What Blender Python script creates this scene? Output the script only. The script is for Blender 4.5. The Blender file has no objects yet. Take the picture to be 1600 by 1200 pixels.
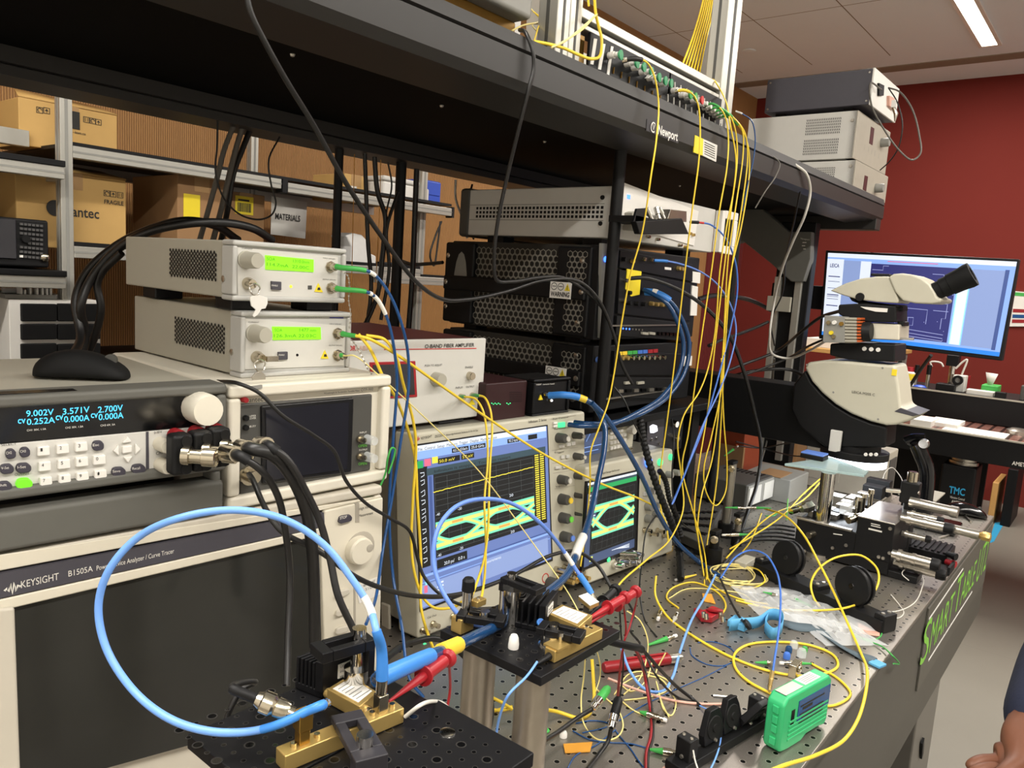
import bpy,math,random
from mathutils import Vector,Matrix
random.seed(7)
PI = math.pi
sc = bpy.context.scene
COL = sc.collection
def V(*a): return Vector(a)
FPX,HD,PT,RL = 1205.0,math.radians(38.85),math.radians(7.95),math.radians(3.8)
CAM = V(0,0,1.51)
_f = V(math.cos(HD)*math.cos(PT),math.sin(HD)*math.cos(PT),-math.sin(PT))
_r0 = V(math.sin(HD),-math.cos(HD),0); _u0 = _r0.cross(_f)
_r = math.cos(RL)*_r0 + math.sin(RL)*_u0
_u = -math.sin(RL)*_r0 + math.cos(RL)*_u0
cam = bpy.data.cameras.new('camera'); camo = bpy.data.objects.new('camera',cam); COL.objects.link(camo)
camo.matrix_world = Matrix(((_r.x,_u.x,-_f.x,0),(_r.y,_u.y,-_f.y,0),(_r.z,_u.z,-_f.z,CAM.z),(0,0,0,1)))
cam.sensor_width = 36; cam.lens = FPX/1600*36; cam.clip_start = 0.02
sc.camera = camo
def ray(px,py): return _r*((px-800)/FPX) + _u*((600-py)/FPX) + _f
def at(px,py,x=None,y=None,z=None,D=None):
 d = ray(px,py)
 if D is not None: return CAM + d*D
 if x is not None: t = (x-CAM.x)/d.x
 elif y is not None: t = (y-CAM.y)/d.y
 else: t = (z-CAM.z)/d.z
 return CAM + d*t
def depth(p): return (Vector(p)-CAM).dot(_f)
def ray_plane(px,py,p,n):
 d = ray(px,py); return CAM + d*((p-CAM).dot(n)/d.dot(n))
def lin(h):
 h = h.lstrip('#'); o = []
 for i in (0,2,4):
  c = int(h[i:i+2],16)/255
  o.append(c/12.92 if c <= .04045 else ((c+.055)/1.055)**2.4)
 return (*o,1)
MATS = {}
def mat(n,col,rough=.5,metal=0.,var=.06,scale=40.,bump=0.,emit=0.,trans=0.,alpha=1.,coat=0.,ior=1.45,spec=.5):
 if n in MATS: return MATS[n]
 m = bpy.data.materials.new(n); m.use_nodes = True; nt = m.node_tree; N = nt.nodes; L = nt.links
 b = N['Principled BSDF']; c = lin(col)
 b.inputs['Roughness'].default_value = rough; b.inputs['Metallic'].default_value = metal
 b.inputs['IOR'].default_value = ior; b.inputs['Coat Weight'].default_value = coat
 b.inputs['Specular IOR Level'].default_value = spec
 b.inputs['Transmission Weight'].default_value = trans; b.inputs['Alpha'].default_value = alpha
 if emit:
  b.inputs['Base Color'].default_value = (c[0]*.3,c[1]*.3,c[2]*.3,1)
  b.inputs['Emission Color'].default_value = c; b.inputs['Emission Strength'].default_value = emit
 else:
  tc = N.new('ShaderNodeTexCoord'); no = N.new('ShaderNodeTexNoise'); no.inputs['Scale'].default_value = scale
  no.inputs['Detail'].default_value = 3
  L.new(tc.outputs['Object'],no.inputs['Vector'])
  mx = N.new('ShaderNodeMix'); mx.data_type = 'RGBA'
  mx.inputs[6].default_value = tuple(x*(1-var) for x in c[:3])+(1,)
  mx.inputs[7].default_value = tuple(min(1,x*(1+var)) for x in c[:3])+(1,)
  L.new(no.outputs['Fac'],mx.inputs[0]); L.new(mx.outputs[2],b.inputs['Base Color'])
  if bump:
   bp = N.new('ShaderNodeBump'); bp.inputs['Strength'].default_value = bump; bp.inputs['Distance'].default_value = .002
   L.new(no.outputs['Fac'],bp.inputs['Height']); L.new(bp.outputs[0],b.inputs['Normal'])
 MATS[n] = m; return m
M = {}
def D(key,*a,**k): M[key] = mat(key,*a,**k)
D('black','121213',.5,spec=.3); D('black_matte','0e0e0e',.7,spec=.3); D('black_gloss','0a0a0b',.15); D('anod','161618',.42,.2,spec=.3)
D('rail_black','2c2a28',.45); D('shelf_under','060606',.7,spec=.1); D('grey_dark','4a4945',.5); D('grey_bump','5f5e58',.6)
D('grey_mid','8b8a84',.5); D('beige','c6bfb0',.45,var=.03); D('beige_lt','d6cfbd',.4,var=.03); D('cream','dcd6c6',.4,var=.03)
D('beige_dk','a8a193',.5); D('white','e6e3dc',.45,var=.03); D('paper','d9d6cf',.7,var=.04,scale=12); D('knob','cfcbc0',.4)
D('case_grey','aaa698',.42,var=.03,scale=8); D('case_front','b6b5b0',.4,var=.03); D('case_white','cbc9c2',.42,var=.03)
D('alu','b9b7ae',.35,.55); D('steel','b5b0a6',.28,.9); D('steel_post','a39a8d',.38,.9,scale=90); D('chrome','d5d2cc',.14,1.)
D('nickel','c2b9a5',.2,1.); D('gold','cfb06c',.3,.7); D('brass','b8924a',.3,.9); D('bronze','8d6b2f',.4,.6)
D('card','c9a262',.75,var=.07,scale=14); D('card_dk','9a7650',.75,var=.08,scale=14); D('tape','b08b5c',.3)
D('yellow','e8c63a',.4); D('fibre','f0cf3c',.35); D('fibre_pale','ead98a',.35); D('yellow_lbl','ecd42c',.5); D('kapton','d99a3d',.25)
D('blue_fibre','4472c8',.35); D('blue_dk','1d4a80',.25); D('blue_loop','6f9fe8',.4); D('blue_boot','3c82d2',.4); D('cable_navy','173f6b',.22,coat=.4)
D('violet','6488d8',.4); D('cyan_strap','5aa3cf',.6); D('strap_grey','55636b',.8); D('blue_bin','2f55c8',.4); D('tape_blue','2f9fd0',.7)
D('green','3fa049',.45); D('green_box','35b070',.38); D('green_text','7fbf45',.6); D('green_cap','2f8f5c',.4); D('lime','6fd04a',.4)
D('red','9c1f27',.4); D('red_dk','8d1c22',.35); D('maroon','4a1519',.5); D('red_lbl','c8302e',.5); D('orange','c05a26',.5); D('clamp_grey','2b292d',.45); D('maroon_dk','2c0e11',.5); D('orange_box','8e3d22',.6)
D('cable_black','1c1b1a',.4); D('cable_grey','5f5b54',.5); D('cable_pale','8f8c84',.45); D('key_grey','4c4b4a',.5); D('cable_white','cfcbc2',.45); D('rose','d8a896',.5)
D('skin','6f4633',.5,var=.08,scale=60); D('navy','20253a',.85,var=.15,scale=200,bump=.3)
D('glass_dark','24242a',.12,spec=.6); D('screen_off','2c2c29',.16); D('crt_off','2b2c2a',.1,spec=.7); D('lcd_bezel','151517',.3)
D('text_dk','2a2926',.6); D('text_lt','dedbd2',.6); D('text_red','c23430',.6); D('text_blue','3a3c8c',.6); D('panel_dk','45434a',.5)
D('btn','3d3a44',.5); D('lcd_green','8cf01e',emit=1.15); D('lcd_ink','4e9a14',.5); D('led_blue','3a6cff',emit=4); D('led_green','45e68a',emit=1.6)
D('btn_green','7df02a',emit=.9); D('vfd','4fc4f5',emit=1.6); D('led_y','e6f23c',emit=1.5); D('led_w','f4f6ff',emit=3)
D('scr_blue','6d82bd',emit=.85); D('scr_blue2','8fa3d4',emit=.9); D('scr_blue3','4a5f9c',emit=.8); D('scr_white','e4ecf8',emit=.95); D('scr_dark','26282a',emit=.35)
D('scr_grid','8a9094',emit=.45); D('scr_yel','f5e24a',emit=1.0); D('eye_c','7ff0c0',emit=.95); D('eye_y','e6f07a',emit=1.0); D('eye_o','f7a75a',emit=1.0)
D('scr_grn','35b86a',emit=.7); D('scr_pink','ef6f8d',emit=.9); D('scr_navy','3b3d86',emit=.6); D('scr_line','aab2ea',emit=.7); D('scr_sky','8fb2f2',emit=.95)
D('scr_slate','5a6b92',emit=.5); D('scr_teal','4a6470',emit=.45); D('scr_cy','9af4ff',emit=1.); D('scr_azure','2f86e8',emit=1.)
D('scope_white','bfbba9',.4,var=.03); D('scope_metal','8e8b80',.35,.5); D('foam','242425',.9)
D('lamp','fff2dc',emit=14.); D('ringlight','f2f6ff',emit=7.); D('glass','cfe6e6',.12,trans=.55,var=0.); D('lens','20242c',.05,coat=.5)
D('bag','f2f5f6',.18,alpha=.42,spec=.9); D('clear','e8ecec',.15,alpha=.35,spec=.8); D('perf','7a776e',.5,.15); D('hex_in','2a2722',.7)
D('wood_lt','c79a5c',.5); D('towel','e4e2de',.85); D('floor_dark','6d6c66',.6); D('red_wall','6e2a24',.8,var=.04,scale=3.,spec=.15)
D('redtable','8a5a50',.35,.4)
FR = {}
class MB:
 def __init__(s,T=None): s.v = []; s.f = []; s.T = T
 def add(s,vs,fs):
  b = len(s.v); s.v += [Vector(p) for p in vs]; s.f += [tuple(i+b for i in f) for f in fs]; return s
 def box(s,x0,x1,y0,y1,z0,z1):
  vs = [(x,y,z) for x in (x0,x1) for y in (y0,y1) for z in (z0,z1)]
  return s.add(vs,[(0,1,3,2),(4,6,7,5),(0,4,5,1),(2,3,7,6),(0,2,6,4),(1,5,7,3)])
 def frame(s,x0,x1,z0,z1,w,y0,y1):
  s.box(x0,x1,y0,y1,z0,z0+w); s.box(x0,x1,y0,y1,z1-w,z1)
  s.box(x0,x0+w,y0,y1,z0+w,z1-w); return s.box(x1-w,x1,y0,y1,z0+w,z1-w)
 def quad(s,a,b,c,d): return s.add([a,b,c,d],[(0,1,2,3)])
 def obox(s,c,ax,ay,az):
  c = Vector(c); vs = [c+ax*i+ay*j+az*k for i in (-1,1) for j in (-1,1) for k in (-1,1)]
  return s.add(vs,[(0,1,3,2),(4,6,7,5),(0,4,5,1),(2,3,7,6),(0,2,6,4),(1,5,7,3)])
 def bar(s,p,q,w,h,up=(0,0,1)):
  p = Vector(p); q = Vector(q); d = (q-p); L = d.length; d.normalize(); up = Vector(up)
  sd = d.cross(up); sd = sd.normalized() if sd.length > 1e-6 else Vector((1,0,0)); u2 = sd.cross(d)
  return s.obox((p+q)/2,d*L/2,sd*w/2,u2*h/2)
 def prism(s,pts,vec):
  n = len(pts); pts = [Vector(p) for p in pts]; vec = Vector(vec); b = len(s.v)
  s.v += pts + [p+vec for p in pts]
  s.f += [tuple(b+i for i in range(n)),tuple(b+n+i for i in reversed(range(n)))]
  s.f += [(b+i,b+n+i,b+n+(i+1) % n,b+(i+1) % n) for i in range(n)]; return s
 def lathe(s,p,d,prof,n=20):
  p = Vector(p); d = Vector(d).normalized(); a = d.orthogonal().normalized(); c = d.cross(a); b = len(s.v); k = len(prof)
  for (t,r) in prof:
   for i in range(n):
    an = 2*PI*i/n; s.v.append(p+d*t+(a*math.cos(an)+c*math.sin(an))*r)
  for j in range(k-1):
   for i in range(n):
    s.f.append((b+j*n+i,b+j*n+(i+1) % n,b+(j+1)*n+(i+1) % n,b+(j+1)*n+i))
  s.f.append(tuple(b+i for i in reversed(range(n)))); s.f.append(tuple(b+(k-1)*n+i for i in range(n))); return s
 def cyl(s,p,q,r,n=18,r2=None):
  p = Vector(p); q = Vector(q); return s.lathe(p,q-p,[(0,r),((q-p).length,r if r2 is None else r2)],n)
 def ring(s,p,d,r,w,t,n=28):
  p = Vector(p); d = Vector(d).normalized(); a = d.orthogonal().normalized(); c = d.cross(a); b = len(s.v)
  for (rr,tt) in ((r-w,0),(r,0),(r,t),(r-w,t)):
   for i in range(n):
    an = 2*PI*i/n; s.v.append(p+d*tt+(a*math.cos(an)+c*math.sin(an))*rr)
  for j in range(4):
   for i in range(n):
    s.f.append((b+j*n+i,b+j*n+(i+1) % n,b+((j+1) % 4)*n+(i+1) % n,b+((j+1) % 4)*n+i))
  return s
 def ball(s,c,r,n=12,sz=(1,1,1)):
  c = Vector(c); b = len(s.v); k = n//2
  for j in range(1,k):
   th = PI*j/k
   for i in range(n):
    an = 2*PI*i/n; s.v.append(c+Vector((r*sz[0]*math.sin(th)*math.cos(an),r*sz[1]*math.sin(th)*math.sin(an),r*sz[2]*math.cos(th))))
  t = len(s.v); s.v += [c+Vector((0,0,r*sz[2])),c-Vector((0,0,r*sz[2]))]
  for j in range(k-2):
   for i in range(n):
    s.f.append((b+j*n+i,b+(j+1)*n+i,b+(j+1)*n+(i+1) % n,b+j*n+(i+1) % n))
  for i in range(n):
   s.f.append((t,b+i,b+(i+1) % n)); s.f.append((t+1,b+(k-2)*n+(i+1) % n,b+(k-2)*n+i))
  return s
 def tube(s,pts,r,n=8,rs=None):
  pts = [Vector(p) for p in pts]; b = len(s.v); k = len(pts); pa = None
  for j,p in enumerate(pts):
   d = (pts[min(j+1,k-1)]-pts[max(j-1,0)])
   d = d.normalized() if d.length > 1e-9 else Vector((0,0,1))
   a = d.orthogonal().normalized() if pa is None else (pa-d*pa.dot(d))
   a = a.normalized() if a.length > 1e-6 else d.orthogonal().normalized()
   pa = a; c = d.cross(a); rr = rs[j] if rs else r
   for i in range(n):
    an = 2*PI*i/n; s.v.append(p+(a*math.cos(an)+c*math.sin(an))*rr)
  for j in range(k-1):
   for i in range(n):
    s.f.append((b+j*n+i,b+j*n+(i+1) % n,b+(j+1)*n+(i+1) % n,b+(j+1)*n+i))
  s.f.append(tuple(b+i for i in reversed(range(n)))); s.f.append(tuple(b+(k-1)*n+i for i in range(n))); return s
 def ribbon(s,pts,w,off):
  pts = [Vector(p) for p in pts]; off = Vector(off).normalized(); b = len(s.v); k = len(pts)
  for j,p in enumerate(pts):
   d = (pts[min(j+1,k-1)]-pts[max(j-1,0)]).normalized(); sd = d.cross(off).normalized()
   ww = w[j] if isinstance(w,(list,tuple)) else w
   s.v += [p+sd*ww,p-sd*ww]
  s.f += [(b+2*j,b+2*j+1,b+2*j+3,b+2*j+2) for j in range(k-1)]; return s
 def build(s,name,m,parent=None,bev=0.,sharp=32,local=False,bseg=2,solid=0.,sub=0):
  if s.T is not None: vs = [s.T @ p for p in s.v]
  else: vs = s.v
  loc = None
  if parent is not None:
   if not local:
    Ti = FR[parent].inverted(); vs = [Ti @ p for p in vs]
  else:
   lo = [min(p[i] for p in vs) for i in range(3)]; hi = [max(p[i] for p in vs) for i in range(3)]
   loc = Vector(((lo[0]+hi[0])/2,(lo[1]+hi[1])/2,lo[2])); vs = [p-loc for p in vs]
  me = bpy.data.meshes.new(name); me.from_pydata([tuple(p) for p in vs],[],s.f); me.validate()
  import bmesh
  bm = bmesh.new(); bm.from_mesh(me); bmesh.ops.recalc_face_normals(bm,faces=bm.faces); bm.to_mesh(me); bm.free()
  for p in me.polygons: p.use_smooth = True
  me.set_sharp_from_angle(angle=math.radians(sharp))
  me.materials.append(M[m] if isinstance(m,str) else m)
  o = bpy.data.objects.new(name,me); COL.objects.link(o)
  if parent is not None: o.parent = parent; FR[o] = FR[parent]
  else: o.location = loc; FR[o] = Matrix.Translation(loc)
  if solid:
   md = o.modifiers.new('thickness','SOLIDIFY'); md.thickness = solid
  if bev:
   md = o.modifiers.new('bevel','BEVEL'); md.width = bev; md.segments = bseg; md.limit_method = 'ANGLE'; md.angle_limit = math.radians(35)
   md.harden_normals = True
  if sub:
   md = o.modifiers.new('smooth','SUBSURF'); md.levels = md.render_levels = sub
  return o
def tag(o,label,cat,group=None,kind=None):
 o['label'] = label; o['category'] = cat
 if group: o['group'] = group
 if kind: o['kind'] = kind
 return o
def thing(name,label,cat,loc,group=None,mtx=None):
 o = bpy.data.objects.new(name,None); COL.objects.link(o); o.empty_display_size = .02
 mw = mtx if mtx is not None else Matrix.Translation(Vector(loc))
 o.matrix_world = mw; FR[o] = mw.copy(); return tag(o,label,cat,group)
def struct(name,mb,m,**k):
 o = mb.build(name,m,None,**k); o['kind'] = 'structure'; return o
def lab(o,s): o['label'] = s; return o
def copy_thing(o,label,delta=None,mtx=None):
 r = o.copy(); COL.objects.link(r); r['label'] = label
 if mtx is not None: r.matrix_world = mtx
 else: r.location = o.location + Vector(delta)
 FR[r] = Matrix.Translation(Vector(delta or (0,0,0))) @ FR[o]
 for c in o.children:
  d = c.copy(); COL.objects.link(d); d.parent = r
  for g in c.children:
   e = g.copy(); COL.objects.link(e); e.parent = d
 return r
def text_geo(s,depth=0.0006,bold=0.):
 cu = bpy.data.curves.new('t','FONT'); cu.body = s; cu.size = 1; cu.extrude = 0; cu.offset = bold; cu.resolution_u = 3
 ob = bpy.data.objects.new('t',cu)
 me = bpy.data.meshes.new_from_object(ob)
 vs = [v.co.copy() for v in me.vertices]; fs = [tuple(p.vertices) for p in me.polygons]
 bpy.data.objects.remove(ob); bpy.data.curves.remove(cu); bpy.data.meshes.remove(me)
 return vs,fs
def lettering(mb,s,p0,p1,up,h=None,lift=Vector((0,0,0)),bold=0.):
 vs,fs = text_geo(s,bold=bold)
 if not vs: return
 x0 = min(v.x for v in vs); x1 = max(v.x for v in vs); y1 = max(v.y for v in vs)
 p0 = Vector(p0); p1 = Vector(p1); e = (p1-p0)/(x1-x0)
 up = Vector(up).normalized(); k = (h/y1) if h else e.length
 mb.add([p0+e*(v.x-x0)+up*(v.y*k)+lift for v in vs],fs)
class Inst:
 def __init__(s,name,label,cat,O,ang,W,H,Dp,tilt=0.,group=None):
  a = math.radians(ang); s.W,s.H,s.Dp = W,H,Dp
  s.T = Matrix.Translation(Vector(O)) @ Matrix.Rotation(a,4,'Z') @ Matrix.Rotation(-math.radians(tilt),4,'X')
  s.t = thing(name,label,cat,O,group,s.T)
  s.T0 = Matrix.Translation(Vector(O)) @ Matrix.Rotation(a,4,'Z'); s.U = (s.T.to_3x3() @ V(1,0,0)); s.Vv = (s.T.to_3x3() @ V(0,1,0)); s.Z = (s.T.to_3x3() @ V(0,0,1)); s.Ti = s.T.inverted()
 def uv(s,px,py,d=0.):
  p = s.Ti @ ray_plane(px,py,s.T @ V(0,d,0),s.Vv); return p.x,p.z
 def side(s,px,py,u=0.):
  p = s.Ti @ ray_plane(px,py,s.T @ V(u,0,0),s.U); return p.y,p.z
 def w(s,px,py,d=0.):
  u,v = s.uv(px,py,d); return s.T @ V(u,d,v)
 def mb(s): return MB(s.T)
 def body(s,m='case_grey',name='case',bev=.004,y0=0.):
  return s.mb().box(0,s.W,y0,s.Dp,0,s.H).build(name,m,s.t,bev=bev)
 def plate(s,name,m,pts,d0=-.002,d1=.001,bev=0.,parent=None):
  q = [s.uv(*p) for p in pts]
  return s.mb().prism([(u,d0,v) for u,v in q],(0,d1-d0,0)).build(name,m,parent or s.t,bev=bev)
 def rect(s,name,m,a,b,d0=-.002,d1=.001,bev=0.,parent=None):
  (u0,v0),(u1,v1) = s.uv(*a),s.uv(*b)
  return s.mb().box(min(u0,u1),max(u0,u1),d0,d1,min(v0,v1),max(v0,v1)).build(name,m,parent or s.t,bev=bev)
 def knob(s,name,m,c,rpx,L=.014,parent=None,n=22,prof=None):
  (u,v),(u2,v2) = s.uv(*c),s.uv(c[0]+rpx,c[1])
  (u3,v3) = s.uv(c[0],c[1]+rpx)
  r = math.hypot(u3-u,v3-v)
  pr = prof(r,L) if prof else [(0,r),(L*.85,r*.94),(L,r*.84)]
  return s.mb().lathe((u,0,v),(0,-1,0),pr,n).build(name,m,parent or s.t)
 def text(s,txt,p0,p1,m='text_dk',hp=None,d=-.0022,parent=None,bold=0.,name='lettering'):
  mbx = s.mb(); s.put(mbx,txt,p0,p1,hp,d,bold); return mbx.build(name,m,parent or s.t)
 def put(s,mbx,txt,p0,p1,hp=None,d=-.0022,bold=0.):
  (u0,v0),(u1,v1) = s.uv(*p0,d),s.uv(*p1,d)
  h = abs(s.uv(p0[0],p0[1]-hp,d)[1]-v0) if hp else None
  lettering(mbx,txt,(u0,d,v0),(u1,d,v1),(0,0,1),h,bold=bold)
 def texts(s,items,m='text_dk',parent=None,name='lettering',d=-.0022,bold=0.):
  mbx = s.mb()
  for it in items: s.put(mbx,it[0],it[1],it[2],it[3] if len(it) > 3 else None,d,bold)
  return mbx.build(name,m,parent or s.t)
def spline(P,k=8):
 P = [Vector(p) for p in P]
 if len(P) < 3: return [P[0].lerp(P[-1],i/k) for i in range(k+1)]
 out = []; Q = [P[0]*2-P[1]]+P+[P[-1]*2-P[-2]]
 for i in range(1,len(Q)-2):
  p0,p1,p2,p3 = Q[i-1:i+3]
  t0 = 0; t1 = t0+max((p1-p0).length,1e-6)**.5; t2 = t1+max((p2-p1).length,1e-6)**.5; t3 = t2+max((p3-p2).length,1e-6)**.5
  for j in range(k):
   t = t1+(t2-t1)*j/k
   a1 = p0*((t1-t)/(t1-t0))+p1*((t-t0)/(t1-t0)); a2 = p1*((t2-t)/(t2-t1))+p2*((t-t1)/(t2-t1)); a3 = p2*((t3-t)/(t3-t2))+p3*((t-t2)/(t3-t2))
   b1 = a1*((t2-t)/(t2-t0))+a2*((t-t0)/(t2-t0)); b2 = a2*((t3-t)/(t3-t1))+a3*((t-t1)/(t3-t1))
   out.append(b1*((t2-t)/(t2-t1))+b2*((t-t1)/(t2-t1)))
 out.append(P[-1]); return out
ZT = .90      # optical table top
def _one(p,r):
 if isinstance(p,Vector): return p
 if p[2] == 't': return at(p[0],p[1],z=ZT+r+(p[3] if len(p) > 3 else 0))
 if p[2] is None: return None
 q = at(p[0],p[1],**{p[2]: p[3]}) if isinstance(p[2],str) else at(p[0],p[1],D=p[2])
 if q.z < ZT+r:      # a cable cannot pass through the table top: it lies on it
  g = at(p[0],p[1],z=ZT+r)
  if -.25 < g.x < 2.646 and .264 < g.y < 1.56: return g
 return q
def pts3(pts,r):
 out = [_one(p,r) for p in pts]; i = 0
 while i < len(out):
  if out[i] is None:
   j = i
   while out[j] is None: j += 1
   a,b = depth(out[i-1]),depth(out[j])
   for q in range(i,j): out[q] = at(pts[q][0],pts[q][1],D=a+(b-a)*(q-i+1)/(j-i+1))
   i = j
  i += 1
 return out
def cable(name,label,pts,r,m,cat='cable',group=None,k=8,n=8):
 P = spline(pts3(pts,r),k)
 o = MB().tube(P,r,n).build(name,m,None,sharp=60); tag(o,label,cat,group); o_pts[o] = P; return o
o_pts = {}
def sleeve(o,name,m,f0,f1,r,n=12,taper=None):
 P = o_pts[o]; i0 = int(f0*(len(P)-1)); i1 = max(i0+1,int(round(f1*(len(P)-1)))); Q = P[i0:i1+1]
 rs = None
 if taper: rs = [r+(taper-r)*i/max(1,len(Q)-1) for i in range(len(Q))]
 return MB().tube(Q,r,n,rs).build(name,m,o,sharp=40)
def connector(o,end,name,m,prof,n=14):
 P = o_pts[o]; p,q = (P[0],P[1]) if end == 0 else (P[-1],P[-2])
 return MB().lathe(p,p-q,prof,n).build(name,m,o)
# == the room
XW,YW,ZC = 7.035,3.01,3.26          # far red wall,slatted back wall,ceiling
XB,YR = -2.6,-3.6
def grid_mat(name,col,line,period,w,axes=(0,1),off=(0,0),rough=.6,var=.04,xmax=None,metal=0.,wid=None,depth=.0):
 m = bpy.data.materials.new(name); m.use_nodes = True; nt = m.node_tree; N = nt.nodes; L = nt.links; b = N['Principled BSDF']
 b.inputs['Roughness'].default_value = rough; b.inputs['Metallic'].default_value = metal
 ge = N.new('ShaderNodeNewGeometry'); sp = N.new('ShaderNodeSeparateXYZ'); L.new(ge.outputs['Position'],sp.inputs[0])
 def mth(op,a,bb=None,c=None):
  n = N.new('ShaderNodeMath'); n.operation = op
  for i,v in enumerate((a,bb,c)):
   if v is None: continue
   if isinstance(v,(int,float)): n.inputs[i].default_value = v
   else: L.new(v,n.inputs[i])
  return n.outputs[0]
 f = None
 for k,ax in enumerate(axes):
  p = period[k]; t = mth('ADD',sp.outputs[ax],-off[k]+p/2+p*100); t = mth('MODULO',t,p); t = mth('SUBTRACT',t,p/2); t = mth('ABSOLUTE',t)
  t = mth('LESS_THAN',t,w); f = t if f is None else mth('MAXIMUM',f,t)
 if xmax is not None: f = mth('MULTIPLY',f,mth('LESS_THAN',sp.outputs[0],xmax))
 no = N.new('ShaderNodeTexNoise'); no.inputs['Scale'].default_value = 6; no.inputs['Detail'].default_value = 5; L.new(ge.outputs['Position'],no.inputs['Vector'])
 c = lin(col)
 mx = N.new('ShaderNodeMix'); mx.data_type = 'RGBA'; mx.inputs[6].default_value = tuple(x*(1-var) for x in c[:3])+(1,); mx.inputs[7].default_value = tuple(min(1,x*(1+var)) for x in c[:3])+(1,)
 L.new(no.outputs['Fac'],mx.inputs[0])
 m2 = N.new('ShaderNodeMix'); m2.data_type = 'RGBA'; L.new(f,m2.inputs[0]); L.new(mx.outputs[2],m2.inputs[6]); m2.inputs[7].default_value = lin(line)
 L.new(m2.outputs[2],b.inputs['Base Color'])
 M[name] = m; return m
def slat_mat(name,col,dark,pitch):
 m = bpy.data.materials.new(name); m.use_nodes = True; nt = m.node_tree; N = nt.nodes; L = nt.links; b = N['Principled BSDF']
 b.inputs['Roughness'].default_value = .6
 ge = N.new('ShaderNodeNewGeometry'); sp = N.new('ShaderNodeSeparateXYZ'); L.new(ge.outputs['Position'],sp.inputs[0])
 a = N.new('ShaderNodeMath'); a.operation = 'MULTIPLY'; a.inputs[1].default_value = 2*PI/pitch; L.new(sp.outputs[0],a.inputs[0])
 s = N.new('ShaderNodeMath'); s.operation = 'SINE'; L.new(a.outputs[0],s.inputs[0])
 mr = N.new('ShaderNodeMapRange'); mr.inputs[1].default_value = -1; mr.inputs[2].default_value = .1; L.new(s.outputs[0],mr.inputs[0])
 no = N.new('ShaderNodeTexNoise'); no.inputs['Scale'].default_value = 2; mp = N.new('ShaderNodeMapping'); mp.inputs['Scale'].default_value = (9,1,.5)
 L.new(ge.outputs['Position'],mp.inputs[0]); L.new(mp.outputs[0],no.inputs['Vector'])
 c = lin(col); mx = N.new('ShaderNodeMix'); mx.data_type = 'RGBA'; mx.inputs[6].default_value = tuple(x*.85 for x in c[:3])+(1,); mx.inputs[7].default_value = tuple(x*1.12 for x in c[:3])+(1,)
 L.new(no.outputs['Fac'],mx.inputs[0])
 m2 = N.new('ShaderNodeMix'); m2.data_type = 'RGBA'; L.new(mr.outputs[0],m2.inputs[0]); m2.inputs[6].default_value = lin(dark); L.new(mx.outputs[2],m2.inputs[7]); L.new(m2.outputs[2],b.inputs['Base Color'])
 bp = N.new('ShaderNodeBump'); bp.inputs['Distance'].default_value = .004; bp.inputs['Strength'].default_value = .6; L.new(s.outputs[0],bp.inputs['Height']); L.new(bp.outputs[0],b.inputs['Normal'])
 M[name] = m; return m
slat_mat('slat_wood','b5844c','8a6034',.0085); slat_mat('slat_red','702624','4a1516',.03)
grid_mat('vinyl','858177','77746a',(1.2,1.2),.001,off=(.3,-.25),rough=.42,var=.05)
grid_mat('ceiling_tile','e4eef5','7d7264',(1.19,.557),.0035,off=(at(1200,28,z=ZC).x,at(1391,87,z=ZC).y),rough=.8,xmax=at(1391,87,z=ZC).x,var=.02)
struct('floor',MB().box(XB,XW,YR,YW,-.05,0),'vinyl')
struct('ceiling',MB().box(XB,XW,YR,YW,ZC,ZC+.05),'ceiling_tile')
struct('wall_far',MB().box(XW,XW+.08,YR,YW+.08,0,ZC),'red_wall')
xs = at(1088,560,y=YW).x
struct('wall_back',MB().box(XB,XW,YW,YW+.08,0,ZC),'slat_wood')
struct('trim_2',MB().box(xs,XW-.002,YW-.012,YW-.002,0,2.2),'slat_red')
M['wall_paint'] = mat('wall_paint','f0ede6',.8)
struct('wall_right',MB().box(XB,XW,YR-.08,YR,0,ZC),'wall_paint')
struct('wall_near',MB().box(XB-.08,XB,YR-.08,YW+.08,0,ZC),'wall_paint')
sx = at(1600,85,z=ZC).x
M['slot'] = mat('slot','8d8272',.7)
struct('trim_1',MB().box(sx-.075,sx+.075,YR+.01,YW-.01,ZC-.006,ZC),'slot')
def ceiling_lamp(x0,x1,yc,label,w=.135):
 t = thing('ceiling_light',label,'ceiling light',((x0+x1)/2,yc,ZC-.02),'recessed ceiling lights')
 MB().box(x0,x1,yc-w/2,yc-w/2+.022,ZC-.014,ZC-.001).box(x0,x1,yc+w/2-.022,yc+w/2,ZC-.014,ZC-.001).box(x0,x0+.03,yc-w/2+.022,yc+w/2-.022,ZC-.014,ZC-.001).box(x1-.03,x1,yc-w/2+.022,yc+w/2-.022,ZC-.014,ZC-.001).build('lamp_frame','white',t)
 MB().box(x0+.03,x1-.03,yc-w/2+.022,yc+w/2-.022,ZC-.008,ZC-.002).build('lamp_diffuser','lamp',t)
 l = bpy.data.lights.new('lamp','AREA'); l.shape = 'RECTANGLE'; l.size = x1-x0; l.size_y = .13; l.energy = LAMP_W*(x1-x0); l.color = (1,.955,.90)
 o = bpy.data.objects.new('lamp_glow',l); COL.objects.link(o); o.location = (0,0,-.004); o.parent = t
 return t
LAMP_W = 31; RING_W = 1.3
pl = at(1548,70,z=ZC)
ceiling_lamp(pl.x-2.6,pl.x,pl.y,'long glowing recessed ceiling light at the upper right of the photo')
for x0,yc in ((-1.9,pl.y-.1),(-1.9,-1.15),(.9,-1.15),(3.7,-1.15)):
 ceiling_lamp(x0,x0+2.5,yc,'recessed ceiling light over the aisle, outside the picture')
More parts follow.
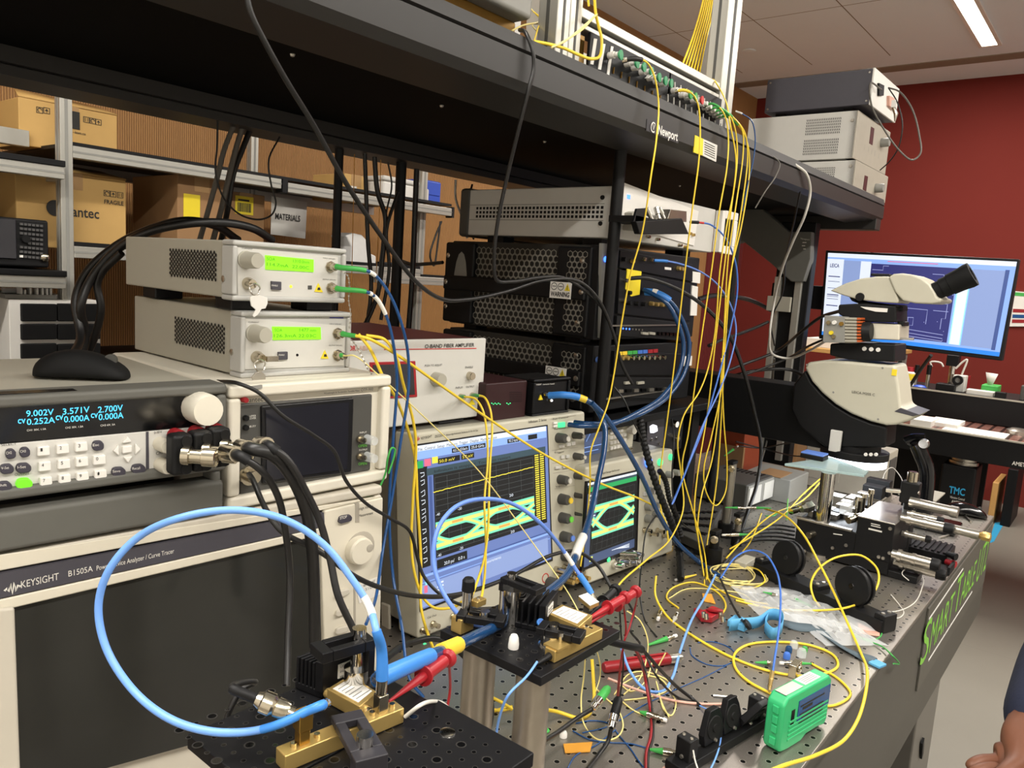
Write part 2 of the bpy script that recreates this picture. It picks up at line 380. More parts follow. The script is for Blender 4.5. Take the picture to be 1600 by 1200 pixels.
c = at(1170,79,z=ZC); tag(MB().lathe((c.x,c.y,ZC),(0,0,-1),[(0,.05),(.004,.05),(.007,.045),(.007,.02)]).build('sprinkler_cover','ceiling_tile'),'small round sprinkler cover plate flush in the beige ceiling','sprinkler')
# == the optical table
YE,XE = .264,2.646; X0,Y1 = -.25,1.56
def table_mat():
 m = bpy.data.materials.new('table_steel'); m.use_nodes = True; nt = m.node_tree; N = nt.nodes; L = nt.links; b = N['Principled BSDF']
 b.inputs['Metallic'].default_value = .8
 ge = N.new('ShaderNodeNewGeometry'); sp = N.new('ShaderNodeSeparateXYZ'); L.new(ge.outputs['Position'],sp.inputs[0])
 no = N.new('ShaderNodeTexNoise'); no.inputs['Scale'].default_value = 500; L.new(ge.outputs['Position'],no.inputs['Vector'])
 n2 = N.new('ShaderNodeTexNoise'); n2.inputs['Scale'].default_value = 5; L.new(ge.outputs['Position'],n2.inputs['Vector'])
 def mth(op,a,bb):
  n = N.new('ShaderNodeMath'); n.operation = op
  for i,v in enumerate((a,bb)):
   if isinstance(v,(int,float)): n.inputs[i].default_value = v
   else: L.new(v,n.inputs[i])
  return n.outputs[0]
 h = at(1349.1,1053.1,z=ZT); r = []
 for k,o in ((0,h.x),(1,h.y)):
  t = mth('MODULO',mth('ADD',sp.outputs[k],25-o+.0125),.025); r.append(mth('POWER',mth('SUBTRACT',t,.0125),2.))
 d = mth('SQRT',mth('ADD',r[0],r[1]),0.); f = mth('LESS_THAN',d,.0034); rim = mth('LESS_THAN',d,.0043)
 c1 = N.new('ShaderNodeMix'); c1.data_type = 'RGBA'; c1.inputs[6].default_value = lin('8b867e'); c1.inputs[7].default_value = lin('aaa49b'); L.new(no.outputs['Fac'],c1.inputs[0])
 c3 = N.new('ShaderNodeMix'); c3.data_type = 'RGBA'; c3.blend_type = 'MULTIPLY'; c3.inputs[0].default_value = .12; L.new(c1.outputs[2],c3.inputs[6]); L.new(n2.outputs['Color'],c3.inputs[7])
 ca = N.new('ShaderNodeMix'); ca.data_type = 'RGBA'; L.new(rim,ca.inputs[0]); L.new(c3.outputs[2],ca.inputs[6]); ca.inputs[7].default_value = lin('c2bbb2')
 c2 = N.new('ShaderNodeMix'); c2.data_type = 'RGBA'; L.new(f,c2.inputs[0]); L.new(ca.outputs[2],c2.inputs[6]); c2.inputs[7].default_value = (.004,.004,.004,1)
 L.new(c2.outputs[2],b.inputs['Base Color'])
 mr = N.new('ShaderNodeMath'); mr.operation = 'MULTIPLY_ADD'; mr.inputs[1].default_value = .25; mr.inputs[2].default_value = .26; L.new(no.outputs['Fac'],mr.inputs[0]); L.new(mr.outputs[0],b.inputs['Roughness'])
 M['table_steel'] = m
table_mat()
t = thing('optical_table','long grey optical table with a perforated steel top and green lettered side panel','table',((X0+XE)/2,(YE+Y1)/2,0))
MB().box(X0,XE,YE,Y1,ZT-.006,ZT).build('tabletop','table_steel',t,bev=.002)
M['apron'] = mat('apron','4d4a43',.5); M['apron2'] = mat('apron2','55524a',.5)
MB().box(X0,XE,YE,Y1,.60,ZT-.006).build('table_core','apron',t,bev=.003)
a = at(1447,962,y=YE).x; b = XE-.035
pn = MB().box(a,b,YE-.004,YE,.705,.889).build('side_panel','apron2',t,bev=.001)
mbx = MB(); p0 = at(1443,1027,y=YE-.004); p1 = at(1482,963,y=YE-.004)
P = [at(*q,y=YE-.0045) for q in ((1443,1027),(1485,978),(1511,936),(1517,925),(1532,895))]
z0 = .765
XA,XL = at(1443,1000,y=YE-.0045).x,XE-.05; XL -= XA
for s_,a_,b_,dz,h_ in (('S',0,.085,0,.095),('MART',.10,.39,0,.072),('T',.41,.50,0,.095),('ABLE',.51,.745,0,.072),('UT2',.79,.985,-.01,.10)): lettering(mbx,s_,(XA+XL*a_,YE-.0045,z0+dz),(XA+XL*b_,YE-.0045,z0+dz),(0,0,1),h_)
mbx.build('panel_lettering','green_text',pn)
MB().bar((XA+.03,YE-.0045,.862),(XA+XL*.47,YE-.0045,.872),.0008,.004).bar((XA+.1,YE-.0045,.745),(XA+XL*.74,YE-.0045,.745),.0008,.004).build('panel_stripe','white',pn)
M['leg'] = mat('leg','6f6b64',.5)
for lx in (.15,2.17):
 for ly in (YE+.05,Y1-.35):
  lg = MB().box(lx,lx+.30,ly,ly+.30,0,.50).build('leg','leg',t,bev=.006)
  MB().box(lx+.02,lx+.28,ly+.02,ly+.28,.50,.60).build('isolator','apron',lg,bev=.004)
  if lx > 1 and ly < 1: MB().bar((lx+.1,ly-.005,.33),(lx+.13,ly-.004,.27),.006,.02).build('leg_latch','black',lg)
MB().box(.45,2.17,YE+.25,YE+.30,.12,.2).build('tie_bar','black',t)
cs = thing('equipment_case','black case standing in the shadow under the optical table','case',(1.55,.55,0))
MB().box(1.15,1.75,.36,.80,0,.42).build('case_body','black',cs,bev=.01); MB().tube(spline([V(1.2,.355,.05),V(1.2,.345,.36),V(1.3,.345,.40),V(1.65,.345,.40)]),.008).build('case_rail','grey_dark',cs)
# == the overhead shelf
t = thing('overhead_shelf','black overhead equipment shelf on posts above the optical table','shelf',(1.2,1.1,ZT))
XS0,XS1 = -1.0,2.96
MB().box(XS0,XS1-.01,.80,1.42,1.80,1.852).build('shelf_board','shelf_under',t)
fr = MB().prism([(XS0,.868,1.775),(XS0,.772,1.784),(XS0,.76,1.796),(XS0,.76,1.836),(XS0,.766,1.838),(XS0,.76,1.841),(XS0,.765,1.861),(XS0,.80,1.863),(XS0,.868,1.853)],(XS1-XS0,0,0)).build('front_rail','rail_black',t)
MB().prism([(XS0,1.36,1.757),(XS0,1.36,1.772),(XS0,1.364,1.774),(XS0,1.36,1.776),(XS0,1.36,1.80),(XS0,1.46,1.86),(XS0,1.46,1.757)],(XS1-XS0,0,0)).build('rear_rail','rail_black',t)
MB().box(XS1-.06,XS1,.765,1.45,1.752,1.80).build('end_rail','rail_black',t,bev=.003)
bd = at(1037,207,y=.76)
lo = MB().prism([at(1011,186,y=.759),at(1061,209,y=.759),at(1060,224,y=.759),at(1010,204,y=.759)],(0,.003,0)).build('name_plate','clamp_grey',t)
m_ = MB(); q0,q1 = at(1028,208,y=.7575),at(1058.5,221,y=.7575); q0.z = q1.z = (q0.z+q1.z)/2
lettering(m_,'Newport',q0,q1,(0,0,1),.0165,bold=.02)
cc = at(1021,199,y=.7575); m_.ribbon([cc+V(math.cos(i*.3)*.0085,0,math.sin(i*.3)*.0085) for i in range(3,19)],.0012,(0,1,0)); m_.ribbon([cc+V(-.003,0,.006),cc+V(.001,0,-.004),cc+V(.005,0,.006)],.001,(0,1,0))
m_.build('name_lettering','white',lo)
wl = MB().prism([at(1086,211,y=.759),at(1099,217,y=.759),at(1098,243,y=.759),at(1084,238,y=.759)],(0,.002,0)).build('warning_sticker','yellow_lbl',t)
w2 = MB().prism([at(1099,217,y=.759),at(1121,227,y=.759),at(1119,253,y=.759),at(1098,243,y=.759)],(0,.002,0)).build('notice_sticker','paper',t)
m_ = MB()
for i in range(6):
 q0,q1 = at(1101,222+i*3.6,y=.7585),at(1117,229.5+i*3.6,y=.7585); m_.bar(q0,q1,.0006,.0011)
m_.build('notice_text','text_dk',w2)
for px,py,pbx,pby,yy,r in ((972,213,936,650,.865,.0125),(1148,270,1128,600,.90,.010)):
 p = at(pbx,pby,y=yy); MB().cyl((p.x,yy,ZT if px > 1000 else 1.216),(p.x,yy,1.80),r).build('post','black',t)
for px in (624,527):
 p = at(px,330,y=1.40); MB().cyl((p.x,1.40,ZT),(p.x,1.40,1.80),.0125 if px == 624 else .0095).build('post','black',t)
m_ = MB()
for px,py in ((457,85),(690,165),(851,221),(1062,290)): m_.ball(at(px,py,z=1.799),.004,8)
m_.build('shelf_screw','steel',t)
xc,yc = 2.78,1.10
cb = MB().prism([at(1160,300,x=xc-.08),at(1232,362,x=xc-.08),at(1254,362,x=xc-.08),at(1268,362,x=xc-.08),at(1266,405,x=xc-.08),at(1255,440,x=xc-.08),at(1236,440,x=xc-.08),at(1205,412,x=xc-.08),at(1161,377,x=xc-.08),at(1120,388,x=xc-.08),at(1120,300,x=xc-.08)],(.04,0,0)).build('gusset','grey_bump',t,bev=.003)
m_ = MB(); q0,q1 = at(1251,374,x=xc-.0815),at(1265,374,x=xc-.0815)
lettering(m_,'Newport',(q0.x,q0.y,q0.z),(q1.x,q1.y,q0.z-.003),(0,0,1))
for k,(a1,b1) in enumerate(((1254,1260),(1253,1258),(1255,1259))): m_.bar(at(a1,379+k*5,x=xc-.0815),at(b1,379+k*5,x=xc-.0815),.001,.003)
m_.build('gusset_lettering','text_lt',cb)
col = MB().box(xc-.05,xc-.005,at(1256,520,x=xc-.05).y,at(1202,520,x=xc-.05).y,ZT,1.76).build('end_column','black',t,bev=.004)
for px in (1207,1239):
 p = at(px,520,x=xc-.06); MB().box(xc-.066,xc-.05,p.y-.011,p.y+.011,ZT+.02,at(px,432,x=xc-.06).z).build('slotted_rail','alu',col,bev=.001)
p0,p1 = at(1200,462,x=xc-.075),at(1234,488,x=xc-.075); MB().box(xc-.08,xc-.066,p1.y,p0.y,p1.z,p0.z).build('power_socket_plate','case_grey',t,bev=.002)
# == wall rack with bare aluminium profile
YK = 2.3; YB = 2.86
t = thing('storage_rack','aluminium profile storage rack with black edged shelves along the slatted wall','rack',(1.2,YK,0))
def zr(px,py): return at(px,py,y=YK).z
def xr(px,py): return at(px,py,y=YK).x
xu1 = xr(105,300); xu2 = at(398,260,y=YB-.07).x; xu3 = at(657,430,y=YK+.06).x; xend = xr(706,335)
for xu,yk in ((xu1,YK),(xu2,YB-.07),(xu3,YK+.06)):
 u_ = MB().box(xu-.016,xu+.016,yk,yk+.035,0,2.3).build('upright','alu',t,bev=.002)
 MB().box(xu-.004,xu+.004,yk-.0008,yk+.002,0.02,2.28).box(xu-.0168,xu-.01,yk+.013,yk+.022,.02,2.28).build('slot','grey_mid',u_)
def rail(x0,x1,z,y=YK,h=.032):
 r_ = MB().box(x0,x1,y,y+.032,z-h,z).build('rail','alu',t,bev=.002)
 MB().box(x0,x1,y-.0008,y+.002,z-h*.58,z-h*.42).build('slot','grey_mid',r_)
ztop = zr(260,253); xl = -.9
rail(xu1+.016,xr(440,290),ztop+.004); rail(xr(450,292),xend,ztop-.004)
MB().box(xr(441,290),xr(449,292),YK-.004,YK+.04,ztop-.04,ztop+.006).build('rail_joint','black',t,bev=.002)
MB().box(xend,xend+.012,YK-.002,YK+.036,ztop-.042,ztop+.002).build('end_cap','black',t)
MB().box(xu1+.016,xend,YK+.004,YB-.03,ztop+.004,ztop+.014).build('shelf_board','black',t)
MB().box(xu1+.016,xend,YB-.065,YB-.03,ztop-.032,ztop+.003).build('rail','alu',t)
zlow = zr(130,383); rail(xu1+.016,xr(657,430),zlow-.004); MB().box(xu1+.016,xr(657,430),YK+.004,YB-.03,zlow-.004,zlow+.008).build('shelf_board','black',t)
zl3 = zr(650,432); rail(xr(590,425),xend,zl3+.0); MB().box(xr(590,425),xend,YK+.004,YB-.03,zl3,zl3+.010).build('shelf_board','black',t)
YL = 2.26
for (px,py) in ((60,248),(60,424)):
 z = at(px,py,y=YL).z; rail(xl,at(101,262,y=YL).x,z-.012,YL); MB().box(xl,at(102,262,y=YL).x,YL-.004,YB-.03,z-.012,z+.004).build('shelf_board','black',t,bev=.002)
 MB().box(xu1-.016,xu1+.014,YK+.035,YB-.06,z-.045,z-.013).build('side_rail','alu',t,bev=.002)
z = at(50,205,y=2.5).z; MB().box(xl,xu1-.02,2.50,2.53,z-.045,z).build('cross_rail','alu',t,bev=.002)
zb = at(60,583,y=YL).z; MB().box(xl,xend,YL,YB-.03,zb-.02,zb).build('shelf_board','black',t)
def carton(label,a,b,y0,dep,m='card',side=None,group='cardboard boxes on the rack',flap=True):
 p,q = at(a[0],a[1],y=y0),at(b[0],b[1],y=y0); z0_,z1_ = min(p.z,q.z),max(p.z,q.z)
 o = thing('cardboard_box',label,'box',((p.x+q.x)/2,y0+dep/2,z0_),group)
 MB().box(p.x,q.x,y0,y0+dep,z0_,z1_).build('carton',m,o,bev=.003)
 if flap: MB().add([(p.x,y0,z1_),(q.x,y0,z1_),(q.x-.02,y0+dep*.45,z1_+.025),(p.x+.02,y0+dep*.45,z1_+.03)],[(0,1,2,3)]).build('flap',m,o,solid=.004)
 MB().box((p.x+q.x)/2-.025,(p.x+q.x)/2+.025,y0-.0006,y0+.003,z1_-.045,z1_+.001).build('packing_tape','tape',o)
 return o,y0,z0_,z1_,p.x,q.x
def mark(o,y0,txts,m='text_dk'):
 m_ = MB()
 for s_,a,b,hp in txts:
  p,q = at(a[0],a[1],y=y0-.001),at(b[0],b[1],y=y0-.001); q.z = p.z
  h = abs(at(a[0],a[1]-hp,y=y0-.001).z-p.z) if hp else None
  lettering(m_,s_,p,q,(0,0,1),h,bold=.015)
 return m_.build('printing',m,o)
def icons(o,y0,pts,s=.012,boxed=True):
 m_ = MB()
 for k,(px,py) in enumerate(pts):
  c = at(px,py,y=y0-.001)
  if boxed: m_.frame(c.x-s,c.x+s,c.z-s,c.z+s,s*.16,y0-.0012,y0)
  if k % 3 == 0: m_.ribbon([c+V(math.cos(i*.35)*s*.6,0,math.sin(i*.35)*s*.6) for i in range(14)],s*.13,(0,1,0))
  elif k % 3 == 1: m_.add([c+V(-s*.6,0,-.1*s),c+V(s*.6,0,-.1*s),c+V(0,0,s*.6)],[(0,1,2)]); m_.bar(c+V(0,0,-.1*s),c+V(0,0,-s*.7),.0006,s*.2)
  else: m_.bar(c+V(-.4*s,0,-s*.6),c+V(-.4*s,0,s*.6),.0006,s*.25); m_.bar(c+V(.4*s,0,-s*.6),c+V(.4*s,0,s*.6),.0006,s*.25)
 m_.build('handling_mark','text_dk',o)
zt = at(60,212,y=2.5).z
o,y0,*_ = carton('tan cardboard box with an open flap on the top rack shelf',(30,226),(183,181),2.52,.2)
icons(o,y0,[(62,172),(73,173),(135,187),(145,189),(154,191)],.0085); mark(o,y0,[('~kom.co',(114,208),(134,210),4)])
p = at(118,188,y=y0-.002); MB().box(p.x-.012,p.x+.012,y0-.002,y0,p.z-.025,p.z+.025).build('printed_patch','text_dk',o)
o,y0,*_ = carton('large tan cardboard box printed FRAGILE behind the aluminium upright',(26,384),(197,282),2.40,.30)
mark(o,y0,[('santec',(105,337),(155,340),13),('FRAGILE',(163,318),(193,319),6.5)]); icons(o,y0,[(167,302),(177,303.5),(188,305)],.0085)
p = at(86,325,y=y0-.002); MB().lathe((p.x,y0-.001,p.z),(0,-1,0),[(0,.022),(.001,.022)],24).build('printed_dot','text_dk',o)
o,y0,*_ = carton('brown taped cardboard box with a square yellow label',(277,385),(352,283),2.36,.3,'card_dk',flap=False)
p = at(300,322,y=y0-.002); MB().box(p.x-.027,p.x+.027,y0-.0016,y0,p.z-.036,p.z+.036).build('yellow_label','yellow_lbl',o)
o,y0,*_ = carton('brown cardboard box with a yellow barcode label behind hanging cables',(353,385),(414,306),2.42,.25,'card_dk',flap=False)
p = at(382,321,y=y0-.002); lb = MB().box(p.x-.034,p.x+.034,y0-.0016,y0,p.z-.03,p.z+.03).build('barcode_label','yellow_lbl',o)
m_ = MB(); random.seed(3); x = p.x-.026
while x < p.x+.026:
 w = random.choice((.0012,.002,.003)); m_.box(x,x+w,y0-.0022,y0-.001,p.z-.022,p.z+.008); x += w+random.choice((.0012,.002))
m_.box(p.x-.024,p.x+.018,y0-.0022,y0-.001,p.z+.014,p.z+.02).build('barcode','text_dk',lb)
p0,p1 = at(423,366,y=2.40),at(480,316,y=2.40)
o = thing('paper_sign','white paper sheet printed MATERIALS hanging below the rack shelf','sign',((p0.x+p1.x)/2,2.4,p0.z))
MB().add([(p0.x,2.40,p0.z),(p1.x,2.405,p0.z-.004),(p1.x,2.40,p1.z),(p0.x,2.40,p1.z+.004)],[(0,1,2,3)]).build('sheet','paper',o,solid=.001)
m_ = MB(); q0,q1 = at(430,340.5,y=2.398),at(469,348,y=2.398); zz = (q0.z+q1.z)/2; lettering(m_,'MATERIALS',(q0.x,2.398,zz),(q1.x,2.398,zz),(0,0,1),.021,bold=.02); m_.build('printing','text_dk',o)
p0,p1 = at(-30,414,y=2.27),at(76,345,y=2.27)
o = thing('spectrum_analyser','black bench spectrum analyser with a keypad on the left rack shelf','analyser',((p0.x+p1.x)/2,2.3,p0.z))
MB().box(p0.x,p1.x,2.27,2.6,p0.z,p1.z).build('case','black',o,bev=.006)
q0,q1 = at(-28,402,y=2.265),at(25,343,y=2.265); MB().box(q0.x,q1.x,2.264,2.271,q0.z,q1.z).build('screen','glass_dark',o,bev=.002)
k0 = None
for r_ in range(8):
 for c_ in range(6):
  if r_ in (3,4) and c_ < 2: continue
  q = at(33+c_*6.2,350+r_*7.2+c_*.6,y=2.268); MB().box(q.x-.0034,q.x+.0034,2.264,2.271,q.z-.0030,q.z+.0030).build('key','white' if (r_,c_) == (7,0) else 'key_grey',o)
q = at(39,373,y=2.268); MB().lathe((q.x,2.27,q.z),(0,-1,0),[(0,.011),(.012,.010)]).build('dial','black_matte',o)
q = at(69,403,y=2.268); MB().lathe((q.x,2.27,q.z),(0,-1,0),[(0,.011),(.01,.010),(.012,.006)]).build('input_socket','nickel',o)
p0,p1 = at(-20,596,y=2.28),at(155,470,y=2.28)
o = thing('drawer_cabinet','white desktop cabinet of small black drawers on the rack behind the cables','cabinet',((p0.x+p1.x)/2,2.4,zb))
zt_ = p1.z; x0_ = at(29,500,y=2.28).x; x1_ = at(158,500,y=2.28).x
MB().box(x0_-.02,x1_,2.285,2.62,zb,zt_).build('cabinet_shell','white',o,bev=.002)
for k,(ya,yb) in enumerate(((475,502),(506,531),(536,561),(565,590))):
 for (xa,xb) in ((33,88),(90,156)):
  q0,q1 = at(xa,yb,y=2.28),at(xb,ya,y=2.28); MB().box(q0.x,q1.x,2.274,2.3,q0.z,q1.z).build('drawer','black_matte',o,bev=.003)
q = at(55,465,y=2.32); o = thing('component_tray','clear component tray with white combs on top of the drawer cabinet','tray',(q.x,2.4,zt_))
MB().box(at(8,466,y=2.3).x,at(88,466,y=2.3).x,2.3,2.5,zt_+.001,zt_+.012).build('tray_base','grey_mid',o); m_ = MB()
for px in (32,38,46,57,65,72,78): q = at(px,466,y=2.32); m_.box(q.x-.002,q.x+.002,2.31,2.34,zt_+.012,zt_+.012+random.choice((.012,.018,.03)))
m_.build('comb','white',o); MB().box(at(8,455,y=2.34).x,at(70,455,y=2.34).x,2.36,2.37,zt_+.012,at(20,450,y=2.36).z).build('tray_lid','clear',o)
o,y0,*_ = carton('small beige cardboard box on the right end of the rack',(537,312),(575,277),2.45,.2,flap=False)
p = at(553,297,y=y0-.002); MB().box(p.x-.014,p.x+.014,y0-.0016,y0,p.z-.015,p.z+.015).build('white_label','paper',o)
p0,p1 = at(598,318,y=2.38),at(672,287,y=2.38); o = thing('white_carton','white box with rounded lid beside the blue bin on the rack','box',((p0.x+p1.x)/2,2.45,ztop+.014))
MB().box(p0.x,p1.x,2.38,2.6,ztop+.014,p1.z-.02).build('carton','white',o,bev=.01); MB().box(p0.x-.004,p1.x-.02,2.375,2.6,p1.z-.02,p1.z).build('lid','paper',o,bev=.008)
p0,p1 = at(655,328,y=2.45),at(690,285,y=2.45); o = thing('parts_bin','blue plastic parts bin at the end of the rack shelf','bin',((p0.x+p1.x)/2,2.5,ztop+.014))
MB().box(p0.x,p1.x,2.45,2.7,ztop+.014,p1.z).build('bin','blue_bin',o,bev=.008); MB().box(p0.x+.02,p1.x-.01,2.446,2.452,p1.z-.06,p1.z-.05).box(p0.x+.02,p1.x-.01,2.446,2.452,p1.z-.085,p1.z-.075).build('rib','blue_bin',o)
P = [at(541,368,y=2.40),at(552,364,y=2.40),at(566,367,y=2.40),at(575,377,y=2.40),at(577,395,y=2.40),at(588,400,y=2.40),at(588,418,y=2.4),at(548,418,y=2.4),at(549,385,y=2.4)]
zf = min(p.z for p in P); tag(MB().prism([V(p.x,p.y,max(p.z,zl3+.011)) for p in P],(0,.1,0)).build('white_bag','towel',None,bev=.006),'crumpled white plastic bag standing on the lower rack shelf','bag')
o = thing('black_adapter','black power adapter lying on the lower rack shelf','adapter',(at(620,415,y=2.38).x,2.45,zl3+.01))
MB().box(at(596,415,y=2.4).x,at(640,415,y=2.4).x,2.40,2.5,zl3+.0105,zl3+.05).build('adapter_body','black',o,bev=.006); MB().box(at(648,415,y=2.42).x,at(660,415,y=2.42).x,2.42,2.48,zl3+.0105,zl3+.03).build('plug','black',o,bev=.004)
# == left bench instruments
def vents(mb,x,y0,y1,z0,z1,ny,nz,r,stagger=True):
 for j in range(nz):
  for i in range(ny):
   yy = y0+(y1-y0)*(i+(.5 if stagger and j % 2 else 0))/ny; zz = z0+(z1-z0)*j/(nz-1)
   b = len(mb.v); mb.v += [V(x,yy+math.cos(k*PI/3)*r,zz+math.sin(k*PI/3)*r) for k in range(6)]; mb.f.append(tuple(b+k for k in range(6)))
I = Inst('curve_tracer','big beige power device analyser with a dark screen at the lower left','analyser',(.196,.736,ZT+.008),-4.8,.437,.334,.50,.8)
ct = I
I.body('beige','case',.006,.03)
I.mb().frame(0,I.W,.0,I.H,.012,0,.03).box(.012,I.W-.012,.012,.03,.012,I.H-.012).build('bezel','beige',I.t,bev=.004)
I.plate('brand_strip','panel_dk',[(-8,934),(-8,896),(503,800),(505,821)],-.004,.004)
I.plate('trim','beige_lt',[(-8,955),(-8,936),(505,822),(505,834)],-.004,.006,.002)
I.plate('top_trim','beige_lt',[(-8,893),(-8,868),(595,776),(503,797)],-.001,.01,.001)
I.plate('screen_surround','beige',[(-12,1230),(-12,948),(20,944),(30,1230)],-.008,.006,.003)
I.plate('screen','screen_off',[(22,944),(503,834),(497,1110),(30,1240)],.002,.008)
st = I.texts([('KEYSIGHT',(33,919),(92,905.5),11),('B1505A',(107,901),(145,892.5),9),('Power Device Analyzer / Curve Tracer',(151,891.5),(272,864),7.5)],'text_lt',d=-.0046)
m_ = I.mb(); m_.ribbon([V(*(lambda q: (q[0],-.0046,q[1]))(I.uv(px,py))) for px,py in ((5,921),(8,917),(11,922),(14,910),(17,925),(20,908),(23,921),(26,912),(30,914))],.0011,(0,1,0)); m_.build('brand_mark','text_lt',I.t)
cp = I.plate('control_panel','beige_lt',[(506,1060),(498,838),(505,797),(596,776),(590,1060)],-.004,.004,.002)
I.plate('stop_button','btn',[(524,814),(526,806),(530,804),(542,802),(545,806),(544,811),(540,813),(528,816)],-.008,0,.001)
I.text('STOP',(531,812),(542,809.5),'text_lt',4.5,-.0086)
I.texts([('High Voltage',(561,797.5),(583,792),4),('Measurement',(561,808),(583,803),4)],d=-.0046)
I.plate('groove','beige_dk',[(552,815),(552,786),(558,784),(558,815)],-.0046,0)
I.knob('knob_recess','beige_dk',(560,855),27,.005); kb = I.knob('knob','beige_lt',(555,857),22,.016)
u,v = I.uv(566,851); I.mb().lathe((u,-.0162,v),(0,-1,0),[(0,.005),(.0003,.0045),(.0003,.002)]).build('finger_dimple','beige_dk',kb)
for py in (926,955,983): I.plate('soft_key','beige',[(519,py+4),(521,py-3),(527,py-6),(541,py-9),(541,py-2),(536,py+2),(523,py+6)],-.008,0,.0015)
I.plate('id_label','white',[(555,928),(553,913),(592,898),(590,927),(558,941)],-.005,0); I.texts([('65 B +x.xV',(568,917),(586,909),4),('max 3.1 CM',(562,927),(584,918),4)],d=-.0056)
I.plate('side_panel_edge','beige_dk',[(551,1060),(549,905),(552,904),(554,1060)],-.0045,0)
for fx in (.06,.37):
 for fy in (.06,.42): I.mb().lathe((fx,fy,-.008),(0,0,1),[(0,.014),(.01,.014)]).build('foot','black',I.t)
zb = I.T @ V(0,.1,I.H)
ZB = zb.z+.002
I = Inst('dc_power_supply','triple channel DC power supply showing blue digits at the far left','power supply',at(-55,795,y=.745),-4.8,.300,.106,.30)
O = I.T.translation
R_ = I.uv(343,740)[0]; I.W = R_+.004
ztop = I.uv(343,598)[1]; zbot = I.uv(343,733)[1]
I.mb().box(.006,I.W-.006,.012,.27,zbot+.006,ztop-.004).build('case','case_grey',I.t,bev=.004)
bp_ = I.mb().frame(0,I.W,zbot,ztop,.011,-.008,.03).build('front_bumper','grey_bump',I.t,bev=.004)
hb = I.mb().box(0,I.W-.003,-.01,.02,ZB-O.z+.002,ZB-O.z+.038).box(I.W-.015,I.W-.004,-.006,.02,ZB-O.z+.03,zbot+.002).box(0,.012,-.006,.02,ZB-O.z+.03,zbot+.002).build('tilt_handle','grey_bump',I.t,bev=.005)
I.mb().box(.01,I.W-.01,.10,.12,ZB-O.z,zbot+.007).box(.01,I.W-.01,.23,.25,ZB-O.z,zbot+.007).build('foot','black',I.t)
I.plate('display_window','black_gloss',[(-60,697),(-60,618),(332,601),(332,663)],-.002,.013)
I.plate('front_plate','case_white',[(-60,787),(-60,699),(333,664),(333,722)],-.003,.013,.001)
I.plate('red_stripe','red_lbl',[(199,615),(199,607.5),(329,602.5),(329,609)],-.0028,.001)
I.texts([('230G-30-1 TRIPLE CHANNEL DC POWER SUPPLY',(0,624),(162,617),6.5),('CH1 30V, 1.5A',(42,674),(72,671.5),3),('CH2 30V, 1.5A',(102,670),(130,667.5),3),('CH3 6V, 5A',(157,666.5),(180,664.5),3)],'text_lt',d=-.0026)
I.texts([(s_,a,b,9.5) for s_,a,b in (('9.002V',(41,651),(84,648)),('3.571V',(98,648),(140,644)),('2.700V',(153,645),(192,641.5)),('0.252A',(42,664),(86,660.5)),('0.000A',(100,660),(140,657)),('0.000A',(154,656.5),(193,653)))]+[('cv',(28,662),(40,661),7),('cv',(87,656.5),(99,655.5),7),('cv',(142,653),(153,652.5),7)],'vfd',d=-.0026,bold=.01,name='digits')
I.knob('knob','cream',(307,635),25,.028,prof=lambda r,L: [(0,r),(L*.8,r*.98),(L,r*.9),(L+.0001,r*.3)])
def pill(px,py,a,b): return [(px-a,py+.5),(px-a*.8,py-b*.8),(px-a*.3,py-b),(px+a*.5,py-b-.5),(px+a,py-b*.3-1),(px+a,py+b*.5-1),(px+a*.7,py+b*.8),(px-a*.4,py+b),(px-a*.85,py+b*.7)]
for (px,py,s_) in ((65,703,'1'),(95,700,'2'),(124,696.5,'3'),(67,727,'4'),(97,723.5,'5'),(125,720,'6'),(152,717,'0'),(69,751,'7'),(98,747,'8'),(126,743.5,'9'),(154,740,'.')):
 k_ = I.plate('key','white',[(px-10,py+8),(px-10,py-7),(px+9,py-9),(px+10,py+6)],-.007,0,.0012); I.text(s_,(px-1.6,py+2.5),(px+1.6,py+2.2),'text_dk',5,-.0075,k_)
for (px,py,a,s_) in ((14,707.5,8,'CH2'),(36,705,8,'CH3'),(150,695,9,'Esc'),(34,729.5,12,'I-Set'),(8,731,11,'V-Set'),(182,736,11,'Save'),(213,731.5,11,'Recall'),(4,758,12,'Shift')):
 k_ = I.plate('key','btn',pill(px,py,a,8),-.007,0,.0012); I.text(s_,(px-a*.55,py+2.5),(px+a*.55,py+1.6),'text_lt',4,-.0075,k_)
I.plate('output_key','btn_green',pill(35,754,13,9),-.007,0,.0015); I.texts([('OUTPUT',(23,743.5),(46,741),4),('SELECT',(2,697),(26,694.5),3.5),('LOCAL',(0,774),(11,772),4)],d=-.0035)
for pts in ([(188,691),(196,680),(203,689)],[(190,713),(204,711),(197,722)],[(182,693),(174,703),(183,711)],[(208,691),(217,700),(208,709)],[(188,707),(188,696),(203,694),(203,705)]):
 I.plate('arrow_key','white',pts,-.006,0,.001)
I.plate('divider','panel_dk',[(226,748),(226,674),(230,673.5),(231,747)],-.0036,0)
for (px,py) in ((248,692),(249,724),(279,690),(309,687)): I.knob('terminal','beige_lt',(px,py),11,.022)
I.texts([('0-30 V',(241,678),(253,676.5),4),('0-30 V',(272,674.5),(284,673),4),('0-6 V',(304,671.5),(313,670.5),4),('CH1',(244,711),(254,709.5),5)],d=-.0036)
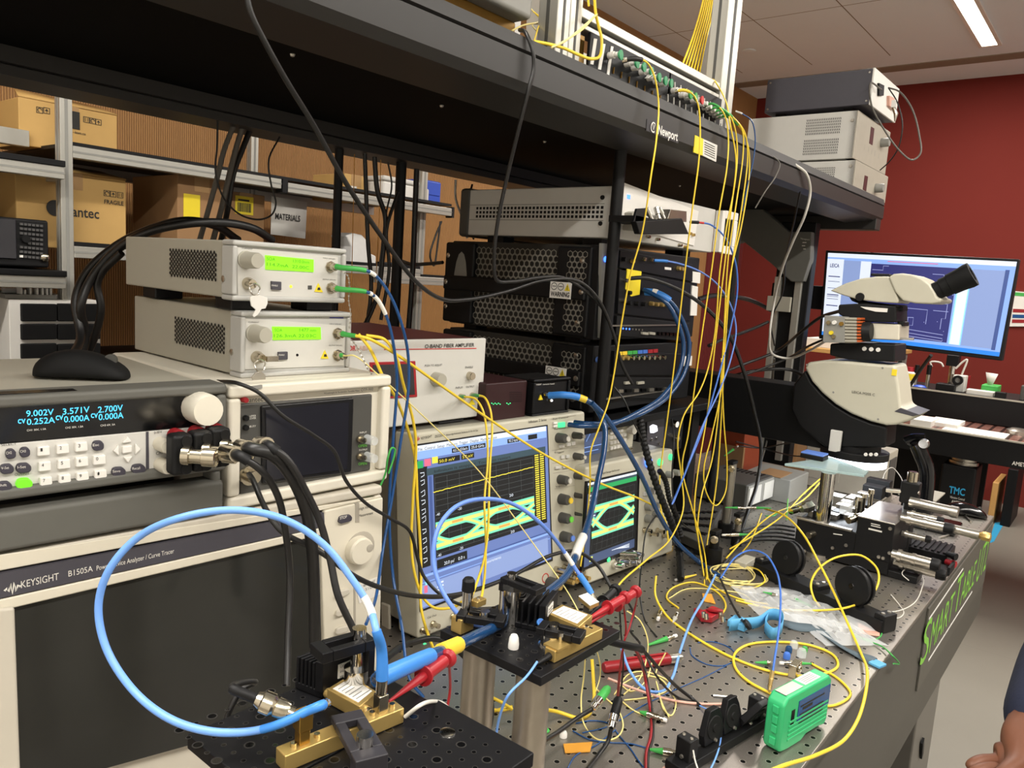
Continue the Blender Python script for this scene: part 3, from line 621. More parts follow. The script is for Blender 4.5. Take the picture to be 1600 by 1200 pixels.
for (px,py,k) in ((279,708,0),(311,703,1),(339,697,2)):
 q = I.w(px,py,-.030); t = thing('bnc_adapter',('leftmost','middle','rightmost')[k]+' of three black dual banana to coax adapters plugged into the blue digit power supply','adapter',q,'coax adapters on the power supply')
 u,v = I.uv(px,py,-.03); A = MB(I.T)
 A.box(u-.010,u+.010,-.041,-.022,v-.020,v+.020).build('adapter_body','black',t,bev=.004)
 for dz in (-.0135,.0135): MB(I.T).lathe((u+.003,-.042,v+dz),(0,1,0),[(0,.0052),(.004,.006),(.022,.006),(.024,.003),(.036,.003)]).build('banana_plug','black',t)
 MB(I.T).lathe((u+.004,-.022,v+.0135),(0,1,0),[(0,.0075),(.012,.0075)]).build('plug_collar','red',t)
 ax = V(.72,-.69,-.02).normalized()
 MB(I.T).lathe((u,-.041,v),ax,[(0,.0095),(.007,.0095),(.007,.0072),(.018,.0072),(.019,.0092),(.031,.0092),(.032,.007)],20).build('coax_socket','nickel',t)
psu = I
I = Inst('tunable_filter','cream tunable optical filter unit with an unlit display under the two stacked grey optical amplifiers','instrument',at(352,797,y=.724),-2.0,.216,.134,.30)
otf = I
I.mb().box(0,I.W,.012,I.Dp,0,I.H).build('case','cream',I.t,bev=.006); I.mb().frame(0,I.W,0,I.H,.014,-.006,.014).box(.01,I.W-.01,.004,.013,.01,I.H-.01).build('bezel','cream',I.t,bev=.004)
I.plate('front_panel','grey_dark',[(376,775),(375,632),(583,616),(580,735)],.001,.006,.002)
I.plate('display','lcd_bezel',[(409,756),(407,634),(552,621),(548,738)],-.002,.003,.002); I.plate('display_glass','glass_dark',[(415,750),(413,640),(543,628),(540,732)],-.003,0)
I.texts([('OTF-980',(564,611.5),(583,610),4.5),('Wavelength & Bandwidth Tunable Filter',(506,616),(562,611.5),2.8)],d=-.0065); I.text('santec',(385,629),(411,627),'text_dk',6,-.0065)
I.knob('logo_dot','red',(379.5,624),4.5,.0075)
for (px,py) in ((383,653),(383,668)): I.knob('lamp_hole','black',(px,py),4.5,.004)
I.texts([('UPPER',(390,652),(400,651),3),('LOWER',(390,655.5),(400,654.5),3),('BUSY',(390,668),(400,667),3)],'text_lt',d=0.)
for (px,py) in ((568,686),(568,713)):
 a_ = I.knob('fibre_socket','nickel',(px-6,py),7,.010,prof=lambda r,L: [(0,r*.9),(.003,r*.9),(.003,r*.55),(L,r*.55)]); I.knob('dust_cap','clear',(px+5,py),7.5,.016,parent=a_)
I.texts([('INPUT',(562,677.5),(573,676.5),2.6),('OUTPUT',(561,704.5),(574,703.5),2.6)],'text_lt',d=0.); m_ = I.mb()
for py in (697,725): I.put(m_,'OPEN',(560,py+2),(573,py+1),4,0.)
m_.build('indicator','lime',I.t)
u,v = I.uv(388,742); so = I.mb().lathe((u,0,v),(0,-1,0),[(0,.011),(.004,.011),(.004,.007),(.014,.007)]).build('bnc_socket','nickel',I.t)
for fx in (.03,.19):
 for fy in (.05,.25): I.mb().lathe((fx,fy,ZB-I.T.translation.z),(0,0,1),[(0,.01),(max(.004,I.T.translation.z-ZB+.002),.01)]).build('foot','black',I.t)
I.plate('seal','grey_mid',[(388,608),(388,602),(404,600),(404,605)],-.0075,0)
def soa(label,tl,br,y,name2,lcd,title,led,keytilt,logo,hpx):
 O = at(tl[0],br[1]-.3,y=y); p = at(*tl,y=y)
 I = Inst('optical_amplifier',label,'amplifier',(p.x,p.y,at(br[0],br[1],y=y).z),-2.0,.1475,p.z-at(br[0],br[1],y=y).z,.272,group='stacked optical amplifiers')
 I.mb().box(.002,I.W-.002,.014,I.Dp,.002,I.H-.001).build('case','case_grey',I.t,bev=.002)
 I.mb().frame(0,I.W,0,I.H,.006,-.004,.022).box(.004,I.W-.004,0,.018,.004,I.H-.004).build('front_frame','case_front',I.t,bev=.0025)
 return I
def soa_front(I,dx,dy,title,p_lcd,led,sy,top):
 X = lambda px,py: (px+dx,py+dy)
 m_ = I.mb(); T_ = MB()
 I.texts([(title,*top)],'text_dk',d=-.0005); I.plate('display','lcd_green',p_lcd,-.002,.001)
I = soa('upper of the two stacked grey optical amplifiers with green displays and keys',(362,374),(538,473),.762,0,0,0,0,0,0,0); up = I
def side_vents(I,pts,ny,nz,r):
 (ya,za),(yb,zb_) = I.side(*pts[0]),I.side(*pts[1])
 y0_,y1_ = sorted((ya,yb)); z0_,z1_ = sorted((za,zb_)); m_ = I.mb(); vents(m_,.0012,y0_,y1_,z0_,z1_,ny,nz,r); return m_.build('vent_holes','black',I.t)
side_vents(I,((262,390),(335,437)),15,12,.0021)
y_,z_ = I.side(354,436); I.mb().lathe((.0,max(.016,y_),z_),(-1,0,0),[(0,.0035),(.001,.0035),(.0015,.002)]).build('case_screw','steel',I.t)
I.plate('front_panel','case_white',[(371,463),(369,386),(527,402),(526,466)],-.0012,.001)
I.texts([('BOOSTER OPTICAL AMPLIFIER',(421,386),(484.5,390.5),2.8)],'text_dk',d=-.0005); I.text('THOR',(370,380.5),(380,381.3),'text_red',3.6,-.0005); I.text('LABS',(381,381.4),(392,382.3),'rose',3.6,-.0005)
I.plate('range_badge','text_blue',[(504,392.5),(504,388.5),(526,390.5),(526,394.5)],-.0008,.001)
dp = I.plate('display','lcd_green',[(413.5,421),(413,398.5),(488.5,405.5),(488.5,425)],-.0022,.001)
I.texts([('SOA',(417,406.5),(430,407.7),5),('1310.0nm',(458,410),(483,412.3),5),('114.7mA  22.00C',(417,415),(483,421),5)],'lcd_ink',dp,d=-.0028)
I.plate('enable_key','panel_dk',[(422,452),(421.5,439),(437,440),(437,453)],-.004,.001,.0006); I.text('ENABLE',(424.5,447),(434,447.6),'text_lt',2.5,-.0046)
I.knob('status_lamp','led_y',(453.5,447.5),2.4,.002)
lb = I.plate('laser_label','yellow_lbl',[(490,455.5),(496,442.5),(503,456.5)],-.0022,.001); I.plate('burst','text_dk',[(494,453),(495,449),(498,449),(499,453)],-.0026,0,parent=lb)
I.plate('remote_lamp_mark','grey_dark',[(480,452),(480,446),(486,446),(486,452)],-.0018,0)
def dial(I,c,r): return I.knob('current_knob','case_grey',c,r,.026,prof=lambda r,L: [(0,r*1.1),(.003,r*1.1),(.004,r),(L*.9,r*.95),(L,r*.86)],n=30)
dial(I,(383,406),13)
def keyset(I,c,n1,label):
 kl = I.knob('key_lock','nickel',c,10,.012,prof=lambda r,L: [(0,r),(.004,r),(L,r*.7)])
keyset(I,(386,443),0,'')
def outport(I,c,r=8):
 return I.knob('fibre_port','nickel',c,r,.012,prof=lambda r,L: [(0,r*1.15),(.003,r*1.15),(.003,r*.75),(L,r*.75),(L,r*.5),(L*1.5,r*.5)],n=8)
for c in ((515,417),(516,450)): outport(I,c)
I.texts([('INPUT SMF/APC',(505,404),(524,405.8),1.8),('OUTPUT SMF/APC',(504,437.3),(525,438.5),1.8),('CURRENT',(378,388.5),(395,390),1.8)],d=-.0016)
I = soa('lower of the two stacked grey optical amplifiers with green displays and keys',(375,486),(542,580),.762,0,0,0,0,0,0,0); lw = I
side_vents(I,((270,496),(348,551)),15,12,.0021)
y_,z_ = I.side(366,551); I.mb().lathe((.0,max(.016,y_),z_),(-1,0,0),[(0,.0035),(.001,.0035),(.0015,.002)]).build('case_screw','steel',I.t)
I.plate('front_panel','case_white',[(379,577),(380,497),(539,509),(536,571)],-.0012,.001)
I.texts([('SEMICONDUCTOR OPTICAL AMPLIFIER',(424,494.5),(503,496.5),2.8)],'text_dk',d=-.0005); I.text('THOR',(383,494.2),(394,494.6),'text_red',3.6,-.0005)
I.plate('range_badge','text_blue',[(515,497),(515,493.5),(536,494),(536,497.5)],-.0008,.001)
dp = I.plate('display','lcd_green',[(425,531),(424,510),(499.5,511),(500,530)],-.0022,.001)
I.texts([('SOA',(429,518),(441,518.3),5),('1477 nm',(468,518),(494,518.5),5),('126.3mA 22.03C',(428,527),(494,527),5)],'lcd_ink',dp,d=-.0028)
I.plate('enable_key','panel_dk',[(433,562),(432.5,549.5),(447,549),(447,561)],-.004,.001,.0006); I.text('ENABLE',(435.5,556),(444.5,555.8),'text_lt',2.5,-.0046)
I.knob('status_lamp','black',(463.5,554.5),2.2,.002)
lb = I.plate('laser_label','yellow_lbl',[(500,560),(506,547),(512,560)],-.0022,.001); I.plate('burst','text_dk',[(504,557),(505,553),(508,553),(509,557)],-.0026,0,parent=lb)
dial(I,(396,520.5),13); keyset(I,(400,558),0,'')
for c in ((526,521),(526,555)): outport(I,c)
I.texts([('INPUT SMF/APC',(515,507),(534,507.4),1.8),('OUTPUT SMF/APC',(514,540.5),(535,540.7),1.8),('CURRENT',(388,504),(405,504.6),1.8)],d=-.0016)
for I_,zlow_ in ((up,lw.T.translation.z+lw.H),(lw,otf.T.translation.z+otf.H)):
 for fx in (.025,.122):
  for fy in (.03,.215): I_.mb().box(fx-.018,fx+.018,fy-.018,fy+.018,zlow_-I_.T.translation.z,.004).build('foot','black',I_.t,bev=.002)
def keyring(I,c,label,pts_ring,pts_key,m):
 q = I.w(*c,-.014); t = thing('lock_key',label,'key',q,'keys hanging in the amplifier locks')
 rc = I.w(*pts_ring[0],-.016); rr = (I.w(*pts_ring[1],-.016)-rc).length
 MB().tube([rc+I.U*math.cos(a*PI/12)*rr+V(0,0,math.sin(a*PI/12)*rr)+I.Vv*(-.001*math.sin(a)) for a in range(25)],.0009,6).build('key_ring','steel',t)
 m_ = MB(); P = [I.w(*p,-.019) for p in pts_key]; m_.prism(P,I.Vv*.0018).build('key_blade',m,t,bev=.0004)
 return t
keyring(up,(386,443),'silver key with a white tag hanging from the upper grey optical amplifier',((398,452),(405,456)),[(391,466),(392,463),(405,461),(418,465),(418.5,474),(415,482),(409,483),(403,492),(397,496),(395,493),(400,484),(393,478)],'paper')
keyring(lw,(400,558),'silver key hanging from the lower grey optical amplifier',((406,571),(413,575)),[(394,590),(399,582),(409,580),(415,586),(415,594),(409,597),(412,606),(413,612),(409,611),(404,597),(396,597)],'steel')
k2 = up
MB(lw.T).box(*[lw.uv(404,558)[0]-.001,lw.uv(404,558)[0]+.013,-.02,-.016],lw.uv(404,558)[1]-.003,lw.uv(404,558)[1]+.003).build('key_head','nickel',lw.t)
def chain(label,pts,D0,m='steel'):
 P = spline([at(px,py,D=D0) for px,py in pts],6); m_ = MB(); acc = 0.; last = P[0]
 for p in P:
  if (p-last).length > .0032 or p is P[0]: m_.ball(p,.0014,6); last = p
 m_.tube(P,.0004,4); return tag(m_.build('bead_chain',m),label,'chain','dust cap chains')
dS = depth(up.w(525,420)); 
chain('bead chain hanging beside the upper grey optical amplifier',[(533,424),(543,430),(546,448),(545,470),(548,490),(546,512)],dS)
chain('bead chain hanging beside the lower green boots and yellow fibres',[(546,527),(556,540),(566,558),(574,576),(580,584)],dS)
z0 = psu.T.translation.z+ztop-.004
def mouse(label,c,yaw,m='black_matte',s=1.,z=None):
 c = Vector(c); t = thing('computer_mouse',label,'mouse',c); R = Matrix.Translation(c) @ Matrix.Rotation(yaw,4,'Z')
 m_ = MB(R); n = 14; k = 16; b = 0
 prof = [(-.058,.006,.010),(-.054,.020,.020),(-.042,.029,.031),(-.022,.032,.038),(0,.031,.0385),(.02,.030,.034),(.038,.030,.026),(.05,.027,.018),(.057,.018,.011),(.059,.006,.006)]
 vs = []; fs = []
 for (x,w,h) in prof:
  for i in range(n+1):
   a = PI*i/n; vs.append((x*s,-w*math.copysign(abs(math.cos(a))**.7,math.cos(a))*s,(h*abs(math.sin(a))**.75)*s))
 for j in range(len(prof)-1):
  for i in range(n): fs.append((j*(n+1)+i,j*(n+1)+i+1,(j+1)*(n+1)+i+1,(j+1)*(n+1)+i))
  fs.append((j*(n+1)+n,j*(n+1),(j+1)*(n+1),(j+1)*(n+1)+n))
 fs.append(tuple(range(n,-1,-1))); fs.append(tuple((len(prof)-1)*(n+1)+i for i in range(n+1)))
 m_.add(vs,fs).build('shell',m,t,sharp=60,sub=1)
 MB(R).lathe(V(.036*s,-.003,.0255*s),(0,1,0),[(0,.006),(.006,.006)]).build('wheel','grey_dark',t)
 return t
mc = at(128,590,z=z0+.0006); mouse('black computer mouse lying on top of the blue digit power supply',mc,math.radians(-38),s=.76)
pd = at(30,580,z=z0)
I = Inst('fibre_amplifier','silver fibre amplifier with red trim on top of the large oscilloscope','amplifier',(.735,.925,1.2635),-3.0,.302,.1285,.34)
oba = I
R_ = I.uv(756,600)[0]; I.W = R_; zt_ = I.uv(700,529.5)[1]; zb_ = I.uv(700,657)[1]; I.H = zt_
I.mb().box(.002,I.W-.002,.006,I.Dp,.002+zb_,zt_-.002).build('case','maroon',I.t,bev=.004)
I.mb().box(0,I.W,0,.008,zb_,zt_).build('front_plate','case_white',I.t,bev=.003)
I.plate('title_line','text_red',[(600,546.8),(600,545.6),(744,543.6),(744,544.8)],-.0008,0)
I.text('O-BAND FIBER AMPLIFIER',(664,544.2),(741,541.5),'text_dk',6,-.001,bold=.01); I.text('THOR',(533,548),(556,548),'text_red',8,-.001,bold=.02); I.text('LABS',(557.5,547.8),(575,547.2),'rose',7.5,-.001)
fr_ = I.plate('display_frame','red',[(580,624),(577,566),(648,564),(651,620)],-.002,.001,.0008); I.plate('display','glass_dark',[(584,620),(581,570),(644,568),(646.5,616)],-.003,0,parent=fr_)
I.knob('knob','case_grey',(680,592),11,.018); I.knob('key_switch','nickel',(733,587),6.5,.010)
for c in ((719,620),(737,618)): I.knob('fibre_port','nickel',c,5,.011)
I.texts([('PUSH TO ADJUST',(664,573),(691,571.5),3),('ENABLE',(727,575.5),(739,575),3),('INPUT',(712,607.5),(723,607),3),('OUTPUT',(728,606),(741,605.3),3)],d=-.001)
I.plate('laser_label','yellow_lbl',[(731,633),(737,624),(742,632)],-.0014,0)
for fx in (.03,R_-.06): I.mb().box(fx-.012,fx+.012,.02,.05,1.2485-I.T.translation.z,.003+zb_).build('foot','black',I.t,bev=.002)
I.mb().box(R_-.105,R_-.045,.0,.03,1.249-I.T.translation.z,zb_-.001).build('stand_bracket','black',I.t,bev=.003)
# == large oscilloscope
def T3(I,pts,d): return [V(u,d,v) for u,v in (I.uv(*p,d) for p in pts)]
def scr(I,items,par,d=-.001):
 by = {}
 for m,pts in items: by.setdefault(m,[]).append(pts)
 for k,(m,L) in enumerate(by.items()):
  m_ = I.mb()
  for pts in L:
   q = T3(I,pts,d-.00012*k); b = len(m_.v); m_.v += [I.T @ p if False else p for p in q]; m_.f.append(tuple(range(b,b+len(q))))
  m_.build('screen_graphic',m,par)
def lines(I,m,segs,w,par,d,name='screen_graphic'):
 m_ = I.mb()
 for s_ in segs: m_.ribbon(T3(I,s_,d),w,(0,1,0))
 return m_.build(name,m,par)
O1 = at(655,988,z=ZT+.022)
I = Inst('oscilloscope','large beige oscilloscope whose lit screen shows a yellow trace over an eye diagram','oscilloscope',O1,-4.6,.437,.338,.58,6.)
s1 = I; I.H = I.uv(760,662)[1]
MB(I.T0).box(0,I.W,.055,I.Dp,0,I.H-.004).build('case','scope_metal',I.t,bev=.004)
I.mb().box(-.002,I.W+.002,0,.055,-.012,I.H).build('front_bezel','scope_white',I.t,bev=.006)
def sq(I,a,b,c,d,fx,fy):
 t = (a[0]+(b[0]-a[0])*fx,a[1]+(b[1]-a[1])*fx); u = (d[0]+(c[0]-d[0])*fx,d[1]+(c[1]-d[1])*fx)
 return (t[0]+(u[0]-t[0])*fy,t[1]+(u[1]-t[1])*fy)
A1,B1,C1,E1 = (651,697),(853,666),(860,873),(660,951)
q1 = lambda fx,fy: sq(I,A1,B1,C1,E1,fx,fy)
I.plate('screen_rim','lcd_bezel',[(648,694.5),(855,663.5),(863,876),(656,956)],-.0015,.004)
sg = I.plate('screen','scr_blue',[A1,B1,C1,E1],-.0025,.004)
R4 = lambda x0,y0,x1,y1: [q1(x0,y0),q1(x1,y0),q1(x1,y1),q1(x0,y1)]
items = [('scr_white',R4(0,0,1,.035)),('scr_sky',R4(0,.035,1,.085)),('scr_dark',R4(0,.135,.075,.755)),('scr_blue3',R4(.085,.2,.108,.76)),('scr_dark',R4(.12,.185,.985,.72)),('scr_dark',R4(.125,.735,.36,.79)),
         ('scr_blue3',R4(.075,.79,1,.80)),('scr_sky',R4(0,.80,1,.815)),('scr_blue3',R4(.46,.86,.465,1)),('scr_sky',R4(.0,.845,1,.85)),('scr_blue2',R4(0,.86,.455,.995)),('scr_blue2',R4(.47,.835,.985,.97)),
         ('scr_dark',R4(.27,.05,.40,.08)),('scr_dark',R4(.41,.05,.53,.08)),('scr_dark',R4(.7,.05,.79,.08)),('scr_dark',R4(.16,.1,.33,.135)),('scr_dark',R4(.34,.1,.44,.135)),('scr_dark',R4(.86,.045,.93,.08)),('scr_white',R4(.945,.05,.99,.085)),
         ('scr_grn',R4(0,.095,.045,.14)),('scr_pink',R4(.055,.09,.105,.135)),('scr_yel',R4(.115,.085,.16,.125)),('scr_teal',R4(.07,.15,.99,.195)),('scr_yel',R4(.085,.155,.105,.185)),('scr_white',R4(.8,.155,.99,.185))]
scr(I,items,sg,-.0029)
g = []
for (ya,yb) in ((.215,.435),(.475,.695)):
 for i in range(9): g.append([q1(.13+(.89-.13)*i/8,ya),q1(.13+(.89-.13)*i/8,yb)])
 for i in range(7): g.append([q1(.13,ya+(yb-ya)*i/6),q1(.89,ya+(yb-ya)*i/6)])
lines(I,'scr_grid',g,.00018,sg,-.0040)
lines(I,'scr_yel',[[q1(.115+.78*i/60,.295+.02*(i/60-.5)*-1+random.uniform(-.002,.002)) for i in range(61)]],.0007,sg,-.0042)
def eye(I,q,xa,xb,yc,amp,ph,mc,my,mo,par,d,w=.0030,n=70,ui=None):
 per = (xb-xa)/2.05
 def sm(t): t = max(0,min(1,t)); return t*t*(3-2*t)
 if ui: per = (xb-xa)*ui
 def path(seq):
  out = []
  for i in range(n+1):
   x = i/n*(xb-xa); c = (x-ph)/per; k = math.floor(c); f = c-k
   a_ = seq[k % len(seq)]; b_ = seq[(k+1) % len(seq)]
   yy = a_+(b_-a_)*sm((f-.06)/.88); out.append(q(xa+x,yc-amp*yy))
  return out
 S = [[1,1,1,1],[-1,-1,-1,-1],[1,-1,1,-1],[-1,1,-1,1],[1,1,-1,-1],[-1,-1,1,1],[1,-1,-1,1],[-1,1,1,-1]]
 for i,s_ in enumerate(S):
  lines(I,mc,[path(s_)],w*(1.35 if i < 2 else 1.0),par,d-.0001*i*.2,'eye_trace')
 for i,s_ in enumerate(S): lines(I,my,[path(s_)],w*(.6 if i < 2 else .4),par,d-.0003-.00002*i,'eye_trace')
 sp = []
 for yy in (1,-1):
  for k in range(-1,3):
   x = ph+per*k
   if 0 < x-.12*per and x+.12*per < xb-xa: sp.append([q(xa+x-.12*per,yc-amp*yy),q(xa+x+.12*per,yc-amp*yy)])
 lines(I,mo,sp,w*.45,par,d-.0006,'eye_trace')
eye(I,q1,.125,.89,.585,.062,.17,'eye_c','eye_y','eye_o',sg,-.0044,.0050,ui=.47)
m_ = I.mb()
for r_ in range(31):
 yy = .2+r_*.016
 for (a_,b_) in ((.905,.935),(.945,.975)): q_ = T3(I,R4(a_,yy,b_,yy+.0085),-.0041); b = len(m_.v); m_.v += q_; m_.f.append((b,b+1,b+2,b+3))
m_.build('screen_graphic','scr_yel',sg)
m_ = I.mb()
for (s_,fx,fy,fx2,hp) in (('File Control Setup Measure Trigger Display Math Analyze',.01,.030,.6,5),('20 mV',.2,.128,.31,5),('5.7 mV',.35,.128,.43,5),('Infiniium is stopped. Touch to restart',.13,.187,.75,5),('62.50 GSa/s',.285,.075,.39,4),('25 GHz',.43,.075,.52,4),('20 ps/',.2,.78,.27,6),('0.0 s',.29,.78,.34,6),('Meas',.48,.865,.56,5),('65',.95,.08,.985,6)):
 pass
I.texts([('File  Control  Setup  Measure  Trigger  Display  Math  Analyze',q1(.01,.032),q1(.62,.032),4.5),('Infiniium is stopped. Touch to restart',q1(.13,.186),q1(.72,.186),4.5)],'text_dk',sg,d=-.0046,name='screen_text')
I.texts([('50.0 mV',q1(.17,.128),q1(.29,.128),4.5),('5.7 mV',q1(.35,.128),q1(.43,.128),4.5)],'scr_yel',sg,d=-.0046,name='screen_text')
I.texts([('62.5 GSa/s',q1(.28,.073),q1(.39,.073),4),('25.0 GHz',q1(.42,.073),q1(.52,.073),4),('92.2 kpts',q1(.71,.073),q1(.78,.073),4),('20.0 ps/',q1(.18,.78),q1(.26,.78),5),('0.0 s',q1(.29,.78),q1(.34,.78),5),('-40',q1(.13,.458),q1(.16,.458),4),('-20',q1(.3,.458),q1(.33,.458),4),('0.0',q1(.5,.458),q1(.53,.458),4),('20',q1(.7,.458),q1(.73,.458),4),('-40',q1(.13,.716),q1(.16,.716),4),('-20',q1(.3,.716),q1(.33,.716),4),('0.0',q1(.5,.716),q1(.53,.716),4),('20',q1(.7,.716),q1(.73,.716),4),('Measurements',q1(.48,.865),q1(.62,.865),4.5)],'scr_white',sg,d=-.0046,name='screen_text')
for k,yy in enumerate((.17,.22,.29,.34,.40,.45,.52,.58,.64,.70)):
 a_ = q1(.018,yy+.02); lines(I,'scr_white',[[q1(.02,yy),q1(.05,yy-.006*(k % 3)),q1(.05,yy+.018),q1(.025,yy+.026)]],.0006,sg,-.0046)
lines(I,'scr_pink',[[q1(.02,.89),q1(.045,.89)]],.006,sg,-.0047); lines(I,'scr_cy',[[q1(.03,.85),q1(.045,.85)]],.004,sg,-.0047)
for k in range(5): lines(I,'scr_white',[[q1(.12,.88+k*.022),q1(.17,.88+k*.022)]],.0014,sg,-.0047)
mk = I.mb(); mk.ribbon(T3(I,[(650.5,688),(651.5,684),(652.5,689),(653.5,682),(654.5,688),(655.5,684)],-.0006),.0009,(0,1,0)); mk.build('brand_mark','text_red',I.t)
I.texts([('KEYSIGHT',(658,687),(675,683.5),4),('DSOZ634A',(680,684),(695,681.5),4),('Infiniium High-Performance Oscilloscope 63 GHz 160 GSa/s',(697,681),(747,673.5),3),('Infiniium',(826,661.5),(840,659.5),4),('Z Series',(842,659),(854,657.5),4)],d=-.0006)
def okn(c,r,ring=None,L=.02):
 k_ = I.knob('knob','grey_dark',c,r,L,prof=lambda r,L: [(0,r),(L*.9,r*.92),(L,r*.8)])
 I.knob('knob_cap',ring or 'knob',(c[0]+3.3,c[1]+.6),r*.62,L+.0022,parent=k_)
 return k_
for c,r,cap in (((872,684),8,None),((896.5,680),5.5,None),((898,712.5),5.5,None),((874.5,749),7.5,None),((899,743),5.5,None),((876,779.5),8.5,'yellow'),((900,773),5.5,'yellow'),((877,808.5),8.5,'lime'),((901,801.5),5.5,'lime'),((879,838),8.5,'violet'),((902,830),5.5,'violet'),((881,868),8.5,'red_lbl'),((903,858),5.5,'red_lbl')): okn(c,r,cap)
I.plate('run_key','led_green',[(871.5,668),(871.5,660.5),(881,659),(881,667)],-.004,0,.0008)
for p in ([(885,667),(885,658.5),(895,657.5),(895,666)],[(863,663),(863,659.5),(869,658.5),(869,662)],[(863,668),(863,664.5),(869,663.5),(869,667)],[(884,697.5),(884,692),(890,691),(890,696.5)],[(892,696),(892,690),(897,689.5),(897,695)],[(873,700),(873,695),(880,694),(880,699)]): I.plate('key','white',p,-.004,0,.0008)
for p in ([(875,717),(875,712),(880,711),(880,716)],[(883,716),(883,711),(888,710),(888,715)],[(866,733),(866,729),(874,728),(874,732)],[(878,731.5),(878,728),(887,727),(887,730.5)]): I.plate('key','case_white',p,-.004,0,.0008)
lines(I,'beige_dk',[[(862,704),(903,698.5)],[(863,724),(904,718.5)],[(864,739.5),(905,733)],[(866,764),(906,757)],[(861,655),(900,649)]],.0005,I.t,-.0006,'panel_line')
I.texts([('Run Control',(864,656),(888,652.5),2.6),('Horizontal',(866,672),(884,669.5),2.6),('Trigger',(866,709),(882,706.5),2.6),('Vertical',(868,762),(886,759),2.6),('Cal Out',(668,967),(682,962),3)],d=-.0006)
for c in ((660,985),(676,975),(707,963)): I.knob('bnc_socket','nickel',c,5.5,.016,prof=lambda r,L: [(0,r),(.003,r),(.003,r*.72),(L,r*.72)])
I.knob('standby_lamp','led_green',(663,1009),4.5,.003)
for c in ((858,912),(884,902)):
 k_ = I.knob('input_module','grey_dark',c,11,.022); I.knob('input_ring','gold',c,6,.03,parent=k_)
m_ = I.mb()
for px,py in ((880,893),(893,890),(905,893),(889,900),(899,898)): u,v = I.uv(px,py,-.02); m_.lathe((u,0,v),(0,-1,0),[(0,.007),(.03,.006),(.034,.004)],10)
m_.build('coax_adapter','nickel',I.t)
m_ = I.mb()
for px,py in ((884,907),(898,903),(909,901)): u,v = I.uv(px,py,-.02); m_.lathe((u,0,v),(0,-1,0),[(0,.006),(.04,.005)],6)
m_.build('attenuator','gold',I.t)
u,v = I.uv(852,903); I.mb().ring((u,-.0004,v),(0,-1,0),.0095,.0016,.0004).build('warning_mark','text_red',I.t)
u_ = -.002; (ya,za),(yb,zb_) = I.side(598,932,u_),I.side(612,985,u_)
for fx in (.04,I.W-.04): I.mb().box(fx-.03,fx+.03,.01,.035,-.028,-.012).build('tilt_foot','grey_dark',I.t,bev=.002); MB(I.T0).box(fx-.02,fx+.02,.42,.46,-.0215,.001).build('rear_foot','grey_dark',I.t)
fl = MB(I.T); (ya,za),(yb,zb_) = I.side(597,940),I.side(611,987)
fl.box(-.004,.002,min(ya,yb),max(ya,yb),min(za,zb_),max(za,zb_)).build('side_handle','beige_dk',I.t,bev=.004)
# == small scope to its right
O2 = at(918,908,z=ZT+.018)
I = Inst('oscilloscope','smaller beige oscilloscope with a dark screen showing one green and yellow eye','oscilloscope',O2,-4.6,.40,.26,.30,6.)
s2 = I; I.H = I.uv(990,714)[1]; I.W = I.uv(1052,780)[0]
MB(I.T0).box(.002,I.W-.002,.045,I.Dp,0,I.H-.004).build('case','scope_metal',I.t,bev=.004)
I.mb().box(-.004,I.W,0,.045,-.008,I.H).build('front_bezel','scope_white',I.t,bev=.006)
A2,B2,C2,E2 = (919,755),(995,737),(991,856),(912,887)
q2 = lambda fx,fy: sq(I,A2,B2,C2,E2,fx,fy)
I.plate('screen_rim','lcd_bezel',[(916,752),(999,733),(995,860),(908,892)],-.0015,.004)
sg = I.plate('screen','scr_dark',[A2,B2,C2,E2],-.0025,.004)
R4 = lambda x0,y0,x1,y1: [q2(x0,y0),q2(x1,y0),q2(x1,y1),q2(x0,y1)]
scr(I,[('scr_white',R4(0,0,1,.03)),('scr_teal',R4(0,.03,1,.06)),('scr_grn',R4(.02,.06,1,.115)),('scr_slate',R4(.0,.13,.2,.52)),('scr_slate',R4(.0,.55,.1,1)),('scr_slate',R4(.1,.88,1,.99)),('scr_white',R4(.0,.62,.05,.7)),('scr_white',R4(.0,.77,.05,.83)),('eye_y',R4(.11,.9,.17,.96))],sg,-.0029)
g = [[q2(.22+.74*i/8,.16),q2(.13+.83*i/8,.85)] for i in range(9)]+[[q2(.18,.16+.69*i/8),q2(.97,.16+.69*i/8)] for i in range(9)]
lines(I,'scr_grid',g,.00012,sg,-.0036)
q2e = lambda fx,fy: q2(fx,fy)
eye(I,q2e,.13,.97,.49,.155,.42,'eye_c','eye_y','eye_o',sg,-.0042,.0054,ui=.86)
m_ = I.mb()
for k in range(7): m_.ribbon(T3(I,[q2(.02,.16+k*.05),q2(.1+.08*(k % 2),.16+k*.05)],-.0044),.0011,(0,1,0))
for k in range(4): m_.ribbon(T3(I,[q2(.55+k*.03,.92),q2(.9,.92+k*.015)],-.0044),.0006,(0,1,0))
m_.build('screen_text','scr_white',sg)
I.texts([('KEYSIGHT DSO Digital Storage Oscilloscope',(922,745),(968,735),3)],d=-.0006)
for c,r,m in (((1012,722),8,'led_blue'),((1030,722),5.5,'led_green'),((1047,714),5,'led_green'),((1042,741),5.5,'grey_mid'),((1053,738),5,'grey_mid'),((1011,766),6,'grey_mid'),((1010,791),6.5,'grey_mid'),((1021,788),5,'grey_mid'),((1010,810),6.5,'grey_mid'),((1021,803),5,'grey_mid')): I.knob('control' if 'led' in m else 'knob',m,c,r,.006 if 'led' in m else .015)
for p in ([(1004,775),(1004,769),(1012,767),(1012,773)],[(1016,772),(1016,766),(1024,764),(1024,770)]): I.plate('key','case_white',p,-.004,0,.0008)
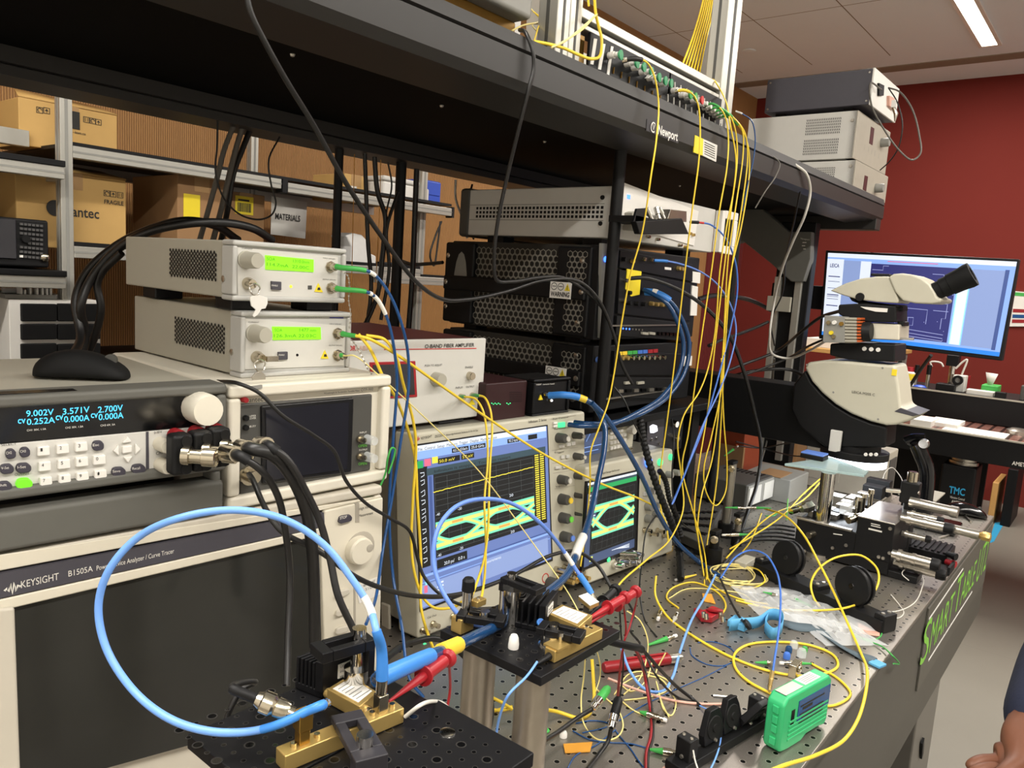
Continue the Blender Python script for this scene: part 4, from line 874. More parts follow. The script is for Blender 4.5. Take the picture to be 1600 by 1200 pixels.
for c in ((1006,828),(1016,833),(1026,829),(1036,836)): I.knob('bnc_socket','nickel',c,4.6,.02,prof=lambda r,L: [(0,r),(.003,r),(.003,r*.72),(L,r*.72)])
m_ = I.mb(); random.seed(11)
for px,py in ((975,880),(982,868),(990,873),(998,866),(985,884),(996,880),(970,886)): u,v = I.uv(px,py,-.02); m_.lathe((u,.0,v),(random.uniform(-.3,.5),-1,random.uniform(-.2,.3)),[(0,.007),(.012,.007),(.012,.005),(.034,.0052),(.035,.0035)],12)
m_.build('coax_adapter','chrome',I.t); I.knob('status_lamp','led_green',(950,874),4,.003)
for fx in (.04,I.W-.05): I.mb().box(fx-.02,fx+.02,.01,.035,-.022,-.008).build('tilt_foot','grey_dark',I.t); MB(I.T0).box(fx-.015,fx+.015,.24,.28,-.0175,.001).build('rear_foot','grey_dark',I.t)
zt2 = (I.T @ V(0,.06,I.H)).z+.006
I = Inst('signal_generator','small beige bench generator with a blue display on the smaller oscilloscope','generator',at(908,726,y=.875),-4.6,.20,.085,.24)
I.W = I.uv(990,690)[0]; I.H = I.uv(950,664)[1]; O = I.T.translation
I.mb().box(0,I.W,.02,I.Dp,0,I.H).build('case','grey_mid',I.t,bev=.004); I.mb().box(-.002,I.W,0,.022,-.002,I.H+.002).build('front_bezel','scope_white',I.t,bev=.005)
dp = I.plate('display','scr_slate',[(911,719),(914,676),(948,669),(946,711)],-.001,.002,.0005); lines(I,'scr_sky',[[(913,700),(940,694)],[(913,707),(935,702)],[(916,690),(925,672)]],.0008,dp,-.0018)
I.knob('knob','knob',(983,670),7.5,.016)
for r_ in range(5):
 for c_ in range(5):
  px,py = 954+c_*5.2,676+r_*8-c_*1.2
  if px > 972 and r_ < 1: continue
  I.plate('key','red_lbl' if (r_,c_) == (2,3) else 'white',[(px-2,py+2.5),(px-2,py-2),(px+2,py-3),(px+2,py+1.5)],-.004,0)
for k in range(5): I.plate('key','white',[(912+k*8,724-k*2),(912+k*8,719-k*2),(918+k*8,717-k*2),(918+k*8,722-k*2)],-.003,0)
for c in ((978,703),(988,706)): I.knob('bnc_socket','nickel',c,5,.018)
I.mb().box(.02,I.W-.02,.04,.2,zt2-O.z,.001).build('foot','black',I.t)
I = Inst('light_source','black bench light source with a glowing white window behind the corrugated tube','light source',at(996,716,y=.89),-4.6,.20,.10,.22)
I.W = I.uv(1066,690)[0]; I.H = I.uv(1030,648)[1]; O = I.T.translation
I.mb().box(0,I.W,0,I.Dp,0,I.H).build('case','anod',I.t,bev=.004); I.plate('front_panel','panel_dk',[(1010,706),(1010,655),(1037,650),(1035,697)],-.002,.001)
I.plate('window','led_w',[(1015,676),(1014,666),(1019,663),(1025,665),(1026,673),(1020,676)],-.003,0)
for c in ((1016,686),(1024,684),(1028,692)): I.knob('screw','chrome',c,2.4,.006)
for c in ((1052,662),(1054,684)): I.knob('knob','nickel',c,5.5,.012)
m_ = I.mb()
for k in range(10): m_.box(.02+k*.016,.028+k*.016,.02,I.Dp-.02,I.H,I.H+.006)
m_.build('cooling_fin','grey_mid',I.t); I.mb().box(.02,I.W-.02,.03,.2,zt2-O.z-.004,.001).build('foot','black',I.t)
fo = at(997,690,y=.872); tag(MB().box(fo.x-.018,fo.x+.006,.88,.95,zt2+.002,at(997,657,y=.872).z).build('foam_block','foam',None,bev=.004),'dark foam block between the two boxes on the smaller oscilloscope','foam')
# == boxes on top of the large scope
zs1 = (s1.T @ V(.3,.06,s1.H)).z+.001
I = Inst('laser_diode_unit','dark maroon perforated box with green lamps between the silver amplifier and the black driver box','instrument',at(757,650,y=.89),-3.,.10,.08,.12)
I.W = I.uv(822,630)[0]; I.H = I.uv(790,597)[1]; O = I.T.translation
I.mb().box(0,I.W,0,I.Dp,zs1-O.z,I.H).build('case','maroon_dk',I.t,bev=.003); m_ = I.mb()
for r_ in range(5):
 for c_ in range(8):
  u,v = I.uv(797+c_*2.4,613+r_*3.5); b = len(m_.v); m_.v += [V(u+.0012*math.cos(k*PI/3),-.0006,v+.0012*math.sin(k*PI/3)) for k in range(6)]; m_.f.append(tuple(range(b,b+6)))
m_.build('vent_holes','black',I.t)
for k in range(9): I.knob('status_lamp','led_green',(768+k*2.6+(8 if k > 5 else 0),630+(k % 2)*1.5),.8,.0015)
I = Inst('driver_box','black box with a thick blue cable plugged in its front on the large oscilloscope','instrument',at(831,649,y=.875),-4.,.085,.08,.085)
drv = I; I.W = I.uv(888,620)[0]; I.H = I.uv(860,592.5)[1]; O = I.T.translation
I.mb().box(0,I.W,.012,I.Dp,zs1-O.z+.003,I.H).build('case','black',I.t,bev=.005); I.mb().frame(-.002,I.W+.002,zs1-O.z+.002,I.H+.002,.006,-.003,.016).box(.003,I.W-.003,.002,.013,zs1-O.z+.006,I.H-.004).build('front_frame','anod',I.t,bev=.003)
I.texts([('KEYSIGHT',(835,602.5),(846,601.8),2.4),('remote head',(848,601.5),(866,600.5),2)],'text_lt',d=0.)
I.plate('laser_label','yellow_lbl',[(842,625),(845,617),(848,624.5)],-.0006,.002)
for c in ((851,616),(857,615),(858,625)): I.knob('socket','nickel',c,3,.006)
I.knob('status_lamp','led_w',(858,625),1.8,.008)
# == riser shelf with the modular chassis
zr_ = at(1000,633,y=.86).z
t = thing('riser_shelf','black riser board carrying the stacked modular chassis behind the oscilloscopes','shelf',(1.6,1.1,ZT))
MB().box(1.27,1.95,.85,1.44,1.198,1.216).build('board','black',t,bev=.003)
for x,y in ((1.29,1.40),(1.90,1.40),(1.90,.91)): MB().box(x-.02,x+.02,y-.02,y+.02,ZT,1.198).build('leg','black',t)
pw = at(1090,690,y=.92); MB().box(pw.x-.05,pw.x+.04,.94,1.02,ZT,1.198).build('support','black',t,bev=.003)
def hexes(mb,x,y0,y1,z0,z1,r,skip=None):
 dz = r*1.5; dy = r*math.sqrt(3); j = 0; z = z0
 while z < z1:
  y = y0+(dy/2 if j % 2 else 0)
  while y < y1:
   if not (skip and skip(y,z)):
    b = len(mb.v)
    for k in range(6):
     a = PI/6+k*PI/3
     for rr in (r*1.0,r*.74): mb.v.append(V(x,y+math.cos(a)*rr,z+math.sin(a)*rr))
    for k in range(6): mb.f.append((b+2*k,b+2*((k+1) % 6),b+2*((k+1) % 6)+1,b+2*k+1))
   y += dy
  z += dz; j += 1
def chassis(name,label,tlf,zb,zt,w,dep,nrows):
 p = at(*tlf,y=.885); I = Inst(name,label,'chassis',(p.x,.885,zb),-.8,w,zt-zb,dep,group='black modular chassis')
 H = I.H
 I.mb().box(.006,w,.03,dep,0,H).build('case','hex_in',I.t,bev=.003)
 I.mb().box(.0,w,.004,.034,.0,H).build('front_frame','black',I.t,bev=.003)
 e = I.mb()
 I.mb().box(-.006,.008,.022,.112,.003,H-.004).build('side_cheek','black',I.t,bev=.005); I.mb().box(-.008,.008,dep-.085,dep+.01,.003,H-.004).build('side_cheek','black',I.t,bev=.005)
 me = I.mb(); hexes(me,-.0006,.118,dep-.09,.012,H-.012,.0085); me.build('honeycomb_grille','perf',I.t)
 me = I.mb(); hexes(me,-.0066,.038,.082,.02 if H > .15 else .03,H-.02,.0075); me.build('honeycomb_grille','perf',I.t)
 hp = I.mb(); P = []
 for k in range(9): a = PI*k/8; P.append((-.0086,dep-.045+.022*math.cos(a),(H*.45 if H > .15 else H*.4)+H*.42*math.sin(a)))
 hp.prism(P,(.003,0,0)); hp.build('grip_opening','grey_mid' if H > .15 else 'grey_dark',I.t)
 zc = H*.5
 st = I.mb().box(-.016,-.004,.026,dep+.005,zc-.018,zc+.016).build('carry_strap','black',I.t,bev=.004)
 for y_,z_ in ((.034,zc),(dep-.006,zc),(.045,H*.83),(.045,H*.17),(dep,H*.82),(dep,H*.2)):
  if H < .15 and y_ > .1 and z_ != zc: continue
  I.mb().lathe((-.006 if z_ != zc else -.016,y_,z_),(-1,0,0),[(0,.0058),(.002,.0058),(.003,.004)],10).build('screw','steel',I.t)
 lb = I.mb().box(-.0172,-.0155,.060,.116,zc-.017,zc+.018).build('warning_label','white',I.t)
 m_ = I.mb(); lettering(m_,'WARNING',(-.0178,.113,zc-.013),(-.0178,.063,zc-.013),(0,0,1),.010,bold=.03)
 for k in range(2): m_.ribbon([V(-.0178,.105-.018*k+.0075*math.cos(i*.45),zc+.008+.0075*math.sin(i*.45)) for i in range(15)],.0007,(1,0,0)); m_.add([(-.0178,.110-.018*k,zc+.0075),(-.0178,.100-.018*k,zc+.0075),(-.0178,.100-.018*k,zc+.009),(-.0178,.110-.018*k,zc+.009)],[(0,1,2,3)])
 m_.build('printing','text_dk',lb)
 I.mb().add([(-.0178,.077,zc),(-.0178,.062,zc),(-.0178,.0695,zc+.016)],[(0,1,2)]).build('hazard_triangle','yellow_lbl',lb)
 me = I.mb().add([(-.0182,.0703,zc+.002),(-.0182,.0687,zc+.002),(-.0182,.0687,zc+.011),(-.0182,.0703,zc+.011)],[(0,1,2,3)]).build('hazard_mark','text_dk',lb)
 for fy in (.06,dep-.07): I.mb().box(.03,.07,fy,fy+.04,-.011,.001).box(w-.07,w-.03,fy,fy+.04,-.011,.001).build('foot','black',I.t)
 return I
zA = at(927,626,y=.885).z; zB = at(931,541,y=.885).z; zC_ = at(930,527,y=.885).z; zD = at(942,383,y=.885).z
wch = at(1092,412,y=.885).x-at(942,385,y=.885).x
cl = chassis('modular_chassis','lower, flatter black honeycomb chassis with one row of gold sockets and a WARNING label',(931,545),1.230,zB,wch,.44,1)
cu = chassis('modular_chassis','upper, taller black honeycomb chassis with a lit blue power button and a WARNING label',(942,385),zB+.012,zD,wch,.44,2)
def mod(I,pts,m='anod',name='module_panel',par=None): return I.plate(name,m,pts,-.004,.006,.001,par)
I = cu
I.knob('power_button','led_blue',(945,405),4.5,.004); I.plate('button_strip','grey_mid',[(936,528),(940,380),(950,381),(946,529)],-.001,.006)
md = mod(I,[(966,418),(967,391),(1080,413),(1080,440)]); m2 = mod(I,[(963,490),(966,421),(1078,443),(1075,502)]); m3 = mod(I,[(960,524),(962,493),(1074,505),(1074,533)],'black')
for px,py,m in ((971,405,'black'),(984,408,'gold'),(1002,405,'nickel'),(1014,406,'nickel'),(1021,407,'nickel'),(1056,419,'gold'),(1061,420,'gold')): I.knob('socket',m,(px,py),3.4,.012,parent=md)
for px,py,m in ((972,438,'nickel'),(978,457,'black'),(970,470,'nickel'),(978,473,'black'),(990,474,'black'),(1001,475,'black'),(1013,474,'gold'),(1021,475,'gold'),(1029,475.5,'gold'),(1036,476,'gold'),(1044,476.5,'gold')): I.knob('socket',m,(px,py),3.4,.014,parent=m2)
I.plate('module_label','yellow_lbl',[(974,451),(977,420),(999,424),(996,460),(983,463)],-.0056,-.003,0,m2)
I.plate('module_label','white',[(1036,421),(1036,417),(1046,418),(1046,422)],-.0048,-.003,0,md)
I.plate('serial_label','white',[(1081,441),(1082,424),(1094,426),(1093,443)],-.0012,.002); I.plate('serial_label','white',[(1078,493),(1081,446),(1090,448),(1088,493)],-.0012,.002)
I.mb().box(.02,.36,-.008,0,.030,.033).build('module_handle','steel',m3)
for k in range(7): I.knob('status_lamp','led_blue' if k < 3 else 'steel',(971+k*5,513+k*.4),1.6,.005,parent=m3)
for px in (999,1010): I.plate('port','case_grey',[(px,522),(px,518),(px+9,519),(px+9,523)],-.009,0,.0005,m3)
for k in range(6): I.plate('port','black_gloss',[(1024+k*6,523+k*.3),(1024+k*6,518+k*.3),(1028+k*6,518.3+k*.3),(1028+k*6,523.3+k*.3)],-.009,0,0,m3)
I = cl
I.knob('power_button','violet',(933,562),4.8,.004)
md = mod(I,[(956,585),(958,548),(1066,553),(1064,586)]); m3 = mod(I,[(955,622),(956,589),(1064,590),(1062,622)],'black')
for k,m in enumerate(('yellow','yellow','green','green','blue_fibre','blue_fibre','red','red')): I.plate('colour_tag',m,[(962+k*8,555-k*.6),(962+k*8,549.5-k*.6),(969+k*8,549-k*.6),(969+k*8,554.5-k*.6)],-.0052,-.003,0,md)
for k in range(9): I.knob('socket','gold' if k < 2 else 'nickel',(965+k*8.2,558.5-k*.1),3.6,.016,parent=md)
I.plate('serial_label','white',[(1068,572),(1069,557),(1081,556),(1080,571)],-.0012,.002)
for px in (972,992): I.plate('port','case_grey',[(px,600),(px,596),(px+10,595),(px+10,599)],-.009,0,.0005,m3)
for k in range(8): I.plate('port','black_gloss' if k % 2 else 'steel',[(962+k*12,613-k*.5),(962+k*12,608-k*.5),(969+k*12,607.7-k*.5),(969+k*12,612.7-k*.5)],-.009,0,0,m3)
I.mb().box(.02,.36,-.008,0,.028,.031).build('module_handle','steel',m3)
p = at(966,290,y=.875); p2 = at(957,362,y=.875)
I = Inst('white_instrument','white rack instrument with a pierced side band on top of the chassis stack','instrument',(p.x,.875,zD+.016),-.8,wch+.01,p.z-zD-.016,.45)
wi = I; I.H = p.z-I.T.translation.z
I.mb().box(0,I.W,.0,I.Dp-.03,0,I.H).build('case','case_white',I.t,bev=.003)
I.mb().box(-.003,I.W+.003,I.Dp-.035,I.Dp,-.004,I.H+.004).build('rear_bumper','grey_dark',I.t,bev=.008)
m_ = I.mb(); H = I.H
for j in range(3):
 for k in range(34):
  y_ = .035+k*.0108; z_ = H*.5+(j-1)*.0095; b = len(m_.v); m_.v += [V(-.0006,y_-.0035,z_-.003),V(-.0006,y_+.0035,z_-.003),V(-.0006,y_+.0035,z_+.003),V(-.0006,y_-.0035,z_+.003)]; m_.f.append((b,b+1,b+2,b+3))
m_.build('vent_holes','black',I.t); I.mb().box(-.0008,0,.03,.42,H*.5-.018,H*.5-.0165).box(-.0008,0,.03,.42,H*.5+.0165,H*.5+.018).build('side_groove','grey_mid',I.t)
for z_ in (H*.28,H*.78): I.mb().lathe((0,.036,z_),(-1,0,0),[(0,.005),(.003,.0045)],10).build('screw','black',I.t)
I.plate('front_panel','white',[(967,350),(972,285),(1090,330),(1083,384)],-.003,.001)
rb_ = I.W
I.mb().box(rb_-.002,rb_+.016,-.02,.0,.002,H-.002).box(rb_+.016,rb_+.09,-.02,-.012,H-.02,H).box(rb_+.016,rb_+.09,-.02,-.012,0,.02).box(rb_+.07,rb_+.09,-.02,-.012,.02,H-.02).build('rack_ear','white',I.t,bev=.002)
for fx in (.03,I.W-.06): I.mb().box(fx,fx+.04,.05,.1,-.0155,.001).box(fx,fx+.04,.33,.38,-.0155,.001).build('foot','black',I.t)
I.plate('handle','case_grey',[(972,360),(974,332),(980,330),(986,331),(985,361)],-.022,0,.002); I.plate('button','led_blue',[(978,310),(978,304),(982,305),(982,311)],-.0045,0)
for px,py in ((1010,370),(1025,374),(1060,383),(1069,386),(1075,365),(1080,367)): I.knob('socket','gold' if px > 1065 else 'nickel',(px,py),2.6,.01)
q = [at(px,py,y=.80) for px,py in ((991,347),(999,366),(1075,367),(1064,345))]
t = thing('electrical_module','small black metal module with coax plugs in front of the white rack instrument','module',at(1030,366,y=.82))
P = [at(990,330,y=.80),at(995,352,y=.80),at(1003,367,y=.80),at(1078,366,y=.80),at(1078,345,y=.80),at(1066,327,y=.80)]
MB().prism([at(1000,366,y=.80),at(994,346,y=.80),at(1066,341,y=.80),at(1077,366,y=.80)],(0,.014,0)).build('module_body','black',t,bev=.002)
MB().prism([at(1043,343,y=.825),at(1048,327,y=.825),at(1073,330,y=.825),at(1073,347,y=.825)],(0,.03,0)).build('module_top','steel',t,bev=.001)
MB().prism([at(990,347,y=.81),at(996,326,y=.81),at(1012,325,y=.81),at(1008,345,y=.81)],(0,.006,0)).build('end_bracket','black',t,bev=.001)
MB().box(at(1000,340,y=.8).x,at(1070,340,y=.8).x,.81,.873,at(1030,355,y=.86).z-.006,at(1030,350,y=.86).z).build('mounting_foot','black',t)
for a,b in (((1018,343),(1008,322)),((1030,342),(1025,324)),((1038,342),(1030,326))): MB().lathe(at(*a,y=.83),at(*b,y=.84)-at(*a,y=.83),[(0,.004),(.01,.004),(.011,.006),(.026,.006),(.027,.004)],12).build('coax_plug','steel',t)
# == frame and patch panels on the overhead shelf
YA = .80; ZS = 1.863
t = thing('profile_frame','tall bare aluminium profile frame standing on the overhead shelf','frame',(1.4,YA,ZS))
def upr(xa,xb,y0=YA,d=.04,ztop=2.55):
 u_ = MB().box(xa,xb,y0,y0+d,ZS-.008,ztop).build('upright','alu',t,bev=.002); w = xb-xa
 MB().box(xa+w*.42,xa+w*.58,y0-.0008,y0+.002,ZS,ztop-.01).box(xa-.0008,xa+.002,y0+d*.42,y0+d*.58,ZS,ztop-.01).build('slot','grey_dark',u_)
a,b,c_ = at(868,70,y=YA).x,at(887,80,y=YA).x,at(905,95,y=YA).x
upr(a,b); upr(b+.001,c_)
a2,b2 = at(1121,190,y=YA).x,at(1142,190,y=YA).x; upr(a2,b2)
a3 = at(853,60,y=YA+.25).x; MB().box(a3-.02,a3+.02,YA+.25,YA+.29,ZS-.008,2.55).build('upright','alu',t,bev=.002)
a4 = at(1106,130,y=YA+.3).x; MB().box(a4-.02,a4+.02,YA+.28,YA+.32,ZS-.008,2.55).build('upright','alu',t,bev=.002)
zt1,zb1 = at(906,7,y=YA).z,at(906,24,y=YA).z
for z1_,z0_ in ((zt1,zb1),(at(906,32,y=YA).z,at(906,41,y=YA).z)): MB().box(c_,a2,YA+.002,YA+.038,z0_,z1_).build('cross_rail','alu',t,bev=.002)
MB().box(c_,a2,YA+.012,YA+.03,at(906,33,y=YA).z,zb1).build('rail_slot','grey_dark',t)
MB().box(a3+.02,a4-.02,YA+.26,YA+.29,1.99,2.02).build('cross_rail','alu',t,bev=.002)
def patch(label,tl,br_,n,xs_):
 p,q = at(*tl,y=YA-.006),at(*br_,y=YA-.006)
 t = thing('patch_panel',label,'patch panel',((p.x+q.x)/2,YA,ZS),'fibre patch panels'); zt_ = at(925,51,y=YA-.006).z
 MB().box(p.x,q.x,YA-.008,YA-.002,ZS+.001,zt_).build('panel','anod',t,bev=.001); MB().box(p.x,q.x,YA-.002,YA+.06,ZS+.001,ZS+.006).build('panel_base','anod',t)
 return t,zt_
pp1,zpt = patch('left black fibre patch panel with green capped ports on the overhead shelf',(922,50),(1043,165),0,0)
pp2,_ = patch('right black fibre patch panel with white port strips on the overhead shelf',(1044,120),(1122,205),0,0)
m_ = MB()
for a,b,w in (((931,60),(925,100),4.5),((944,68),(937,108),4.5),((957,72),(950,118),3.5)):
 m_.prism([at(a[0]-w/2,a[1],y=YA-.0095),at(a[0]+w/2,a[1]+1,y=YA-.0095),at(b[0]+w/2,b[1]+1,y=YA-.0095),at(b[0]-w/2,b[1],y=YA-.0095)],(0,.002,0))
m_.build('label_strip','white',pp1)
m_ = MB()
for k in range(7): px = 959+k*12.1; py = 105+k*7.3; m_.bar(at(px,py,y=YA-.0088),at(px-1,py+10,y=YA-.0088),.0012,.0035,(0,1,0))
m_.build('port_number','bronze',pp1)
def port(par,c,m,cap=True):
 p = at(*c,y=YA-.008); MB().lathe(p,(0,-1,0),[(0,.006),(.012,.006),(.012,.0045),(.02,.0045)],12).build('port','white',par)
 if cap: MB().lathe(p+V(.002,-.02,-.001),(.15,-1,0),[(0,.0055),(.003,.0085),(.005,.0085)],14).build('dust_cap',m,par)
for c in ((951,87),(977,100),(988,106),(1000,113),(1012,122),(1022,127),(1031,131)): port(pp1,c,'green_cap')
MB().bar(at(1010,122,y=YA-.03),at(1022,113,y=YA-.03),.001,.007,(0,1,0)).build('paper_flag','white',pp1)
m_ = MB()
for k in range(10): px = 1045+k*9.2; py = 121+k*5.1; m_.bar(at(px,py+2,y=YA-.0088),at(px,py+14,y=YA-.0088),.0012,.003,(0,1,0)); m_.bar(at(px-1.5,py+26,y=YA-.0088),at(px-2,py+46,y=YA-.0088),.0012,.003,(0,1,0))
m_.build('label_strip','white',pp2)
for c,m in (((1062,149),'green'),((1070,152),'green'),((1080,157),'red_lbl')): port(pp2,c,m)
for c in ((1050,142),(1092,163),(1098,168),(1104,172),(1109,176),(1114,180),(1119,183)): port(pp2,c,'green',False)
p,q = at(715,25,y=.80),at(833,22,y=.80)
t = thing('shelf_instrument','grey and olive edged instrument on the overhead shelf at the top edge of the photo','instrument',(1.0,.85,ZS))
b0 = at(832,33,y=.80); zlo = at(820,27,y=.80).z
MB().box(.62,b0.x,.80,1.1,zlo,zlo+.14).build('case','grey_mid',t,bev=.008); MB().box(.62,b0.x-.004,.83,1.08,zlo-.02,zlo+.001).build('base','bronze',t,bev=.003)
for x in (.68,b0.x-.04): MB().box(x-.012,x+.012,.86,.9,ZS-.001,zlo-.018).build('foot','black',t)
m_ = MB()
for x in (.72,.76,.80,.84,.88,.92): m_.lathe((x,.85,zlo-.0198),(0,0,-1),[(0,.004),(.001,.003)],8)
m_.build('base_screw','black',t)
p = at(790,45,y=1.0); t = thing('spool_box','small ribbed white box on the overhead shelf behind the grey instrument','box',(p.x,1.02,ZS))
MB().box(p.x-.03,p.x+.045,1.0,1.06,ZS-.005,at(790,22,y=1.0).z+.02).build('box_body','white',t,bev=.003); m_ = MB()
for k in range(6): m_.box(p.x-.025+k*.012,p.x-.019+k*.012,.997,1.0,ZS+.005,ZS+.05)
m_.build('rib','case_grey',t)
t = thing('foam_wedge','small tan cardboard block beside the left patch panel','block',at(912,95,y=YA+.02))
p0 = at(905,100,y=YA); MB().box(c_+.003,at(921,90,y=YA).x,YA+.01,YA+.05,ZS+.001,at(912,80,y=YA).z).build('block','card',t,bev=.002); MB().box(c_+.003,at(921,90,y=YA).x,YA+.012,YA+.05,at(912,80,y=YA).z,at(914,50,y=YA).z).build('dark_sleeve','bronze',t,bev=.002)
# == three boxes at the far end of the shelf
XP = 2.72
def stack(name,label,zb,zt,yf,yb,w,m): 
 T = (XP,yf,zb); I = Inst(name,label,'power supply',T,-.6,w,zt-zb,yb-yf,group='power supplies on the overhead shelf'); return I
z1t = at(1335,250,x=XP).z; z2b = at(1345,247,x=XP).z; z2t = at(1342,172,x=XP).z; z3b = at(1360,163,x=XP).z; z3t = at(1368,106,x=XP).z
def sidevent(I,pts,ny,nz):
 (ya,za),(yb,zb_) = I.side(*pts[0]),I.side(*pts[1]); y0_,y1_ = sorted((ya,yb)); z0_,z1_ = sorted((za,zb_)); m_ = I.mb()
 for j in range(nz):
  for k in range(ny):
   yy = y0_+(y1_-y0_)*k/ny; zz = z0_+(z1_-z0_)*j/nz; s_ = (y1_-y0_)/ny; h_ = (z1_-z0_)/nz
   b = len(m_.v); m_.v += [V(-.0007,yy,zz),V(-.0007,yy+s_*.45,zz),V(-.0007,yy+s_*.45+s_*.25,zz+h_*.7),V(-.0007,yy+s_*.25,zz+h_*.7)]; m_.f.append((b,b+1,b+2,b+3))
 m_.build('vent_slots','key_grey',I.t)
def psu_front(I,disp,knobc,vs,dy):
 I.plate('display','maroon',disp,-.003,.001); I.knob('knob','grey_mid',knobc,7,.03)
 m_ = I.mb()
 for px,py in vs: u,v = I.uv(px,py); m_.box(u-.002,u+.002,-.002,0,v-.009,v+.009)
 m_.build('button','grey_mid',I.t)
 I.mb().box(.0,I.W,-.002,.028,0,I.H).build('front_bezel','beige_dk',I.t,bev=.003)
 I.mb().lathe((-.001,.015,I.H*.8),(-1,0,0),[(0,.006),(.003,.005)],10).build('case_screw','steel',I.t)
wps = at(1381,290,y=.81).x-XP
yf = at(1338,200,x=XP).y
I = stack('bench_power_supply','lower white bench power supply at the far end of the overhead shelf',ZS+.002,z1t,yf-.012,1.17,wps,0)
I.mb().box(0,I.W,.0,I.Dp,0,I.H).build('case','case_white',I.t,bev=.003); psu_front(I,[(1347,296),(1350,274),(1355,276),(1352,299)],(1367,294),[(1340,306),(1346,309),(1351,312),(1356,314),(1362,318)],0)
sidevent(I,((1252,262),(1303,280)),20,6)
I = stack('bench_power_supply','middle white bench power supply of the stack with two vent fields',z2b,z2t,yf,1.19,wps,0)
I.mb().box(0,I.W,.0,I.Dp,0,I.H).build('case','case_white',I.t,bev=.003); psu_front(I,[(1357,224),(1360,198),(1365,201),(1362,227)],(1376,223),[(1350,230),(1356,234),(1361,237),(1366,240),(1372,244)],0)
sidevent(I,((1260,186),(1312,208)),20,6); sidevent(I,((1256,218),(1308,240)),20,6)
for fy in (.04,.30): I.mb().box(.02,.06,fy,fy+.03,z1t-z2b,.001).box(I.W-.06,I.W-.02,fy,fy+.03,z1t-z2b,.001).build('foot','grey_mid',I.t)
I = stack('control_box','dark grey box with a white end plate on top of the two white power supplies',z3b,z3t,at(1363,130,x=XP).y,at(1196,150,x=XP).y,wps*.78,0); cbx = I
I.mb().box(0,I.W,.003,I.Dp,0,I.H).build('case','panel_dk',I.t,bev=.003); I.mb().box(-.001,I.W+.001,-.003,.003,-.001,I.H+.001).build('end_plate','white',I.t,bev=.001)
for y_ in (.012,I.Dp-.012):
 for z_ in (.012,I.H-.012): I.mb().lathe((0,y_,z_),(-1,0,0),[(0,.004),(.002,.003)],8).build('screw','steel',I.t)
I.plate('socket','black',[(1369,150),(1369,130),(1377,134),(1376,150)],-.01,0,.001); I.plate('connector_plate','rose',[(1384,165),(1384,150),(1392,154),(1392,172)],-.012,.0)
for fy in (.06,I.Dp-.06): I.mb().box(.03,.07,fy,fy+.03,z2t-z3b,.001).box(I.W-.06,I.W-.03,fy,fy+.03,z2t-z3b,.001).build('foot','black',I.t)
# == monitor at the end of the bench
XM = 2.9
mt = thing('monitor','large wide monitor on a black arm showing a dark chip layout on a blue desktop','monitor',(XM+.03,.63,1.35))
A_,B_,C_,E_ = at(1290,391,x=XM),at(1593,405,x=XM),at(1566,564,x=XM),at(1279,529,x=XM)
MB().prism([A_,B_,C_,E_],(.035,0,0)).build('housing','black',mt,bev=.003)
a_,b_,c2,e_ = at(1294,395,x=XM-.001),at(1589,409,x=XM-.001),at(1561,557,x=XM-.001),at(1284,523,x=XM-.001)
ms = MB().prism([a_,b_,c2,e_],(.004,0,0)).build('screen','scr_sky',mt)
def qm(fx,fy,d=0.): 
 p = a_.lerp(b_,fx).lerp(e_.lerp(c2,fx),fy); return V(XM-.0015-d,p.y,p.z)
def mrect(items):
 by = {}
 for m,r4 in items: by.setdefault((m,r4[0] == .74),[]).append(r4)
 for k,((m,_),L) in enumerate(by.items()):
  m_ = MB()
  for (x0,y0,x1,y1) in L:
   b = len(m_.v); m_.v += [qm(x0,y0,k*.0002),qm(x1,y0,k*.0002),qm(x1,y1,k*.0002),qm(x0,y1,k*.0002)]; m_.f.append((b,b+1,b+2,b+3))
  m_.build('screen_graphic',m,ms)
mrect([('scr_white',(0,0,1,.05)),('scr_white',(0,.07,.1,.96)),('scr_white',(.2,.08,.26,.96)),('scr_cy',(.735,.1,.795,.93)),('scr_white',(.74,.1,.79,.93)),('scr_blue2',(.1,.08,.2,.96)),('scr_blue2',(.80,.1,.97,.93)),('scr_navy',(.26,.1,.725,.92)),('scr_azure',(.0,.955,1,1)),('scr_blue3',(.955,.09,.975,.94)),('scr_pink',(.35,.062,.62,.07))])
m_ = MB()
def ml(pts,w=.0010): m_.ribbon([qm(*p,.0026) for p in pts],w,(1,0,0))
for pts in ([(.27,.17),(.33,.17),(.33,.12),(.36,.12)],[(.27,.22),(.29,.22),(.29,.30),(.34,.30)],[(.42,.58),(.60,.58),(.60,.74)],[(.43,.58),(.43,.80)],[(.36,.70),(.53,.68),(.53,.77),(.50,.77),(.50,.68)],[(.36,.80),(.70,.84)],[(.36,.84),(.70,.88)],[(.27,.87),(.70,.91)],[(.38,.78),(.40,.78),(.40,.82)],[(.63,.58),(.71,.58)],[(.66,.5),(.7,.5),(.7,.66),(.68,.66),(.68,.78)],[(.60,.18),(.66,.18),(.66,.26),(.72,.26)],[(.68,.30),(.72,.30),(.72,.40)],[(.64,.38),(.70,.38)],[(.66,.44),(.71,.44),(.71,.48)]): ml(pts)
for p in ((.60,.70),(.66,.70),(.70,.80),(.70,.90),(.59,.72)): m_.ball(qm(*p,.002),.0014,6)
m_.build('layout_trace','scr_line',ms)
m_ = MB()
lettering(m_,'LEICA',qm(.02,.17,.0028),qm(.075,.17,.0028),(0,0,1),.013,bold=.02)
for k,y_ in enumerate((.28,.34,.42,.50,.52,.55,.63)): m_.ribbon([qm(.015,y_,.0026),qm(.085,y_,.0026)],.0008 if k % 3 else .0016,(1,0,0))
m_.build('screen_text','scr_navy',ms)
